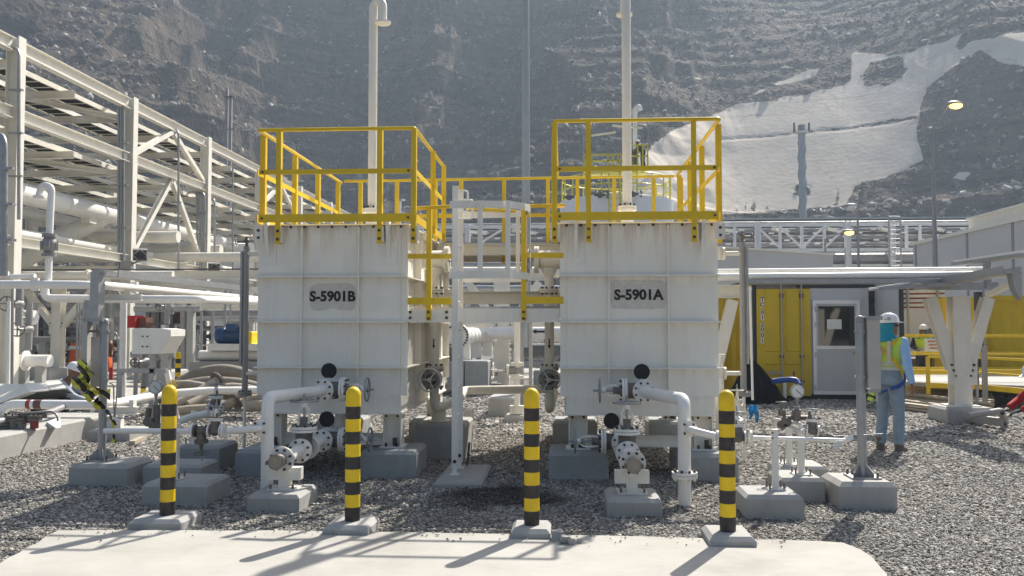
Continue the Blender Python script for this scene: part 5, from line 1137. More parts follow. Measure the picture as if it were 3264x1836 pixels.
T = thing('storage_vessel', 'pale cylindrical vessel seen under the left rack', 'vessel', (-17, 42, 0)); part(T, 'shell', TANKBG).cyl((-17.5, 43, 0), (-17.5, 43, 5.4), 4.0, 40); part(T, 'roof', TANKBG).lathe((-17.5, 43, 5.4), (0, 0, 1), [(0, 4.0), (.5, .3), (.5, 0.02)], 40)
# conduits and floodlights on the rack
def conduit(label, sx, ytop, ybot, Y, hook=1, n=1):
    T = thing('conduit', label, 'conduit', P(sx, ybot, Y), 'galvanised conduits on the left rack')
    for k in range(n):
        a, b = P(sx + k * 8, ybot, Y), P(sx + k * 8, ytop, Y); part(T, 'tube', GALV).pipe([a, b, b + V(-.5 * hook, .3, .02)], .042, .28, 8)
    c = part(T, 'clip', GALV, kind='stuff')
    for f in (.25, .5, .75): q = P(sx, ybot, Y).lerp(P(sx, ytop, Y), f); c.box(q.x - .25, q.x + .1 * n, q.y - .05, q.y + .06, q.z - .02, q.z + .02)
conduit('thin grey conduit with hooked top at the far left of the rack', 60, 150, 700, 21.2, 1)
conduit('three grey conduits strapped to the second column of the left rack', 378, 320, 862, 27.0, 1, 3)
conduit('thin grey conduit just right of the second rack column', 424, 342, 862, 27.8, 1)
conduit('thin grey conduit in the third rack bay', 569, 412, 880, 30.6, 1)
conduit('bundle of grey conduits strapped to the third rack column', 628, 612, 880, 33.0, 1, 4)
conduit('thin grey conduit right of the third rack column', 684, 630, 872, 34.2, 1)
conduit('thin grey conduit in the fourth rack bay', 742, 497, 872, 36.6, 1)
conduit('grey conduit on the far left edge of the picture', 8, 424, 880, 14.0, 1, 2)
def flood(label, sx, sy, Y, az):
    q = P(sx, sy, Y); T = thing('floodlight', label, 'floodlight', q, 'floodlights on the left rack'); d = V(math.sin(az), -math.cos(az), -.25).normalized(); a, b, _ = frame(d)
    part(T, 'housing', GPIPE).bar(q - d * .14, q + d * .1, .42, .36); part(T, 'lens', GLASS).bar(q + d * .101, q + d * .115, .36, .30)
    part(T, 'rim', GALV).torus(q + d * .105, d, .2, .018, 4, 6); part(T, 'bracket', GPIPE).bar(q - V(0, 0, .18), q + V(-.35, .1, -.3), .05, .05); part(T, 'ballast_box', GPIPE).box(q.x - .55, q.x - .25, q.y - .1, q.y + .14, q.z - .45, q.z - .2)
flood('grey floodlight clamped to the second column of the left rack', 446, 812, 26.6, .45); flood('grey floodlight clamped to the third column of the left rack', 682, 853, 32.6, .5)

# ------------------------------------------------------------------ left: nearer low pipes
def tsupport(label, sx, Y, ztop, arm=1.25, beam=True, h=.30, blk=None, grp='T-shaped steel pipe supports', splay=(1, 1)):
    x = PX(sx, Y); T = thing('pipe_support', label, 'support', (x, Y, 0), grp); z0 = .26 if blk else .0
    c = part(T, 'column', CREAM); c.ibeam((x, Y, z0), (x, Y, ztop - .12), h, h, .02, up=(0, 1, 0)); c.box(x - .24, x + .24, Y - .24, Y + .24, z0, z0 + .02)
    if beam: part(T, 'cap_beam', CREAM).ibeam((x - arm, Y, ztop), (x + arm, Y, ztop), .22, .2, .015)
    for s, k in ((-1, splay[0]), (1, splay[1])):
        if k: 
            part(T, 'knee_brace', CREAM).ibeam((x + s * .12, Y, ztop - 1.35), (x + s * arm * .72, Y, ztop - .15), .18, .18, .012, up=(0, 1, 0))
            g_ = part(T, 'gusset', CREAM); g_.box(x + s * .13 - .1, x + s * .13 + .1, Y - .115, Y - .103, ztop - 1.6, ztop - 1.2)
            bo = part(g_, 'gusset_bolt', BOLT)
            for i in range(3): bo.cyl((x + s * (.12 + .03 * i), Y - .115, ztop - 1.45 + .09 * i), (x + s * (.12 + .03 * i), Y - .14, ztop - 1.45 + .09 * i), .022, 6)
    if blk:
        b = solo('concrete_block', blk, 'concrete block', CONC, 'concrete support blocks'); b.cbox(x - .38, x + .38, Y - .4, Y + .4, -.05, .26, .04)
    return x
tsupport('cream T-shaped support with two knee braces at the far left', 186, 26.0, 2.95, 1.6)
tsupport('cream T-shaped support beneath the left rack near the third column', 595, 30, 2.95, 1.6)
T = thing('cross_beam_line', 'long cream beam crossing low in front of the left rack', 'beam', (-13, 25.6, 3.1)); part(T, 'beam', CREAM).ibeam((-24, 25.4, 3.13), (PX(840, 25.4), 25.4, 3.10), .24, .2, .016); part(T, 'tray_edge', DGREY).box(-24, PX(840, 25.4), 25.25, 25.6, 3.262, 3.285)
xx = PX(300, 14.5); zz = PZ(200, 908, 14.5)
T = thing('white_pipe', 'bright white pipe coming from the left edge and turning away towards the rack', 'pipe', (xx, 16, zz)); part(T, 'pipe', PIPEW).pipe([P(-150, 906, 14.5), (xx, 14.5, zz), (xx, 22.4, zz)], .072, .5, 18)
part(T, 'end_band', DGREY).lathe((xx, 21.0, zz), (0, 1, 0), [(0, .072), (0, .078), (.3, .078), (.3, .072)], 16)
for sx in (112, 428): b = part(T, 'pipe_clamp', PIPEW); q = P(sx, 908, 14.5) if sx < 300 else V(xx, 15.9, zz); b.box(q.x - .05, q.x + .05, q.y - .05, q.y + .05, q.z - .1, q.z + .12)
T = thing('white_pipe', 'white pipe stub at the upper left edge above the long white pipe', 'pipe', P(20, 876, 15.5)); part(T, 'pipe', PIPEW).smooth_lathe(P(-120, 872, 15.5), (1, 0, 0), [(0, .075), (.80, .075), (.86, .05), (.87, .045)], 16); part(T, 'thin_pipe', PIPEW).cyl(P(35, 883, 15.5), P(112, 880, 15.5), .05, 12)
T = thing('white_pipe', 'lower white pipe running across below the bright pipe on the left', 'pipe', P(400, 952, 15.2)); part(T, 'pipe', PIPEW).pipe([P(143, 905, 15.2), P(143, 951, 15.2), P(640, 955, 15.2), P(830, 962, 19)], .072, .16, 16)
T = thing('vent_pipe', 'white gooseneck vent pipe with grey flame arrester at far left', 'vent pipe', P(154, 905, 14.6)); q = P(154, 905, 14.6); zt_ = PZ(154, 620, 14.6)
part(T, 'lower_pipe', PIPEW).cyl(q, (q.x, 14.6, PZ(154, 810, 14.6)), .058, 16); part(T, 'upper_pipe', PIPEW).pipe([(q.x, 14.6, PZ(154, 748, 14.6)), (q.x + .02, 14.6, zt_ + .14), (q.x - .16, 14.6, zt_ + .17), (q.x - .2, 14.6, zt_ - .02)], .058, .12, 16)
part(T, 'end_screen', PIPEW).cyl((q.x - .2, 14.6, zt_ - .06), (q.x - .2, 14.6, zt_ - .02), .1, 16)
fa = part(T, 'flame_arrester', GPIPE); za = PZ(154, 808, 14.6); fa.smooth_lathe((q.x, 14.6, za), (0, 0, 1), [(0, .07), (.03, .08), (.08, .125), (.18, .13), (.24, .10), (.29, .075), (.31, .07)], 18)
for z_ in (za - .02, za + .31): f = part(T, 'flange', GPIPE); f.cyl((q.x, 14.6, z_ - .03), (q.x, 14.6, z_ - .003), .12, 18); f.cyl((q.x, 14.6, z_), (q.x, 14.6, z_ + .027), .12, 18)
sb = part(fa, 'side_bolt', GPIPE)
for a in range(6): t = a * math.pi / 3; sb.cyl((q.x + .145 * math.cos(t), 14.6 + .145 * math.sin(t), za + .05), (q.x + .145 * math.cos(t), 14.6 + .145 * math.sin(t), za + .21), .014, 6)
T = thing('support_beam', 'white channel support under the bright pipe on the left', 'beam', P(365, 947, 14.3)); part(T, 'beam', WHITE).ibeam(P(284, 948, 14.3), P(452, 948, 14.3), .10, .1, .008); part(T, 'post', GALV).box(P(308, 0, 14.45).x - .07, P(308, 0, 14.45).x + .07, 14.38, 14.52, 0, PZ(308, 957, 14.45))
T = thing('cable_duct', 'grey galvanised cable duct bending over beside the left pipes', 'cable duct', P(312, 1030, 14.0)); a = P(312, 870, 14.0)
part(T, 'riser', GALV).box(a.x - .07, a.x + .07, 13.9, 14.1, PZ(312, 1032, 14), a.z); part(T, 'elbow', GALV).prism([(a.x - .08, 13.9, a.z), (a.x + .08, 13.9, a.z), (a.x + .17, 13.9, a.z + .05), (a.x + .02, 13.9, a.z + .07)][::-1], (0, .24, 0))
dd = part(T, 'tray', GALV); dd.box(a.x - .02, a.x + .0, 14.14, 25, a.z - .06, a.z + .06); dd.box(a.x + .26, a.x + .28, 14.14, 25, a.z - .06, a.z + .06); dd.box(a.x + .0, a.x + .26, 14.14, 25, a.z - .06, a.z - .052)
T = thing('instrument_box', 'cream steel instrument box with slanted side on a grey stand', 'instrument box', P(480, 1300, 14)); a, b = P(420, 1128, 14.0), P(513, 1047, 14.0)
part(T, 'box', WHITE).box(a.x, b.x, 14.0, 14.55, a.z, b.z); c = P(553, 1066, 14.1); part(T, 'slanted_hood', WHITE).prism([(b.x + .002, 14.0, b.z), (b.x + .002, 14.0, a.z), (c.x, 14.0, c.z - .03), (c.x, 14.0, b.z - .02)][::-1], (0, .55, 0))
for z_ in (a.z + .12, b.z - .13): h = part(T, 'hinge', BOLT, kind='stuff'); [h.cyl((a.x + k, 13.999, z_), (a.x + k, 13.985, z_), .014, 6) for k in (.18, .26)]
st = part(T, 'stand', GALV); st.box(a.x + .2, a.x + .28, 14.2, 14.28, 0, a.z); st.box(a.x - .35, b.x, 14.2, 14.27, a.z - .32, a.z - .25); part(T, 'stand_leg', GALV).box(a.x - .33, a.x - .26, 14.2, 14.27, 0, a.z - .32); part(T, 'stand_brace', WHITE).bar((b.x, 14.24, a.z - .28), (b.x + .2, 14.24, .0), .08, .05)
T = thing('red_box', 'small red steel hose cabinet on the left', 'cabinet', P(432, 1045, 17)); a, b = P(405, 1045, 17), P(431, 1006, 17); part(T, 'case', RED).box(a.x, b.x, 17, 17.4, a.z, b.z); part(T, 'open_side', RED).box(b.x + .002, PX(458, 17), 17.0, 17.02, b.z - .03, b.z); part(T, 'inner', BROWN).box(b.x + .003, PX(457, 17), 17.1, 17.4, a.z, b.z - .032); part(T, 'stand', GALV).box(a.x + .1, a.x + .16, 17.1, 17.16, 0, a.z)
T = thing('pump_motor', 'blue electric motor with yellow coupling guard on a white skid', 'pump', P(740, 1160, 21)); q = P(690, 1069, 21); L = W_ = 75 * 21 / FPX
part(T, 'motor', BLUE).smooth_lathe(q, (1, 0, 0), [(0, .12), (.015, .18), (.06, .20), (.24, .20), (.245, .185), (.72, .185), (.74, .14)], 22)
fn = part(T, 'cooling_fins', BLUE, kind='stuff')
for k in range(14): t = k * 2 * math.pi / 14; d = V(0, math.cos(t), math.sin(t)); fn.bar(q + V(.26, 0, 0) + d * .19, q + V(.7, 0, 0) + d * .19, .012, .03, up=d)
part(T, 'terminal_box', BLUE).box(q.x + .3, q.x + .55, 20.8, 20.95, q.z + .1, q.z + .28)
a = P(782, 1116, 21); part(T, 'coupling_guard', YELB).rbox(a.x, a.x + .24, 20.75, 21.2, a.z, a.z + .45, .02); part(T, 'base_frame', WHITE).box(q.x - .1, q.x + 1.7, 20.7, 21.4, q.z - .36, q.z - .20); part(T, 'skid', GPIPE).box(q.x - .5, q.x + 1.9, 20.6, 21.6, 0, q.z - .62); part(T, 'drum', WHITE).cyl((q.x - .4, 21.0, q.z - .49), (q.x + 1.8, 21.0, q.z - .49), .13, 18)
# hoses in a heap
def hose(label, pts, r, m=HOSE, fl=False):
    T = thing('hose', label, 'hose', V(*pts[0]), 'hoses in the heap'); pp = fillet(pts, 1.2, 8)
    part(T, 'tube', m).tube(pp, r, 14)
    if fl:
        d = (pp[-1] - pp[-2]).normalized(); f = part(T, 'flange', DSTEEL); f.lathe(pp[-1], d, [(-.03, .02), (-.03, r * 2.1), (.01, r * 2.1), (.01, r * .8), (-.02, r * .75), (-.02, .0)], 18); part(f, 'bolt_ring', BOLT).bolts(pp[-1] + d * .01, d, r * 1.65, 8, .014, .02)
def HG(x, y, z): p = G(x, y, z); return (p.x, p.y, p.z)
def HP(x, y, Y): p = P(x, y, Y); return (p.x, p.y, p.z)
hose('thick smooth grey hose humped along the top of the heap', [HP(545, 1262, 16.6), HP(570, 1222, 16.8), HP(640, 1188, 17), HP(720, 1178, 17), HP(790, 1196, 17), HP(850, 1225, 16.8), HP(960, 1265, 16.6)], .125, HOSED)
hose('second thick grey hose lying below the humped one', [HP(500, 1270, 16.4), HP(570, 1235, 16.5), HP(660, 1218, 16.6), HP(760, 1224, 16.6), HP(900, 1258, 16.4)], .125, HOSED)
hose('third thick grey hose sagging at the back of the heap', [HP(560, 1245, 17.6), HP(680, 1210, 17.6), HP(800, 1205, 17.6), HP(920, 1240, 17.5)], .12, HOSED)
hose('canvas wrapped hose curving over the heap', [HP(420, 1285, 15.2), HP(470, 1258, 15.5), HP(530, 1230, 15.8), HP(590, 1222, 15.9), HP(660, 1234, 15.9), HP(740, 1250, 15.9)], .075)
hose('canvas wrapped hose ending in a dark flange pointing up', [HP(560, 1290, 15), HP(610, 1262, 15.2), HP(660, 1232, 15.4), HP(694, 1210, 15.6)], .075, HOSE, True)
hose('canvas wrapped hose looping at the right of the heap', [HP(600, 1292, 15), HP(660, 1262, 15.3), HP(720, 1232, 15.5), HP(790, 1238, 15.5), HP(840, 1252, 15.4), HP(840, 1275, 15.2), HP(760, 1285, 15.1)], .08)
hose('frayed pale hose lying low along the heap', [HP(520, 1318, 14.6), HP(600, 1306, 14.7), HP(700, 1300, 14.8), HP(752, 1278, 15)], .08, HOSE, True)
hose('frayed pale hose at the foot of the tank beside the heap', [HP(780, 1296, 14.8), HP(830, 1290, 14.8), HP(900, 1295, 14.8)], .09)
hose('second frayed pale hose low beside tank S-5901B', [HP(775, 1276, 14.9), HP(820, 1270, 15), HP(900, 1278, 14.9)], .08)
hose('dark canvas hose crossing low in front of the heap', [HP(560, 1280, 15.3), HP(640, 1284, 15.2), HP(740, 1290, 15.2)], .075, HOSED)
hose('dark canvas hose buried in the middle of the heap', [HP(520, 1262, 16), HP(620, 1252, 16), HP(720, 1262, 16), HP(860, 1270, 15.9)], .09, HOSED)
s = solo('broom_head', 'yellow straw broom standing in the hose heap', 'broom', paint('straw', (.62, .50, .17), .8, var=.2, scale=40))
for k in range(26): a = P(552 + random.uniform(-9, 9), 1243, 13.5); s.cyl(a, a + V(random.gauss(0, .05), random.gauss(0, .03), .16), .004, 4)
# banded pipe and concrete plinth at far left
zp = PZ(200, 1290, 12.3)
T = thing('banded_pipe', 'white pipe with red and brown bands at the lower left', 'pipe', P(100, 1290, 12.3)); xk = PX(345, 12.3)
part(T, 'pipe', PIPEW).pipe([P(-2, 1420, 12.3), P(-2, 1288, 12.3), (xk, 12.3, zp), P(520, 1256, 14.2), P(660, 1246, 14.6), P(860, 1243, 15)], .066, .26, 18)
for a, b, m in ((88, 101, REDB), (112, 136, BROWN)): q0, q1 = P(a, 1290, 12.3), P(b, 1290, 12.3); part(T, 'colour_band', m).lathe((q0.x, 12.3, PZ(a, 1289, 12.3)), (1, 0, 0), [(0, .066), (0, .069), (q1.x - q0.x, .069), (q1.x - q0.x, .066)], 18)
T = thing('pipe_support', 'white beam and post propping the banded pipe', 'support', P(395, 1400, 12.2), 'steel pipe supports'); part(T, 'beam', WHITE).ibeam(P(345, 1308, 12.2), P(440, 1308, 12.2), .1, .1, .008); q = P(395, 1308, 12.2); part(T, 'post', WHITE).box(q.x - .12, q.x - .02, 12.15, 12.25, .1, q.z - .05); part(T, 'gusset', WHITE).prism([(q.x - .125, 12.19, q.z - .05), (q.x - .33, 12.19, .12), (q.x - .125, 12.19, .12)], (0, .02, 0)); part(T, 'stop_block', WHITE).box(q.x + .1, q.x + .16, 12.15, 12.25, q.z + .05, q.z + .15)
block('grey concrete block under the banded pipe support', 285, 420, 11.9, .6, .16)
s = solo('timber_batten', 'short pale timber batten on the gravel by the left post', 'timber', PLANK); s.bar(G(420, 1412, .04), G(455, 1396, .04), .08, .05)
s = solo('equipment_plinth', 'long grey concrete plinth at the lower left edge', 'plinth', CONC); s.cbox(-10.5, -6.72, 7.0, 12.95, -.05, .30, .03)
T = thing('pump_skid', 'grey steel skid with flanges on the long left plinth', 'skid', (-7.6, 11, .3))
part(T, 'rail', GPIPE).pipe([(-7.05, 9.4, .40), (-7.05, 11.8, .42), (-7.15, 12.3, .45)], .04, .4, 10); part(T, 'drip_tray', GREYD).prism([P(150, 1345, 11.2), P(178, 1333, 11.4), P(180, 1365, 11.2), P(135, 1368, 11.2)], (0, .1, .0))
for sx, sy, r in ((45, 1330, .13), (20, 1355, .12), (70, 1338, .1), (110, 1330, .09)):
    q = P(sx, sy, 10.9); f = part(T, 'flange', DSTEEL); f.cyl(q, q + V(0, 0, .03), r, 18); f.cyl(q - V(0, 0, .04), q - V(0, 0, .008), r, 18); part(T, 'stub', GPIPE if sx != 110 else REDB).cyl((q.x, q.y, .3), q, r * .55, 14); part(f, 'bolt_ring', BOLT).bolts(q + V(0, 0, .03), (0, 0, 1), r * .8, 8, .012, .025)
part(T, 'cross_pipe', DSTEEL).pipe([P(20, 1340, 10.9), P(80, 1325, 10.9), P(150, 1320, 11)], .05, .05); part(T, 'hose_loop', GPIPE).torus(P(155, 1342, 11.0), (0, -1, .2), .12, .015, 20, 6, 0, math.pi)
T = thing('sloped_hood', 'cream sloped sheet metal hood at the left edge', 'hood', P(90, 1270, 13.2)); rt = [P(-60, 1222, 14.4), P(190, 1213, 14.4), P(212, 1236, 13.2), P(95, 1246, 13.0), P(-60, 1250, 12.8)]
part(T, 'top_sheet', WHITE).prism([P(75, 1222, 13.4), P(138, 1218, 13.4), P(156, 1242, 12.9), P(95, 1247, 12.9)][::-1], (0, .0, -.02)); part(T, 'second_sheet', WHITE).prism([P(142, 1218, 13.4), P(190, 1212, 13.4), P(212, 1235, 12.9), P(160, 1240, 12.9)][::-1], (0, 0, -.02)); part(T, 'body', CREAM).prism([P(-80, 1222, 13.4), P(75, 1224, 13.4), P(95, 1249, 12.9), P(0, 1284, 12.8), P(-80, 1290, 12.8)][::-1], (0, .15, -.03)); part(T, 'under_frame', DGREY).prism([P(96, 1252, 13.2), P(205, 1240, 13.2), P(150, 1262, 13.3), P(40, 1275, 13.3)], (0, .3, -.1))
# caution tape
s = solo('caution_tape', 'crumpled black and yellow caution tape hanging from the far left pole', 'caution tape', TAPE)
def strip(pts, w=.05):
    rows = []; rr = random.Random(3)
    for i, p in enumerate(pts):
        t = rr.uniform(-1.2, 1.2); d = V(math.cos(t) * w, rr.uniform(-.4, .4) * w, math.sin(t) * w * .8); rows.append([V(*p) - d, V(*p) + d])
    s.sheet(rows, .002, False)
def zig(a, b, n, amp, seed):
    rr = random.Random(seed); a, b = Vector(a), Vector(b); return [a.lerp(b, i / n) + V(rr.uniform(-amp, amp), rr.uniform(-amp, amp), rr.uniform(-amp, amp)) for i in range(n + 1)]
strip(zig(P(270, 1158, 8.7), P(245, 1225, 8.7), 14, .045, 1), .055); strip(zig(P(268, 1175, 8.75), P(262, 1235, 8.7), 12, .06, 2), .06); strip(zig(P(275, 1252, 8.65), P(335, 1258, 8.65), 12, .045, 3), .055); strip(zig(P(270, 1255, 8.65), P(318, 1298, 8.65), 9, .03, 4), .05); strip(zig(P(342, 1308, 8.65), P(366, 1360, 8.7), 8, .012, 6), .025); strip(zig(P(366, 1360, 8.7), P(361, 1410, 8.7), 8, .012, 7), .022)
T = thing('cable_coil', 'orange cable and copper fittings hanging behind the far left pole', 'cable', P(355, 1180, 9.2)); part(T, 'reel', RUST).torus(P(352, 1112, 9.2), (1, .4, 0), .07, .022, 20, 8); part(T, 'tube', GALV).pipe([P(350, 1056, 9.2), P(372, 1060, 9.2), P(377, 1120, 9.2), P(372, 1260, 9.2), P(366, 1330, 9.2), P(440, 1338, 9.2)], .008, .05, 6); part(T, 'red_tag', RED).box(PX(352, 9.2), PX(363, 9.2), 9.19, 9.2, PZ(355, 1210, 9.2), PZ(355, 1172, 9.2)); part(T, 'second_tube', GALV).pipe([P(350, 1222, 9.2), P(362, 1225, 9.2), P(364, 1330, 9.2)], .008, .04, 6)
# far clutter at eye level on the left
def wheelvalve(label, sx, sy, Y, r, m=DSTEEL):
    q = P(sx, sy, Y); T = thing('wheel_valve', label, 'valve', q, 'distant hand wheel valves'); part(T, 'hand_wheel', m).torus(q, (.3, -1, 0), r, .018, 22, 6); part(T, 'spokes', m, kind='stuff').bar(q - V(r, 0, 0), q + V(r, 0, 0), .025, .02).bar(q - V(0, 0, r), q + V(0, 0, r), .025, .02); part(T, 'body', GPIPE).smooth_lathe(q + V(.0, .5, 0), (0, -1, 0), [(0, .10), (.15, .10), (.2, .05), (.45, .03)], 14); part(T, 'run', GPIPE).cyl(q + V(0, .45, -.5), q + V(0, .45, .4), .08, 12)
for k, a in enumerate(((22, 968, 19, .16), (60, 1014, 22, .2), (55, 1050, 20, .16), (80, 1012, 23, .14), (430, 1156, 17, .08), (510, 976, 24, .12))):
    wheelvalve(('dark hand wheel valve near the left edge under the white pipe', 'dark hand wheel valve behind the left T-shaped support', 'dark hand wheel valve lower at the left edge', 'small dark hand wheel just right of the one by the left support', 'small dark valve under the cream instrument box', 'small dark hand wheel under the left rack')[k], *a)
for k, (sx0, sx1, sy, Y, r, m) in enumerate(((0, 160, 1150, 22, .16, PIPEW), (0, 110, 1012, 23, .2, PIPEW), (450, 640, 985, 26, .1, GALV), (600, 840, 1000, 28, .14, GPIPE), (600, 830, 1016, 27, .07, GALV), (640, 840, 975, 30, .2, CREAM), (0, 170, 1085, 26, .12, GPIPE), (440, 560, 1130, 23, .1, GPIPE))):
    T = thing('background_pipe', ('white pipe low at the left edge by the dark plinths', 'white pipe behind the hand wheels at the left edge', 'grey tube crossing behind the red cabinet', 'dark grey pipe behind the blue motor', 'thin grey tube above the blue motor', 'cream pipe high behind the blue motor', 'grey pipe low behind the left T-shaped support', 'grey pipe behind the cream instrument box')[k], 'pipe', P(sx0, sy, Y), 'background pipes on the left'); part(T, 'pipe', m).cyl(P(sx0 - 20, sy, Y), P(sx1, sy, Y), r, 14); part(T, 'flange', m).cyl(P((sx0 + sx1) / 2, sy, Y), P((sx0 + sx1) / 2 + 6, sy, Y), r * 1.6, 16); part(T, 'leg', CONC).box(P(sx1 - 30, sy, Y).x - .1, P(sx1 - 30, sy, Y).x + .1, Y - .1, Y + .1, 0, PZ(sx1, sy, Y))
for k, (sx, w_, sy0, sy1, Y, m) in enumerate(((246, 6, 955, 1160, 16, GALV), (255, 6, 955, 1160, 16, GALV), (266, 6, 955, 1160, 16, GALV), (276, 6, 955, 1155, 16, GALV), (40, 9, 905, 1210, 17, GALV), (28, 12, 960, 1140, 18, PIPEW), (642, 9, 990, 1165, 22, GALV), (678, 10, 990, 1165, 23, GALV), (718, 9, 915, 1165, 25, GALV), (735, 6, 915, 1040, 25, GALV), (585, 22, 990, 1180, 26, GPIPE), (395, 20, 965, 1060, 18, PIPEW), (526, 12, 1060, 1170, 24, GPIPE))):
    T = thing('upright_tube', ['first', 'second', 'third', 'fourth'][k] + ' of four thin grey tubes left of the far left pole' if k < 4 else ('grey tube standing near the left edge', 'white tube standing at the left edge', 'grey post left of the blue motor', 'grey post just left of the blue motor, taller', 'grey post behind the blue motor', 'short grey tube behind the blue motor', 'dark grey duct under the third rack column', 'white pipe leg behind the far left pole', 'dark grey post behind the small bollards')[k - 4], 'post', P(sx, sy1, Y), 'upright tubes on the left'); q0, q1 = P(sx, sy1, Y), P(sx, sy0, Y); part(T, 'tube', m).cyl((q0.x, Y, 0), q1, w_ * Y / FPX / 2, 12); part(T, 'base', m).box(q0.x - .1, q0.x + .1, Y - .1, Y + .1, 0, .03)
s = solo('orange_barrier', 'orange and white plastic barrier far off on the left', 'barrier', ORG); q = P(228, 1136, 30); s.prism([(q.x - .15, 30, .0), (q.x + 1.3, 30, 0), (q.x + 1.2, 30, 1.0), (q.x - .05, 30, 1.0)], (0, .4, 0)); s.use(HELM).box(q.x - .1, q.x + 1.2, 29.98, 30.0, .78, .9)
for k, (x0, x1, y0, y1, Y, m, lab) in enumerate(((45, 160, 1152, 1190, 25, CONC, 'dark grey concrete footing behind the left pipes'), (440, 545, 1150, 1182, 24, CONC, 'grey concrete footing behind the small bollards'), (600, 640, 1150, 1178, 23, CONC, 'grey concrete footing left of the blue motor skid'))):
    s = solo('concrete_footing', lab, 'footing', m, 'distant concrete footings'); a, b = PX(x0, Y), PX(x1, Y); s.cbox(a, b, Y, Y + 1.2, -.05, .35, .04)
T = thing('skid_frame', 'dark grey steel skid frame with shelves behind the small bollards', 'frame', P(520, 1180, 27)); 
for sx in (470, 500, 545, 600): part(T, 'leg', DGREY).box(PX(sx, 27) - .06, PX(sx, 27) + .06, 27, 27.12, 0, 2.3)
for sy in (985, 1030, 1100): part(T, 'shelf', DGREY).box(PX(455, 27), PX(620, 27), 26.9, 28, PZ(500, sy, 27) - .05, PZ(500, sy, 27))
for k, (sx, sy, w_, h_) in enumerate(((480, 1010, .5, .45), (530, 1015, .35, .4), (490, 1075, .7, .5), (560, 1080, .4, .6))): q = P(sx, sy, 27.2); part(T, 'equipment_case', (GPIPE, BROWN, DGREY, GPIPE)[k]).rbox(q.x, q.x + w_, 27.1, 27.7, q.z - h_ / 2, q.z + h_ / 2, .03)

# dense banks of small pipework further back
def manifold(label, x0, x1, ytop, Y, seed, dark=.5, n=26):
    rr = random.Random(seed); T = thing('pipe_manifold', label, 'pipework', (PX((x0 + x1) / 2, Y), Y, 0), 'dense pipework banks'); zt_ = PZ(x0, ytop, Y); xa, xb = PX(x0, Y), PX(x1, Y)
    mats = [DGREY, GPIPE, DGREY, GALV, CREAM, PIPEW, GPIPE]
    for k in range(n):
        m = rr.choice(mats[:4] if rr.random() < dark else mats[3:]); x = rr.uniform(xa, xb); y = Y + rr.uniform(-.8, 1.6); z = rr.uniform(.25, zt_); t = rr.random()
        if t < .30: part(T, 'upright', m).cyl((x, y, 0), (x, y, z + .4), rr.uniform(.03, .09), 10)
        elif t < .58: L = rr.uniform(.25, .6) * (xb - xa); e = min(xb, x + L); part(T, 'run', m).cyl((e - L, y, z), (e, y, z), rr.uniform(.03, .12), 10)
        elif t < .74:
            v = part(T, 'valve', m); v.ball((x, y, z), .16, .16, .16, 10, 6); v.cyl((x - .3, y, z), (x + .3, y, z), .07, 8); v.cyl((x, y, z), (x, y - .35, z + .05), .04, 8); v.torus((x, y - .36, z + .05), (.2, -1, 0), rr.uniform(.12, .2), .018, 16, 5); part(v, 'stand', m).cyl((x, y, 0), (x, y, z), .06, 8)
        elif t < .88: w_, h_ = rr.uniform(.25, .7), rr.uniform(.25, .6); b = part(T, 'cabinet', m); b.rbox(x, x + w_, y, y + .4, z - h_ / 2, z + h_ / 2, .02); b.box(x + w_ * .4, x + w_ * .6, y + .1, y + .25, 0, z - h_ / 2)
        else: part(T, 'elbow', m).pipe([(x, y, 0), (x, y, z), (x + rr.uniform(.5, 1.2), y, z), (x + 1.2, y, 0)], .07, .25, 10)
    f = part(T, 'frame_beam', DGREY); f.box(xa, xb, Y - .9, Y - .8, zt_ * .62, zt_ * .62 + .1); part(T, 'base_slab', CONC).box(xa, xb, Y - 1.2, Y + 2, 0, .22)
manifold('dense grey pipework bank behind the blue motor', 600, 850, 965, 30.5, 1, .75, 36)
manifold('dense grey pipework bank behind the cream instrument box', 420, 600, 985, 33.5, 2, .7, 30)
manifold('dense pipework bank behind the far left support', -20, 330, 975, 31, 3, .55, 40)
manifold('dense pipework bank seen between the tanks', 1380, 1900, 1010, 35, 4, .6, 44)
manifold('low pipework bank behind the paved strip left of tank S-5901B', 0, 420, 1090, 38, 5, .6, 30)
# ================================================================== between and behind the tanks
T = thing('flanged_header', 'big white pipe closed by a round bolted flange seen between the tanks', 'pipe', P(1458, 1071, 20)); a, b = P(1458, 1071, 20), P(1592, 1066, 24.4); d = (b - a).normalized()
part(T, 'pipe', PIPEW).cyl(a, b, .19, 28); f = part(T, 'blind_flange', PIPEW); f.cyl(a - d * .05, a, .285, 32); f.cyl(a + d * .01, a + d * .06, .285, 32); part(f, 'bolt_ring', BOLT).bolts(a - d * .05, -d, .25, 24, .024, .03)
for k in (.6, .95, 1.3): part(T, 'weld_ring', PIPEW).torus(a + d * k, d, .192, .012, 24, 6)
for k in (.7, 1.8, 3.0): q = a + d * k; part(T, 'saddle', PIPEW).box(q.x - .12, q.x + .12, q.y - .1, q.y + .1, q.z - .55, q.z - .12)
T = thing('arrow_pipe', 'white pipe with black left-pointing arrow seen between the tanks', 'pipe', P(1760, 1060, 22)); part(T, 'pipe', PIPEW).cyl(P(1560, 1062, 22), P(1900, 1060, 22), .15, 24)
ar = part(T, 'flow_arrow', INK, 'black painted arrow pointing left'); q = P(1716, 1057, 21.84); ar.prism([(q.x - .16, q.y, q.z), (q.x - .05, q.y, q.z + .06), (q.x - .05, q.y, q.z + .025), (q.x + .2, q.y, q.z + .025), (q.x + .2, q.y, q.z - .025), (q.x - .05, q.y, q.z - .025), (q.x - .05, q.y, q.z - .06)], (0, .03, 0))
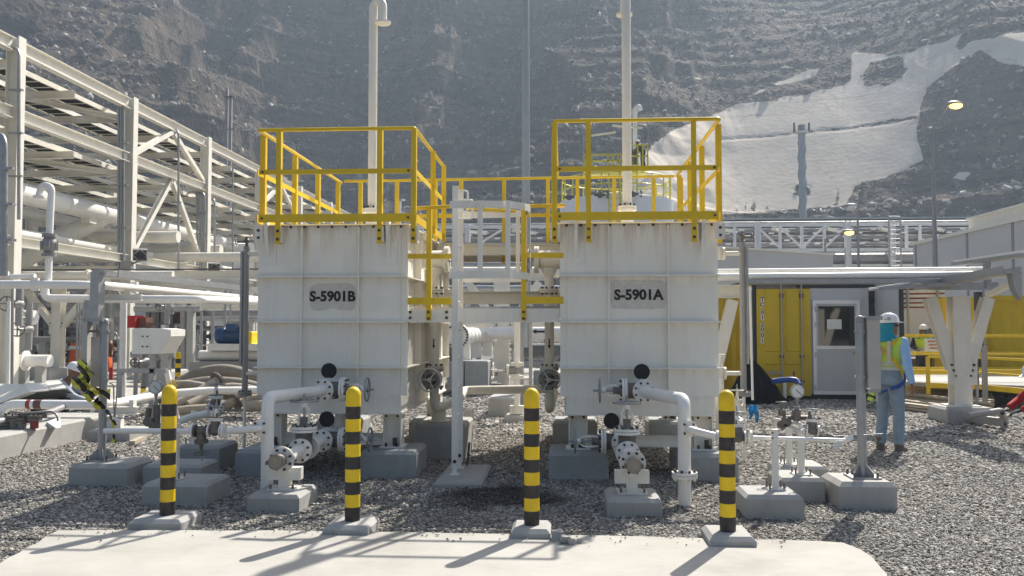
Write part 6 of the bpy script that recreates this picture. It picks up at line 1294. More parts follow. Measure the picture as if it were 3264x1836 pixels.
for k, (x0, x1, Y, h, lab) in enumerate(((1425, 1480, 20.4, .75, 'grey concrete pier behind the caged ladder under the big flanged pipe'), (1482, 1556, 20.2, .80, 'grey concrete pier right of the caged ladder under the big flanged pipe'), (1700, 1735, 22, .5, 'dark low concrete pier behind the right drop line'))):
    s = solo('concrete_pier', lab, 'concrete pier', CONCP, 'concrete piers behind the tanks'); s.cbox(PX(x0, Y), PX(x1, Y), Y, Y + .9, -.05, h, .03)
tsupport('cream T-shaped support seen between the tanks', 1605, 23.0, 2.9, 1.3)
block('grey concrete block behind the middle of the tank gap', 1557, 1640, 15.6, .8, .34); block('low grey concrete block under the thin white riser between the tanks', 1607, 1690, 14.6, .5, .12)
x = PX(1648, 14.8); T = thing('riser_pipe', 'thin white riser pipe with flanged valve seen between the tanks', 'pipe', (x, 14.8, .12)); part(T, 'pipe', WHITE).cyl((x, 14.8, .13), (x, 14.8, PZ(1648, 1026, 14.8)), .052, 14); part(T, 'foot', WHITE).ibeam((x - .12, 14.8, .2), (x + .12, 14.8, .2), .14, .14, .012)
for sy in (1160, 1202): f = part(T, 'flange', WHITE); z_ = PZ(1648, sy, 14.8); f.cyl((x, 14.8, z_ - .03), (x, 14.8, z_ - .003), .11, 18); f.cyl((x, 14.8, z_), (x, 14.8, z_ + .027), .11, 18)
gate_valve('grey valve with wheel to the left on the thin riser between the tanks', (x, 14.8, PZ(1648, 1181, 14.8)), (0, 0, 1), (-1, 0, 0), k=.8, dist=.5, wheelR=.16, body=GPIPE, fl=WHITE)
x = PX(1676, 16.5); T = thing('mast', 'tall thin grey mast rising behind the tank gap out of frame', 'mast', (x, 16.5, 0)); part(T, 'pole', STEELB).smooth_lathe((x, 16.5, 1.2), (0, 0, 1), [(0, .105), (3, .075), (10.5, .055)], 14); part(T, 'cable', GALV).cyl((x + .085, 16.45, 1.0), (x + .07, 16.45, 9), .006, 5)
for dx in (-.07, .09): part(T, 'base_leg', GALV).box(x + dx - .03, x + dx + .03, 16.4, 16.6, 0, 2.2)
part(T, 'mesh_guard', GALV, kind='stuff'); m_ = ALL[-1]
for k in range(9): z_ = .1 + k * .055; m_.bar((x - .06, 16.38, z_), (x + .08, 16.38, z_ + .1), .006, .006); m_.bar((x + .08, 16.38, z_), (x - .06, 16.38, z_ + .1), .006, .006)
hose('long canvas hose lying behind the caged ladder', [HG(1400, 1250, .08), HG(1470, 1232, .2), HG(1540, 1190, .35), HG(1580, 1190, .4)], .07)
hose('thick grey hose lying on the gravel between the tanks', [HG(1420, 1235, .1), HG(1500, 1232, .12), HG(1600, 1235, .12)], .11, HOSED)
block('small pale concrete block in the sun behind the ladder', 1478, 1503, 14.7, .4, .22)
for k, (x0, x1, sy, Y, r, m) in enumerate(((1180, 1900, 1030, 30, .18, CREAM), (1300, 1900, 868, 26, .16, CREAM), (1300, 1900, 845, 30, .10, GALV), (1250, 1900, 1010, 36, .3, GPIPE), (1400, 1880, 920, 33, .12, GALV), (1640, 1900, 1118, 30, .25, DGREY))):
    T = thing('background_pipe', ('cream pipe low in the gap between the tanks', 'cream pipe high in the gap behind the ladder cage', 'thin grey pipe high in the gap behind the ladder cage', 'thick dark pipe far behind the tank gap', 'grey tube in the middle of the tank gap', 'dark pipe low behind the right drop line')[k], 'pipe', P(1500, sy, Y), 'pipes behind the tank gap'); part(T, 'pipe', m).cyl(P(x0, sy, Y), P(x1, sy, Y), r, 16); part(T, 'stand', CREAM).box(PX(1585, Y) - .1, PX(1585, Y) + .1, Y - .1, Y + .1, 0, PZ(1585, sy, Y) - r)
# ------------------------------------------------------------------ big storage tank behind tank A
ty = 46.0; tx = PX(1966, ty); tr = 179 * ty / FPX; tz = PZ(1966, 620, ty - tr)
T = thing('storage_tank', 'large white round storage tank with yellow rails behind tank S-5901A', 'storage tank', (tx, ty, 0))
part(T, 'shell', TANKBG).cyl((tx, ty, 0), (tx, ty, tz), tr, 56); part(T, 'roof', TANKBG).lathe((tx, ty, tz), (0, 0, 1), [(0, tr), (.55, .3), (.56, .02)], 56)
for z_ in (1.15, .6): part(T, 'roof_rail', YELG).torus((tx, ty, tz + z_), (0, 0, 1), tr - .12, .035, 56, 6)
for k in range(20): t = 2 * math.pi * k / 20; part(T, 'roof_post', YELG).cyl((tx + (tr - .12) * math.cos(t), ty + (tr - .12) * math.sin(t), tz), (tx + (tr - .12) * math.cos(t), ty + (tr - .12) * math.sin(t), tz + 1.15), .035, 6)
part(T, 'wind_girder', YELG).torus((tx, ty, tz - 1.7), (0, 0, 1), tr + .05, .05, 56, 6)
yf = ty - tr - .15
for sx in (1943, 1980): part(T, 'ladder_rail', YELG).cyl((PX(sx, yf), yf, tz - 4), (PX(sx, yf), yf, tz + 1.2), .035, 6)
for k in range(14): part(T, 'ladder_rung', YELG).cyl((PX(1943, yf), yf, tz - 4 + k * .38), (PX(1980, yf), yf, tz - 4 + k * .38), .02, 5)
for sx, sy in ((1814, 628), (1912, 621), (2018, 618)): q = P(sx, sy, yf); v = part(T, 'side_valve', DGREY); v.ball(q, .16, .16, .16, 10, 6); v.cyl(q - V(.28, 0, 0), q + V(.28, 0, 0), .06, 8); v.torus(q + V(.38, 0, 0), (1, .2, 0), .16, .03, 14, 5); v.cyl(q, q + V(0, .5, 0), .08, 8)
pz0, pz1 = PZ(1966, 541, ty - 2), PZ(1966, 492, ty - 2); pl = part(T, 'top_platform', YELG); pl.box(PX(1862, ty - 2), PX(2068, ty - 2), ty - 2, ty, pz0 - .1, pz0)
for sx in (1863, 1888, 1940, 1955, 1972, 1984, 2010, 2036, 2052, 2068):
    part(T, 'platform_post', YELG).box(PX(sx, ty - 2) - .035, PX(sx, ty - 2) + .035, ty - 2.03, ty - 1.96, pz0, pz1 + (.45 if sx > 2000 else 0))
for a0, a1, z_ in ((1863, 2010, pz1), (1863, 2010, pz0 + .45), (2010, 2068, pz1 + .45), (2010, 2068, pz1 - .1)): part(T, 'platform_rail', YELG).box(PX(a0, ty - 2), PX(a1, ty - 2), ty - 2.03, ty - 1.97, z_ - .035, z_ + .035)
part(T, 'gooseneck', PIPEW).pipe([(PX(2028, ty - 1), ty - 1, tz), (PX(2028, ty - 1), ty - 1, PZ(2028, 348, ty - 1)), (PX(2042, ty - 1), ty - 1, PZ(2028, 335, ty - 1)), (PX(2046, ty - 1), ty - 1, PZ(2028, 352, ty - 1))], .11, .15, 12)
for a0, y0, a1, y1 in ((1952, 400, 2048, 408), (1885, 432, 1962, 421)): lt = part(T, 'tube_light', PAPERC); lt.bar(P(a0, y0, ty - 2), P(a1, y1, ty - 2), .12, .09)
part(T, 'light_arm', GALV).pipe([P(2020, 395, ty - 2), P(2060, 398, ty - 2), P(2067, 420, ty - 2), P(2068, 475, ty - 2)], .035, .3, 6); part(T, 'light_post', GALV).cyl(P(1860, 432, ty - 2), P(1860, 500, ty - 2), .04, 6)
q = P(1896, 541, ty - 2.4); part(T, 'vent_cap', HELM).ball(q, .16, .16, .2, 10, 6); part(T, 'valve_stack', DGREY).cyl(P(2022, 525, ty - 1.2), P(2022, 478, ty - 1.2), .16, 10)
# ================================================================== right side
x = tsupport('cream T-shaped support with knee braces beside the yellow rails', 3056, 15.3, 2.22, .66, False, .28, 'grey concrete block under the right T-shaped support')
tsupport('cream T-shaped support just right of tank S-5901A', 2258, 15.3, 2.19, .57, True, .2, None, splay=(0, 1))
for k, (sy, r, x1, Y) in enumerate(((861, .035, 3145, 15.2), (880, .062, 3118, 15.0))):
    T = thing('white_pipe', ('thin bright white pipe crossing to the right of tank S-5901A', 'thicker white pipe just below it, right of tank S-5901A')[k], 'pipe', P(2700, sy, Y), 'white pipes crossing right of the tanks'); part(T, 'pipe', PIPEW).pipe([P(2150, sy + 4, Y), P(x1, sy - 4, Y), P(x1 + 12, sy - 4, Y + .5)], r, .15, 16)
    part(T, 'shoe', PIPEW).box(PX(3040, Y) - .1, PX(3040, Y) + .1, Y - .06, Y + .06, PZ(3040, sy, Y) - r - .08, PZ(3040, sy, Y) - r + .02)
T = thing('cable_tray', 'grey cable tray running under the white pipes on the right', 'cable tray', P(2700, 898, 14.9)); tr_ = part(T, 'tray', GALV); tr_.box(PX(2380, 15), PX(3035, 15), 14.85, 14.87, PZ(2700, 903, 14.9), PZ(2700, 890, 14.9)); tr_.box(PX(2380, 15), PX(3035, 15), 14.87, 15.3, PZ(2700, 903, 14.9), PZ(2700, 903, 14.9) + .01)
bt = part(T, 'branch_tray', GALV); p0, p1 = P(3028, 904, 14.9), P(3226, 872, 12.8); bt.bar(p0, p1, .30, .012); bt.bar(p0 + V(-.15, -.05, .05), p1 + V(-.15, -.05, .05), .012, .11); bt.bar(p0 + V(.15, .05, .05), p1 + V(.15, .05, .05), .012, .11)
part(T, 'drop_elbow', GALV).prism([P(3222, 860, 12.8), P(3258, 876, 12.6), P(3258, 955, 12.6), P(3236, 925, 12.7)][::-1], (.05, .25, 0))
part(T, 'second_branch', GALV).bar(P(2770, 922, 14.6), P(3035, 905, 14.7), .25, .06); part(T, 'bright_strut', PIPEW).bar(P(2772, 921, 14.4), P(2905, 900, 14.9), .03, .03)
T = thing('cable_tray', 'dark grey cable tray resting on the right T-shaped support', 'cable tray', P(3055, 918, 15.2)); ct = part(T, 'tray', GALV); ct.box(PX(2945, 15.2), PX(3165, 15.2), 15.0, 15.6, PZ(3055, 922, 15.2), PZ(3055, 916, 15.2)); ct.box(PX(2945, 15.2), PX(3165, 15.2), 14.98, 15.0, PZ(3055, 926, 15.2), PZ(3055, 902, 15.2)); part(T, 'cable', DARKC).cyl((PX(2945, 15.2), 15.3, PZ(3055, 911, 15.2)), (PX(3165, 15.2), 15.3, PZ(3055, 911, 15.2)), .03, 8)
T = thing('strut_channel', 'bright steel strut slanting over the pipes at the right edge', 'strut', P(3150, 815, 13)); part(T, 'strut', PIPEW).bar(P(3042, 834, 15), P(3275, 799, 13), .03, .04); part(T, 'tray_edge', GALV).bar(P(3050, 842, 15), P(3275, 812, 13), .2, .05); part(T, 'post', GALV).box(PX(3146, 14.5) - .04, PX(3146, 14.5) + .04, 14.4, 14.5, 2.2, PZ(3146, 826, 14.5)); part(T, 'tube_lamp', PAPERC).bar(P(3150, 940, 14), P(3238, 898, 13.2), .09, .07)
# ---- yellow container cabin
cx0, cx1 = PX(2403, 19.5), PX(2788, 19.5); CYF = 19.5; cz = 2.62
T = thing('container_cabin', 'yellow shipping container cabin with a grey half-glazed door', 'container', ((cx0 + cx1) / 2, 22, 0))
fr = part(T, 'frame', CDARK); fr.box(cx0 - .02, cx0 + .06, CYF - .02, CYF + .12, .1, cz); fr.box(cx1 - .12, cx1, CYF - .02, CYF + .12, .1, cz - .19); fr.box(PX(2545, CYF), cx1, CYF - .03, CYF + .1, cz - .19, cz); fr.box(cx0 + .06, PX(2545, CYF), CYF - .01, CYF + .1, cz - .1, cz - .03); fr.box(cx0, cx1, CYF - .01, CYF + .12, .02, .14)
part(T, 'roof', CDARK).box(cx0, cx1, CYF + .1, CYF + 6, cz - .06, cz + .01)
for e, xx in ((0, cx0 + .02), (1, cx1 - .06)):
    sw = part(T, 'side_wall', CONT); pts = []; n_ = 44
    for k in range(n_ + 1): pts.append((xx + (.0 if (k // 2) % 2 else .036), CYF + .12 + 5.85 * k / n_))
    sw.add([(a, b, .12) for a, b in pts] + [(a, b, cz - .06) for a, b in pts], [(k, k + 1, k + 2 + n_, k + 1 + n_) for k in range(n_)])
dx0, dx1 = PX(2411, CYF), PX(2581, CYF); dz0, dz1 = PZ(2500, 1261, CYF), PZ(2500, 921, CYF)
D_ = part(T, 'yellow_door', CONT, 'yellow container door with lock bars and vertical number'); D_.box(dx0, dx1, CYF - .06, CYF - .01, dz0, dz1)
def relief(x0, x1, y0, y1, dep=.02):
    p_ = part(D_, 'door_panel', CONT); a, b = P(x0, y1, CYF), P(x1, y0, CYF); p_.prism([(a.x, CYF - .061, a.z), (b.x, CYF - .061, a.z), (b.x, CYF - .061, b.z), (a.x, CYF - .061, b.z)], (0, .0005, 0)); p_.hexa([(a.x, CYF - .0612, a.z), (b.x, CYF - .0612, a.z), (b.x - .02, CYF - .061 - dep, a.z + .02), (a.x + .02, CYF - .061 - dep, a.z + .02), (a.x, CYF - .0612, b.z), (b.x, CYF - .0612, b.z), (b.x - .02, CYF - .061 - dep, b.z - .02), (a.x + .02, CYF - .061 - dep, b.z - .02)][:4] + [(a.x, CYF - .0612, b.z), (b.x, CYF - .0612, b.z), (b.x - .02, CYF - .061 - dep, b.z - .02), (a.x + .02, CYF - .061 - dep, b.z - .02)])
for r_ in ((2437, 2484, 925, 1122), (2503, 2546, 925, 1122), (2437, 2484, 1151, 1163), (2500, 2547, 1151, 1163), (2437, 2484, 1230, 1258)): relief(*r_)
for sx in (2491, 2555):
    lb = part(D_, 'lock_bar', GALV); q0, q1 = P(sx, 1258, CYF), P(sx, 905, CYF); lb.cyl((q0.x, CYF - .10, q0.z), (q0.x, CYF - .10, q1.z), .017, 10); kb = part(lb, 'bar_keeper', RUST)
    for sy in (940, 1136, 1215): z_ = PZ(sx, sy, CYF); kb.box(q0.x - .045, q0.x + .045, CYF - .105, CYF - .06, z_ - (.07 if sy == 940 else .03), z_ + .03)
hd = part(D_, 'door_handle', GALV); q = P(2462, 1188, CYF); hd.box(q.x - .12, q.x + .18, CYF - .11, CYF - .09, q.z - .012, q.z + .012); hd.box(q.x - .02, q.x + .02, CYF - .10, CYF - .06, q.z - .04, q.z + .05); kk = part(D_, 'key_plate', RUST); q = P(2528, 1190, CYF); kk.box(q.x - .02, q.x + .02, CYF - .075, CYF - .06, q.z - .06, q.z + .05)
lp = part(D_, 'number_strip', PAPER, 'white number plates reading TC 01 2001 downwards')
for ch, sy in zip('TC012001', (955, 972, 996, 1013, 1035, 1051, 1069, 1086)):
    q = P(2428, sy, CYF); lp.box(q.x - .035, q.x + .035, CYF - .064, CYF - .0605, q.z - .056, q.z + .056)
    text(ch, .125, V(q.x, CYF - .0665, q.z), T, INK, off=.003)
w0, w1 = PX(2582, CYF), cx1 - .12
part(T, 'cabin_wall', GREYD).box(w0, w1, CYF + .0, CYF + .05, .14, cz - .2)
a, b = P(2592, 1257, CYF), P(2738, 957, CYF); dr = part(T, 'cabin_door', GREYD, 'grey half-glazed cabin door with a paper notice'); 
dr.box(a.x, b.x, CYF - .035, CYF - .001, a.z, b.z); fr2 = part(dr, 'door_frame', HELM); t_ = .075
for (X0, X1, Z0, Z1) in ((a.x, a.x + t_, a.z, b.z), (b.x - t_, b.x, a.z, b.z), (a.x + t_, b.x - t_, b.z - t_, b.z), (a.x + t_, b.x - t_, a.z, a.z + t_), (a.x + t_, b.x - t_, PZ(2660, 1108, CYF) - .03, PZ(2660, 1108, CYF) + .04)): fr2.box(X0, X1, CYF - .06, CYF - .036, Z0, Z1)
g0, g1 = P(2608, 1103, CYF), P(2721, 976, CYF); part(dr, 'window_pane', GLASS).box(g0.x, g1.x, CYF - .045, CYF - .038, g0.z, g1.z)
n0, n1 = P(2634, 1049, CYF), P(2680, 1018, CYF); part(dr, 'paper_notice', PAPER).box(n0.x, n1.x, CYF - .05, CYF - .047, n0.z, n1.z)
hn = part(dr, 'door_handle', GALV); q = P(2729, 1125, CYF); hn.box(q.x - .02, q.x + .02, CYF - .075, CYF - .06, q.z - .06, q.z + .06); hn.cyl((q.x - .1, CYF - .11, q.z), (q.x, CYF - .11, q.z), .012, 8)
for sy in (985, 1035, 1130, 1235): q = P(2597, sy, CYF); part(dr, 'hinge', GREYD).box(q.x - .02, q.x + .015, CYF - .08, CYF - .061, q.z - .06, q.z + .06)
q0, q1 = PX(2792, CYF), PX(2868, 17.9); od = part(T, 'open_door', GREYD, 'grey inner face of the open container door'); od.hexa([(cx1 + .03, CYF, .14), (q1, 17.9, .14), (q1 + .04, 17.93, .14), (cx1 + .07, CYF + .03, .14), (cx1 + .03, CYF, cz - .12), (q1, 17.9, cz - .12), (q1 + .04, 17.93, cz - .12), (cx1 + .07, CYF + .03, cz - .12)]); part(od, 'door_edge_seal', CDARK).box(q1 - .0, q1 + .07, 17.86, 17.93, .14, cz - .12)
# second container to its left and one at the far right
def container(label, x0, x1, Y, z1, L=5.8):
    T = thing('shipping_container', label, 'container', ((x0 + x1) / 2, Y + L / 2, 0), 'yellow shipping containers'); n_ = int((x1 - x0) / .09)
    w_ = part(T, 'front_wall', CONT); pts = [(x0 + (x1 - x0) * k / n_, Y + (.0 if (k // 2) % 2 else .035)) for k in range(n_ + 1)]
    w_.add([(a, b, .15) for a, b in pts] + [(a, b, z1 - .1) for a, b in pts], [(k, k + 1, k + 2 + n_, k + 1 + n_) for k in range(n_)])
    f = part(T, 'frame', CONT); f.box(x0 - .06, x1 + .06, Y - .03, Y + .1, z1 - .12, z1); f.box(x0 - .06, x1 + .06, Y - .03, Y + .1, .02, .16); f.box(x0 - .06, x0 + .06, Y - .035, Y + .1, .161, z1 - .121); f.box(x1 - .06, x1 + .06, Y - .035, Y + .1, .161, z1 - .121)
    part(T, 'body', CONT).box(x0, x1, Y + .11, Y + L, .05, z1 - .02)
container('yellow shipping container half hidden between tank S-5901A and the cabin', PX(2270, 21.5), PX(2395, 21.5), 21.5, PZ(2330, 925, 21.5))
container('yellow shipping container at the right edge behind the rails', PX(3135, 22), PX(3420, 22), 22, PZ(3200, 942, 22), .7)
container('narrow yellow container behind the right T-shaped support', PX(3012, 24), PX(3112, 24), 24, PZ(3060, 948, 24), .7)
s = solo('dark_post', 'dark upright post beside the right yellow container', 'post', CDARK); s.box(PX(3118, 21.6), PX(3134, 21.6), 21.6, 21.8, 0, PZ(3125, 930, 21.6)); s.use(GALV).box(PX(3136, 21.5), PX(3141, 21.5), 21.5, 21.55, 0, PZ(3125, 900, 21.6))
# black tarpaulin heap with a blue hose
s = solo('black_tarpaulin', 'black plastic tarpaulin heaped against the yellow container', 'tarpaulin', TARP); c = P(2392, 1262, 18.6); vs_, fs_ = [], []
for i in range(15):
    t = math.pi * .5 * i / 14
    for k in range(28):
        p = 2 * math.pi * k / 28; w_ = 1 + .16 * math.sin(3 * p + 1.3) + .10 * math.sin(7 * p + i * .5) + .05 * math.sin(13 * p + i)
        cc = math.sin(t) * math.cos(p) * w_; vs_.append((c.x + .02 + .66 * cc, 18.6 + .45 * math.sin(t) * math.sin(p) * w_, max(0, .95 * (1 - math.sin(t) ** 1.1) - .22 * max(0, -cc) + .22 * max(0, math.sin(t) - .35) * max(0, 1 - math.sin(t)) * (1 + math.sin(4 * p)))))
for i in range(14):
    for k in range(28): fs_.append((i * 28 + k, (i + 1) * 28 + k, (i + 1) * 28 + (k + 1) % 28, i * 28 + (k + 1) % 28))
s.add(vs_, fs_, True)
hose('blue lay-flat hose drooping over the black tarpaulin', [P(2462, 1216, 17.5), P(2485, 1212, 17.5), P(2520, 1210, 17.4), P(2540, 1212, 17.4), P(2547, 1228, 17.3)], .055, HBLUE)
s = solo('white_stake', 'short white stake standing before the yellow container door', 'stake', PIPEW); q = G(2502, 1280); s.cyl(q, q + V(0, 0, .42), .035, 10)
# yellow guard rails on the right
def yrail(label, pts, z0, z1, posts, extra=()):
    T = thing('guard_rail', label, 'guard rail', V(pts[0][0], pts[0][1], z0), 'yellow guard rails on the right')
    for z_, h in ((z1, .045), ((z0 + z1) / 2 + .02, .035), (z0 + .05, .10)):
        for a, b in zip(pts[:-1], pts[1:]): part(T, 'rail', YEL).bar((a[0], a[1], z_), (b[0], b[1], z_), .04, h)
    for a, b in zip(pts[:-1], pts[1:]):
        L = math.hypot(b[0] - a[0], b[1] - a[1]); k = max(1, int(L / posts))
        for i in range(k + 1): f = i / k; part(T, 'post', YEL).box(a[0] + (b[0] - a[0]) * f - .03, a[0] + (b[0] - a[0]) * f + .03, a[1] + (b[1] - a[1]) * f - .03, a[1] + (b[1] - a[1]) * f + .03, z0 - .12, z1)
yrail('yellow guard rail running behind the standing worker', [(PX(2880, 18.4), 18.4), (PX(3300, 18.4), 18.4)], .62, PZ(3000, 1072, 18.4), 1.05)
yrail('second yellow guard rail a step behind the first on the right', [(PX(2870, 21), 21), (PX(3300, 21), 21)], .55, PZ(3000, 1068, 21), 1.3)
yrail('yellow ramp guard rail slanting towards us at the right edge', [(PX(2955, 17.6), 17.6), (PX(3110, 17.3), 17.3), (PX(3330, 15.6), 15.6)], .40, 1.0, 1.2)
s = solo('access_deck', 'low walkway deck with yellow edge at the right', 'walkway', CONC); s.prism([(PX(2880, 18.2), 18.2, .40), (PX(3330, 17.0), 17.0, .40), (PX(3330, 22), 22, .40), (PX(2880, 22), 22, .40)], (0, 0, .08))
s = solo('notice_board', 'cream paper notice hung on the yellow rail by the far worker', 'notice', PAPERC); a, b = P(2951, 1120, 18.3), P(3012, 1079, 18.3); s.box(a.x, b.x, 18.33, 18.345, a.z, b.z)
s.use(RED)
for k, (u0, u1, v_) in enumerate(((.15, .85, .72), (.2, .75, .45), (.25, .8, .2))):
    for j in range(int((u1 - u0) * 12)): q = a.x + (b.x - a.x) * (u0 + j / 12); s.box(q, q + (b.x - a.x) * .05, 18.322, 18.329, a.z + (b.z - a.z) * v_, a.z + (b.z - a.z) * (v_ + .11))
T = thing('plank_stack', 'stack of weathered planks and tubes lying behind the standing worker', 'planks', G(3000, 1330)); rr = random.Random(4)
for k in range(16):
    l, j = k // 6, k % 6; a = G(2870, 1262 + 9 * j, 0); b = G(3160, 1290 + 11 * j, 0); a, b = a + V(0, 0, .05 + .075 * l + rr.uniform(0, .02)), b + V(0, 0, .05 + .075 * l); (part(T, 'plank', PLANK).bar(a, b, .17, .045) if k % 3 else part(T, 'tube', PLANK).cyl(a, b, .04, 8))
T = thing('grey_trestle', 'pale grey steel trestle lying by the right concrete block', 'trestle', G(3120, 1330)); 
part(T, 'rail', GPIPE).pipe([G(3085, 1325, .28), G(3190, 1310, .32), G(3205, 1345, .05)], .05, .12, 10); part(T, 'second_rail', GPIPE).bar(G(3080, 1330, .1), G(3190, 1345, .12), .1, .12)
for k, sx in enumerate((3092, 3110, 3135)): s = solo('upright_post', ('thin grey upright left of three behind the right support', 'thin grey upright in the middle of three behind the right support', 'thicker mauve grey upright behind the right support')[k], 'post', GPIPE if k == 2 else GALV); q = PX(sx, 16.6); w_ = .045 if k == 2 else .02; s.box(q - w_, q + w_, 16.58, 16.62, 0, PZ(sx, (1060, 990, 1105)[k], 16.6)); s.box(q - w_ * 2.4, q + w_ * 2.4, 16.56, 16.64, 0, .02)
# clutter beyond the open container door
T = thing('pipe_stack', 'stack of thin red and white pipes on a rack beyond the cabin', 'pipe stack', P(2930, 985, 26))
for k in range(14): part(T, 'pipe', REDB if k % 3 == 1 else HELM).cyl(P(2862, 918 + 4.8 * k, 26), P(3010, 916 + 4.8 * k, 26), .022, 8)
for sx in (2895, 2990): part(T, 'upright', GALV).box(PX(sx, 25.9) - .02, PX(sx, 25.9) + .02, 25.85, 25.95, 0, PZ(sx, 918, 26))
s = solo('pale_screen', 'pale grey site screen beyond the cabin behind the far worker', 'screen', GREYD); s.box(PX(2866, 27), PX(2990, 27), 27, 27.1, 0, PZ(2900, 980, 27)); s.use(STEELB).box(PX(2866, 27), PX(2990, 27), 26.98, 27.12, PZ(2900, 979, 27), PZ(2900, 974, 27))
s = solo('dark_machine', 'dark steel machine standing beyond the yellow rails', 'machine', DGREY); s.rbox(PX(2985, 25), PX(3010, 25), 25, 26, 0, PZ(3000, 1042, 25), .05); s.box(PX(2880, 25), PX(2985, 25), 25, 25.6, .0, PZ(2900, 1142, 25))
# ------------------------------------------------------------------ far right: sheds, truss, stack, lamps
s = solo('grey_shed', 'low pale grey shed behind the container cabin', 'shed', SHED); q = [P(2225, 790, 29.3), P(2655, 814, 33.2)]; a, b = q; s.prism([(a.x, a.y, 0), (b.x, b.y, 0), (b.x + .8, b.y + 6, 0), (a.x + .8, a.y + 6, 0)], (0, 0, 4.23)); s.use(WHITE).bar((a.x, a.y - .02, 4.25), (b.x, b.y - .02, 4.25), .1, .06)
XW = PX(2915, 50); T = thing('warehouse', 'long pale sheet metal warehouse at the right edge', 'warehouse', (XW + 8, 40, 0))
part(T, 'wall', SHED).box(XW, XW + 16, 24, 50, 0, 6.05); part(T, 'eave_trim', CREAM).box(XW - .12, XW + .1, 24, 50.2, 6.05, 6.22); part(T, 'upper_wall', CREAM).box(XW + .35, XW + 15, 24, 44, 6.22, 6.75); part(T, 'ridge_trim', CREAM).box(XW + .25, XW + 15, 24, 44.1, 6.75, 6.85)
for y in (49.6, 43.4, 39.1, 34.8, 30.5): part(T, 'wall_seam', GPIPE).box(XW - .03, XW + .001, y - .09, y + .09, 0, 6.04)
part(T, 'roof', SHED).prism([(XW + .3, 24, 6.86), (XW + 8, 24, 7.4), (XW + 15, 24, 6.86)], (0, 20, 0))
YT = 58; T = thing('truss_bridge', 'white steel truss pipe bridge crossing far behind on the right', 'truss', (PX(2600, YT), YT, 0)); zt_, zb_ = PZ(2600, 716, YT), PZ(2600, 797, YT); xa, xb = PX(1150, YT), PX(3330, YT)
for z_ in (zt_, zb_):
    for dy in (0, 3.5): part(T, 'chord', HELM).ibeam((xa, YT + dy, z_), (xb, YT + dy, z_), .22, .2, .02)
for sx in (1240, 1490, 2130, 2418, 2705, 2846, 3120): part(T, 'column', HELM).ibeam((PX(sx, YT), YT - .1, 0), (PX(sx, YT), YT - .1, zt_ + .2), .34, .36, .02, up=(1, 0, 0))
vx_ = [2345, 2418, 2490, 2560, 2632, 2705]
for sx in (2490, 2560, 2632, 2895, 2938, 2345, 2275, 1345, 1405): part(T, 'vertical', HELM).box(PX(sx, YT) - .085, PX(sx, YT) + .085, YT - .08, YT + .08, zb_, zt_)
for a_, b_, up_ in ((2422, 2487, 0), (2494, 2557, 0), (2563, 2628, 1), (2636, 2700, 1), (1500, 1600, 1), (2150, 2270, 1)): part(T, 'diagonal', HELM).bar((PX(a_, YT), YT, zt_ - .2 if not up_ else zb_ + .2), (PX(b_, YT), YT, zb_ + .2 if not up_ else zt_ - .2), .13, .13)
for k in range(14): x_ = xa + (xb - xa) * k / 13; part(T, 'deck_brace', CREAM).bar((x_, YT, zt_ - .25), (x_ + 2.5, YT + 3.5, zt_ - .25), .2, .2)
for k in range(8):
    z_ = zb_ + .25 + k * .26; B = thing('bridge_pipe', ('lowest', 'second', 'third', 'fourth', 'fifth', 'sixth', 'seventh', 'topmost')[k] + ' of the dark pipes stacked inside the far truss bridge', 'pipe', (PX(2600, YT), YT + 2, z_), 'dark pipes in the far truss'); part(B, 'pipe', (DGREY, GPIPE)[k % 2]).cyl((xa, YT + 1 + .25 * k, z_), (xb, YT + 1 + .25 * k, z_), .13, 8); part(B, 'shoe', HELM, kind='stuff'); m_ = ALL[-1]
    for j in range(16): m_.box(xa + 2.9 * j + k, xa + 2.9 * j + k + .35, YT + .8 + .25 * k, YT + .86 + .25 * k, z_ - .05, z_ + .05)
B = thing('background_pipe', 'grey pipe running along the ground level of the far truss bridge', 'pipe', (PX(2600, YT), YT, 4.8)); part(B, 'pipe', GPIPE).cyl((xa, YT + .5, PZ(2800, 822, YT)), (xb, YT + .5, PZ(2800, 822, YT)), .35, 16); part(B, 'lower_beam', CREAM).box(xa, xb, YT, YT + 3, PZ(2800, 850, YT), PZ(2800, 842, YT))
for sx in (2480, 2880): part(B, 'stand', CREAM).box(PX(sx, YT) - .2, PX(sx, YT) + .2, YT + .3, YT + .7, 0, PZ(2800, 850, YT))
s = solo('dark_shed', 'long low dark shed standing behind the far truss bridge', 'shed', DGREY); s.box(PX(2280, 66), PX(3300, 66), 66, 70, 0, PZ(2600, 700, 66)); s.use(STEELB).box(PX(2280, 66) - .2, PX(3300, 66) + .2, 65.8, 70.2, PZ(2600, 700, 66), PZ(2600, 695, 66))
x = PX(2564, 92); T = thing('chimney_stack', 'tall blue grey stack with spiral strakes in front of the pale slope', 'chimney', (x, 92, 0)); zt_ = PZ(2564, 425, 92); part(T, 'shaft', STEELB).cyl((x, 92, 0), (x, 92, zt_), .36, 22); part(T, 'cap', GPIPE).cyl((x, 92, zt_ + .25), (x, 92, zt_ + .85), .36, 20); part(T, 'collar', WHITE).cyl((x, 92, zt_), (x, 92, zt_ + .12), .72, 20)
for k in range(3):
    part(T, 'strake', STEELB).tube([(x + .39 * math.cos(.5 * i + 2.09 * k), 92 + .39 * math.sin(.5 * i + 2.09 * k), 6 + i * .42) for i in range(int((zt_ - 6) / .42))], .06, 5)
for dx in (-.75, .75): part(T, 'beacon', DGREY).cyl((x + dx, 92, zt_ + .1), (x + dx, 92, zt_ + 1.1), .1, 8)
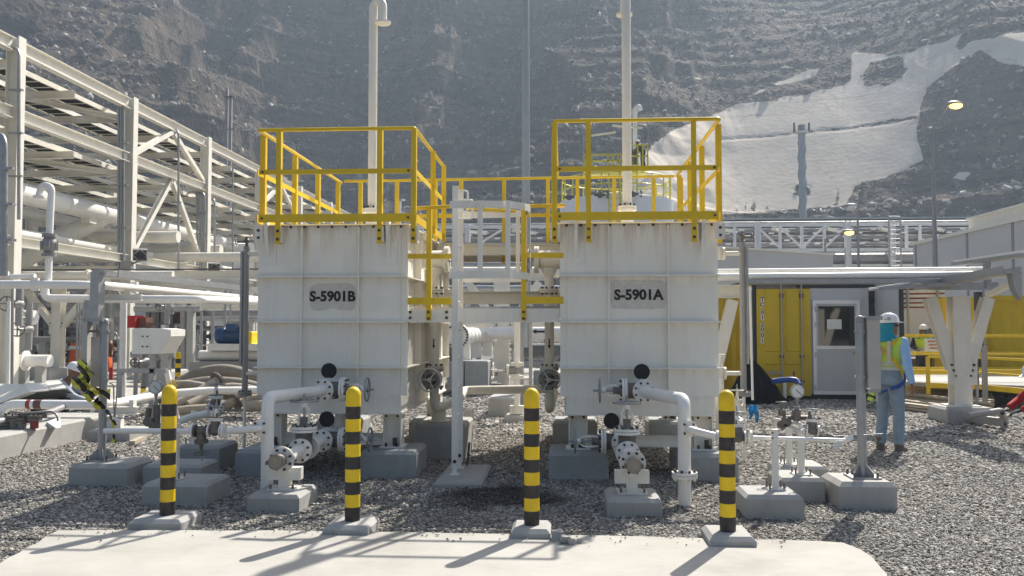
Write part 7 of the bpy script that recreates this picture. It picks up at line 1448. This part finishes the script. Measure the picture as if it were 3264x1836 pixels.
def lamp(label, sx, sy_base, sy_top, Y, lx, ly, lit, r=.07):
    x = PX(sx, Y); T = thing('street_lamp', label, 'street lamp', (x, Y, 0), 'street lamps in the far yard'); zt_ = PZ(sx, sy_top, Y); h = P(lx, ly, Y)
    part(T, 'pole', GPIPE).smooth_lathe((x, Y, 0), (0, 0, 1), [(0, r * 1.4), (zt_ * .5, r), (zt_, r * .6)], 10); part(T, 'arm', GPIPE).pipe([(x, Y, zt_ - .3), (x, Y, zt_), h - V(.25 if lx > sx else -.25, 0, -.05)], r * .5, .5, 8)
    hd = part(T, 'head', GPIPE); hd.ball(h + V(0, 0, .07), .36, .18, .12); (part(T, 'lens', LAMP if lit else HELM)).ball(h - V(-.04, .05, .03), .27, .16, .13)
lamp('lit orange street lamp high in front of the right hillside', 2985, 860, 415, 38, 3042, 336, True, .10); lamp('lit orange street lamp in front of the far truss bridge', 2634, 830, 762, 52, 2704, 741, True, .08); lamp('unlit street lamp on a thin pole before the far slope', 2740, 850, 660, 50, 2712, 659, False, .09)
s = solo('lattice_ladder', 'grey caged ladder tower beside the far truss bridge', 'ladder', GALV); xx = PX(2858, 56)
for dx in (-.35, .35): s.cyl((xx + dx, 56, 0), (xx + dx, 56, PZ(2858, 700, 56)), .06, 6)
for k in range(30): s.cyl((xx - .35, 56, .3 + k * .28), (xx + .35, 56, .3 + k * .28), .02, 5)
x = PX(720, 60); T = thing('lattice_mast', 'slim grey mast standing in front of the rocky slope on the left', 'mast', (x, 60, 0)); 
for dx in (-.14, .14): part(T, 'leg', GPIPE).box(x + dx - .09, x + dx + .09, 59.9, 60.1, 0, PZ(720, 285 if dx < 0 else 305, 60))
part(T, 'cross_arm', GPIPE).bar((x - .8, 60, PZ(720, 412, 60)), (x + .5, 60, PZ(720, 412, 60)), .1, .1); part(T, 'arm_end', GPIPE).box(x - .85, x - .75, 59.95, 60.05, PZ(720, 415, 60), PZ(720, 405, 60)); part(T, 'top_plate', GPIPE).box(x - .3, x + .45, 59.9, 60.1, PZ(720, 312, 60), PZ(720, 308, 60))
s = solo('small_lamp_post', 'small white bracket lamp post seen between the tank rails', 'lamp post', HELM); q = P(1276, 690, 40); s.box(q.x - .08, q.x + .02, 40, 40.1, 0, PZ(1276, 635, 40)); s.box(q.x - .08, q.x + .2, 40, 40.1, PZ(1276, 640, 40), PZ(1276, 634, 40))
# ================================================================== people
def person(label, org, face, J, mats, sc_=1.0, vest=True, shade=True, harness=False, remesh=.011, gloves=None, group=None):
    """J: joint places in the body's own frame (x right, y forward, z up, metres)."""
    f = V(math.sin(face), math.cos(face), 0); rt = V(f.y, -f.x, 0); org = Vector(org)
    def L(p): return org + (rt * p[0] + f * p[1] + V(0, 0, p[2])) * sc_
    def D(p): return (rt * p[0] + f * p[1] + V(0, 0, p[2])) * sc_
    T = thing('person', label, 'person', org, group)
    hd, pel, ch, nk = V(*J['head']), V(*J['pelvis']), V(*J['chest']), V(*J['neck'])
    up = (nk - pel).normalized(); side = V(1, 0, 0); fw = up.cross(side).normalized() * -1 if up.cross(side).y < 0 else up.cross(side).normalized()
    hf = V(*J.get('look', (0, 1, 0))).normalized(); hs = hf.cross(V(0, 0, 1)).normalized(); hu = hs.cross(hf).normalized()
    def torso(m, g, lo=0.0, hi=1.0):
        prof = [(-.10, .145, .105), (0.0, .165, .118), (.14, .155, .108), (.28, .165, .112), (.42, .185, .122), (.50, .190, .112), (.55, .150, .090), (.60, .075, .065)]
        tot = (nk - pel).length; rings = []
        for t, a, b in prof:
            k = t / .60
            if not (lo - 1e-6 <= k <= hi + 1e-6): continue
            c = pel + up * (tot * k) + fw * (.012 * math.sin(k * 3.1)); rings.append((L(c), D(side * (a + g)), D(fw * (b + g))))
        m.loft(rings, 20)
    def limb(m, pts, rad, g=0, n=12):
        pp, rr = [], []
        for i in range(len(pts) - 1):
            for k in range(4):
                t = k / 4; pp.append(V(*pts[i]).lerp(V(*pts[i + 1]), t)); rr.append((rad[i] * (1 - t) + rad[i + 1] * t + g) * sc_)
        pp.append(V(*pts[-1])); rr.append((rad[-1] + g) * sc_); m.tube([L(p) for p in pp], rr, n)
    def cap(m, p, r): q = L(p); m.ball(q, r * sc_, r * sc_, r * sc_, 12, 8)
    B = part(T, 'body', mats['skin']); B.remesh = remesh * .8
    torso(B, -.012); limb(B, [nk - up * .04, hd - hu * .06], [.056, .05])
    rings = []
    for t, a, b, o in ((-.125, .030, .035, .045), (-.105, .048, .055, .035), (-.06, .062, .078, .015), (0, .072, .092, 0), (.05, .074, .094, -.005), (.09, .062, .078, -.008), (.118, .03, .04, -.01)):
        rings.append((L(hd + hu * t + hf * o), D(hs * a), D(hf * b)))
    B.loft(rings, 18)
    B.loft([(L(hd + hf * .085 + hu * .012), D(hs * .010), D(hu * .010)), (L(hd + hf * .108 - hu * .012), D(hs * .015), D(hu * .012)), (L(hd + hf * .112 - hu * .022), D(hs * .012), D(hu * .007))], 10)     # nose
    for s in (-1, 1): B.loft([(L(hd + hs * (s * .066) - hf * .008), D(hf * .018), D(hu * .030)), (L(hd + hs * (s * .084) - hf * .014), D(hf * .020), D(hu * .032))], 10)
    B.loft([(L(hd + hf * .085 - hu * .055), D(hs * .026), D(hu * .014)), (L(hd + hf * .097 - hu * .055), D(hs * .018), D(hu * .009))], 10)     # lips
    tr = part(T, 'trousers', mats['legs']); tr.remesh = remesh
    torso(tr, .012, -.2, .30)
    sh = part(T, 'shirt', mats['shirt']); sh.remesh = remesh; torso(sh, .010, .0, .95)
    for s, q in ((-1, 'l'), (1, 'r')):
        hip, kn, an = J['hip_' + q], J['knee_' + q], J['ankle_' + q]; so, el, wr = J['shoulder_' + q], J['elbow_' + q], J['wrist_' + q]
        limb(B, [hip, kn, an], [.082, .056, .040]); limb(B, [so, el, wr], [.046, .038, .027]); cap(B, so, .05)
        limb(tr, [hip, V(*hip).lerp(V(*kn), .5), kn, V(*kn).lerp(V(*an), .5), an], [.095, .084, .066, .064, .058], .008); cap(tr, kn, .072)
        limb(sh, [so, V(*so).lerp(V(*el), .5), el, V(*el).lerp(V(*wr), .5), V(*wr).lerp(V(*el), .06)], [.064, .058, .052, .047, .040], .004); cap(sh, so, .068)
        # hand: palm, four fingers of different length, thumb
        d = (V(*wr) - V(*el)).normalized(); hb = V(*J.get('palm_' + q, (0, 1, 0))); hb = (hb - d * hb.dot(d)).normalized(); hx = d.cross(hb).normalized()
        H = part(T, 'glove', gloves) if gloves else B
        if gloves: H.remesh = .006
        w0 = V(*wr); H.loft([(L(w0 - d * .02), D(hb * .026), D(hx * .020)), (L(w0 + d * .02), D(hb * .034), D(hx * .018)), (L(w0 + d * .06), D(hb * .042), D(hx * .017)), (L(w0 + d * .095), D(hb * .040), D(hx * .014))], 12)
        curl = hx * (-s)
        for i, (o, ln) in enumerate(((.030, .070), (.011, .080), (-.009, .074), (-.028, .058))):
            p0 = w0 + d * .085 + hb * o; p1 = p0 + d * ln * .45 + curl * .006; p2 = p1 + (d * .8 + curl * .55).normalized() * ln * .32; p3 = p2 + (d * .5 + curl * .85).normalized() * ln * .26
            H.tube([L(p) for p in (p0, p1, p2, p3)], [.0098 * sc_, .0094 * sc_, .0088 * sc_, .0074 * sc_], 8)
        p0 = w0 + d * .03 + hb * .03; p1 = p0 + (d * .6 + hb * .8).normalized() * .04; p2 = p1 + (d * .95 + hb * .25 + curl * .2).normalized() * .035; H.tube([L(p) for p in (p0, p1, p2)], [.012 * sc_, .0105 * sc_, .008 * sc_], 8)
        bt = part(T, 'boot', mats['boot']); a_ = V(*an); bt.remesh = .009; ff = V(*J.get('toe_' + q, (.12 * s, 1, 0))).normalized()
        bs = V(ff.y, -ff.x, 0)
        bt.loft([(L(a_ + V(0, 0, .09)), D(bs * .055), D(ff * .060)), (L(a_ + V(0, 0, .02)), D(bs * .050), D(ff * .062)), (L(a_ + V(0, 0, -.03) + ff * .01), D(bs * .05), D(ff * .075)), (L(a_ + V(0, 0, -.075) + ff * .035), D(bs * .053), D(ff * .115)), (L(a_ + V(0, 0, -.088) + ff * .04), D(bs * .052), D(ff * .118))], 16)
        bt.loft([(L(a_ + ff * .02 + V(0, 0, -.045)), D(bs * .045), D(V(0, 0, .04))), (L(a_ + ff * .10 + V(0, 0, -.052)), D(bs * .050), D(V(0, 0, .036))), (L(a_ + ff * .15 + V(0, 0, -.064)), D(bs * .036), D(V(0, 0, .022)))], 12)
    if vest:
        vs_ = part(T, 'vest', mats['vest']); vs_.remesh = remesh; torso(vs_, .026, .08, .92)
        for s, q in ((-1, 'l'), (1, 'r')):
            so = V(*J['shoulder_' + q]); vs_.loft([(L(so + V(-s * .10, 0, -.02)), D(fw * .075), D(up * .05)), (L(so + V(-s * .02, 0, -.008)), D(fw * .078), D(up * .078)), (L(so + V(s * .018, 0, -.01)), D(fw * .074), D(up * .078))], 14)
        tot = (nk - pel).length
        for k in (.22, .34):
            a, b = .165 + .030, .112 + .030; c = pel + up * (tot * k) + fw * (.012 * math.sin(k * 3.1)); part(vs_, 'reflective_band', REFL).loft([(L(c - up * .022), D(side * a), D(fw * b)), (L(c + up * .022), D(side * a), D(fw * b))], 24, caps=False)
        for s in (-1, 1):
            st = part(vs_, 'reflective_band', REFL); pts = [pel + up * (tot * k) + side * (s * .085) - fw * (.112 + .036 + .012 * math.sin(k * 3) - .05 * max(0, k - .72)) for k in (.38, .5, .62, .75, .88)]
            for i in range(4): st.bar(L(pts[i]), L(pts[i + 1]), .045 * sc_, .006, up=D(fw))
    if shade:
        s_ = part(T, 'neck_shade', mats['shade']); rows = [(.065, .088, .108, -.012), (.0, .095, .105, -.028), (-.08, .092, .100, -.035), (-.13, .112, .118, -.038), (-.165, .155, .150, -.045), (-.195, .190, .170, -.048)]
        vs2 = []
        for t, a, b, o in rows:
            r_ = []
            for i in range(25):
                an = R(52) + (2 * math.pi - R(104)) * i / 24
                if t < -.1: an = R(52 + (t + .1) * 260) + (2 * math.pi - 2 * R(52 + (t + .1) * 260)) * i / 24
                wv = 1 + .035 * math.sin(i * 2.3 + t * 30)
                r_.append(L(hd + hu * t + hf * (o + b * math.cos(an) * wv) + hs * (a * math.sin(an) * wv)))
            vs2.append(r_)
        s_.sheet(vs2, .006)
    h = part(T, 'helmet', HELM); c = hd + hu * .045; rings = []
    for t, k in ((0, 1.0), (.03, .99), (.06, .93), (.09, .80), (.112, .58), (.125, .30), (.129, .06)): rings.append((L(c + hu * t + hf * -.004), D(hs * (.102 * k)), D(hf * (.125 * k))))
    h.loft(rings, 26); br = part(h, 'brim', HELM); br.loft([(L(c - hu * .004 + hf * .008), D(hs * .110), D(hf * .138)), (L(c + hu * .006 + hf * .008), D(hs * .110), D(hf * .138))], 26)
    br.prism([L(c + hs * x + hf * y + hu * (-.006)) for x, y in ((-.085, .10), (-.07, .15), (-.03, .178), (.03, .178), (.07, .15), (.085, .10))], D(hu * .008)); rd = part(h, 'ridge', HELM)
    for s in (-.03, 0, .03): rd.tube([L(c + hs * (s * (1 - abs(y) * 1.5)) + hf * y + hu * (.129 * math.sqrt(max(0, 1 - (y / .125) ** 2)) - .002)) for y in (-.105, -.06, 0, .06, .105)], .006 * sc_, 6)
    hm = part(h, 'edge_trim', INK); hm.loft([(L(c - hu * .009 + hf * .006), D(hs * .1095), D(hf * .136)), (L(c - hu * .0045 + hf * .006), D(hs * .1095), D(hf * .136))], 26)
    if mats.get('logo'):
        lg = part(h, 'sticker', INK); q = c + hs * .098 + hu * .05 - hf * .02; lg.torus(L(q), D(hs + hu * .35), .016 * sc_, .0035, 14, 5); lg.bar(L(q - hf * .06 - hu * .012), L(q - hf * .03 - hu * .012), .01, .006)
        gl = part(T, 'glasses', INK); gl.bar(L(hd + hs * .078 + hu * .008), L(hd + hs * .055 + hf * .092 + hu * .006), .006, .012)
        for s in (-1, 1): gl.bar(L(hd + hs * (s * .014) + hf * .106 + hu * .004), L(hd + hs * (s * .056) + hf * .094 + hu * .004), .004, .032)
    if harness:
        tot = (nk - pel).length
        def wrap(seq, w_, m, name):
            st = part(T, name, m); pts = [L(p) for p in seq]
            for i in range(len(pts) - 1): st.bar(pts[i] - (pts[i + 1] - pts[i]) * .02, pts[i + 1] + (pts[i + 1] - pts[i]) * .02, w_ * sc_, .006, up=D(seq_up(seq[i])))
        def seq_up(p):
            k = (p - pel).dot(up); n = p - (pel + up * k); return n.normalized() if n.length > 1e-4 else fw
        def on(an, k, g=.042):
            prof = [(-.10, .145, .105), (0.0, .165, .118), (.14, .155, .108), (.28, .165, .112), (.42, .185, .122), (.50, .190, .112), (.55, .150, .090)]
            t = k * .60; a = np.interp(t, [q[0] for q in prof], [q[1] for q in prof]) + g; b = np.interp(t, [q[0] for q in prof], [q[2] for q in prof]) + g
            return pel + up * (tot * k) + fw * (.012 * math.sin(k * 3.1)) + side * (a * math.sin(an)) + fw * (b * math.cos(an))
        P_ = math.pi
        wrap([on(P_ * .66, .93, .03), on(P_ * .80, .84), on(P_ * .92, .74), on(P_ * 1.0, .66)], .042, STRAPY, 'harness_strap'); wrap([on(P_ * 1.34, .93, .03), on(P_ * 1.2, .84), on(P_ * 1.08, .74), on(P_ * 1.0, .66)], .042, STRAPY, 'harness_strap')
        wrap([on(P_ * 1.0, .66), on(P_ * .88, .52), on(P_ * .76, .38), on(P_ * .64, .24), on(P_ * .55, .10), on(P_ * .5, -.02)], .045, STRAPY, 'harness_strap'); wrap([on(P_ * 1.0, .66), on(P_ * 1.12, .52), on(P_ * 1.24, .38), on(P_ * 1.36, .22)], .045, STRAPY, 'harness_strap')
        wrap([on(P_ * .5, -.02, .05), on(P_ * .56, -.12, .055), on(P_ * .68, -.2, .05), on(P_ * .85, -.25, .04)], .05, STRAPB, 'leg_strap'); wrap([on(P_ * .5, .12, .05), on(P_ * .5, -.1, .055)], .045, STRAPB, 'leg_strap')
        dr = part(T, 'd_ring', GALV); q = on(P_, .66, .052); dr.torus(L(q), D(fw), .03 * sc_, .006, 14, 6)
        ln_ = part(T, 'lanyard', REFL); ln_.tube([L(on(P_, .64, .06)), L(on(P_ * 1.05, .4, .07)), L(on(P_ * 1.1, .1, .08)), L(on(P_ * 1.1, -.3, .09)), L(on(P_ * 1.05, -.55, .10))], .012 * sc_, 8)
        lp = part(T, 'lanyard_pack', HIVIS); q0, q1 = on(P_ * 1.15, -.34, .11), on(P_ * 1.18, -.55, .13); lp.bar(L(q0), L(q1), .07, .03, up=D(fw)); lp.use(INK).bar(L(q0.lerp(q1, .35)), L(q0.lerp(q1, .6)), .073, .033, up=D(fw))
        rk = part(T, 'rope_loop', STRAPB); rk.tube([L(on(P_ * .9, -.28, .09)), L(on(P_, -.34, .10)), L(on(P_ * 1.1, -.30, .10)), L(on(P_ * 1.15, -.2, .09))], .016 * sc_, 8)
        ca = part(T, 'carabiner', GALV); q = on(P_ * 1.22, .02, .08)
        for e in (0, .06, .12): ca.torus(L(q - up * (.1 + e)), D(side + fw * .4), .022 * sc_, .006, 12, 5)
    return T
STAND = dict(head=(.0, .045, 1.60), look=(.0, 1, 0), neck=(0, 0, 1.475), chest=(0, 0, 1.3), pelvis=(0, 0, .94), hip_l=(-.088, 0, .90), hip_r=(.088, 0, .90), knee_l=(-.10, .035, .49), knee_r=(.11, .02, .49), ankle_l=(-.105, -.05, .09), ankle_r=(.125, -.02, .09),
             shoulder_l=(-.195, 0, 1.395), shoulder_r=(.195, 0, 1.395), elbow_l=(-.26, -.03, 1.12), elbow_r=(.265, -.045, 1.115), wrist_l=(-.27, .05, .885), wrist_r=(.275, .045, .87), palm_l=(0, 1, 0), palm_r=(0, 1, 0))
MW = dict(skin=SKIN, legs=DENIM, shirt=SHIRT, vest=HIVIS, shade=CYAN, boot=BOOT, logo=True)
q = G(2843, 1440)
STAND1 = dict(STAND); STAND1['look'] = (.80, .60, .03)
person('worker in white helmet, turquoise neck shade and lime vest standing by the right pole', (q.x, q.y + .06, 0), R(46), STAND1, MW, 1.0, harness=True, remesh=.0095)
CROUCH = dict(head=(.0, .34, .92), look=(0, .9, -.35), neck=(0, .26, .80), chest=(0, .12, .62), pelvis=(0, -.12, .34), hip_l=(-.09, -.10, .32), hip_r=(.09, -.10, .32), knee_l=(-.17, .26, .46), knee_r=(.17, .24, .46), ankle_l=(-.14, .02, .09), ankle_r=(.14, .0, .09),
              shoulder_l=(-.19, .22, .74), shoulder_r=(.19, .22, .74), elbow_l=(-.25, .40, .56), elbow_r=(.25, .40, .56), wrist_l=(-.15, .62, .46), wrist_r=(.15, .62, .46), palm_l=(1, 0, 0), palm_r=(-1, 0, 0))
q = P(225, 1205, 13.6)
person('crouching worker in white helmet and grey shirt half hidden at lower left', (q.x - .33, 13.6, -.06), R(75), CROUCH, dict(skin=SKIN, legs=NAVY, shirt=GREYS, vest=HIVIS, shade=HELM, boot=BOOT), 1.0, vest=False, shade=False, remesh=.016)
q = P(3278, 1340, 12.6)
person('crouching worker in red clothes cut off by the right edge', (q.x + .40, 12.6, 0), R(-95), CROUCH, dict(skin=SKIN, legs=REDC, shirt=REDC, vest=REDC, shade=REDC, boot=BOOT), 1.0, vest=False, shade=False, remesh=.016, gloves=DARKC)
FARJ = dict(STAND); FARJ.update(head=(0, .16, 1.52), neck=(0, .08, 1.41), elbow_l=(-.27, .08, 1.13), elbow_r=(.27, .08, 1.13), wrist_l=(-.16, .30, 1.05), wrist_r=(.16, .30, 1.05), shoulder_l=(-.19, .06, 1.34), shoulder_r=(.19, .06, 1.34))
person('distant worker in white helmet and lime vest beyond the yellow rails', (PX(2942, 22.6), 22.6, 0), R(200), FARJ, dict(skin=SKIN, legs=NAVY, shirt=NAVY, vest=HIVIS, shade=CYAN, boot=BOOT), .97, remesh=.018)
# person at work high on the storage tank platform
q = P(2050, 541, 44.5); UP = dict(STAND); UP.update(head=(0, .3, 1.35), neck=(0, .24, 1.25), chest=(0, .15, 1.15), shoulder_l=(-.18, .2, 1.2), shoulder_r=(.18, .2, 1.2), wrist_l=(-.2, .5, .9), wrist_r=(.2, .5, .9), elbow_l=(-.24, .3, 1.0), elbow_r=(.24, .3, 1.0))
person('tiny dark clothed worker bending on the storage tank platform', (q.x, 44.5, q.z), R(250), UP, dict(skin=SKIN, legs=NAVY, shirt=NAVY, vest=NAVY, shade=NAVY, boot=BOOT), 1.0, vest=False, shade=False, remesh=.03)
_rem = [(m, m.remesh) for m in ALL if getattr(m, 'remesh', 0)]
finish()
_dg = bpy.context.evaluated_depsgraph_get()
for m, sz in _rem:                                   # grow each garment / body into one continuous skin
    o = m.obj; md = o.modifiers.new('skin', 'REMESH'); md.mode = 'VOXEL'; md.voxel_size = sz; md.use_smooth_shade = True
    ms = o.modifiers.new('relax', 'SMOOTH'); ms.factor = .5; ms.iterations = 3
bpy.context.view_layer.update(); _dg.update()
_new = [(m, bpy.data.meshes.new_from_object(m.obj.evaluated_get(_dg))) for m, sz in _rem]
for m, me in _new:
    m.obj.modifiers.clear(); m.obj.data = me
    if not me.materials:
        for k in m.mats: me.materials.append(k)
    me.polygons.foreach_set('use_smooth', [True] * len(me.polygons))
for cu, name, loc, par in TEXTS:
    t = bpy.data.objects.new('t', cu); COL.objects.link(t); bpy.context.view_layer.update(); _dg.update()
    me = bpy.data.meshes.new_from_object(t.evaluated_get(_dg)); bpy.data.objects.remove(t); me.name = name
    o = bpy.data.objects.new(name, me); COL.objects.link(o); ro = par.obj
    base = par.loc if isinstance(par, Root) else par.root.loc
    o.rotation_euler = (R(90), 0, 0); o.parent = ro; o.location = Vector(loc) - base
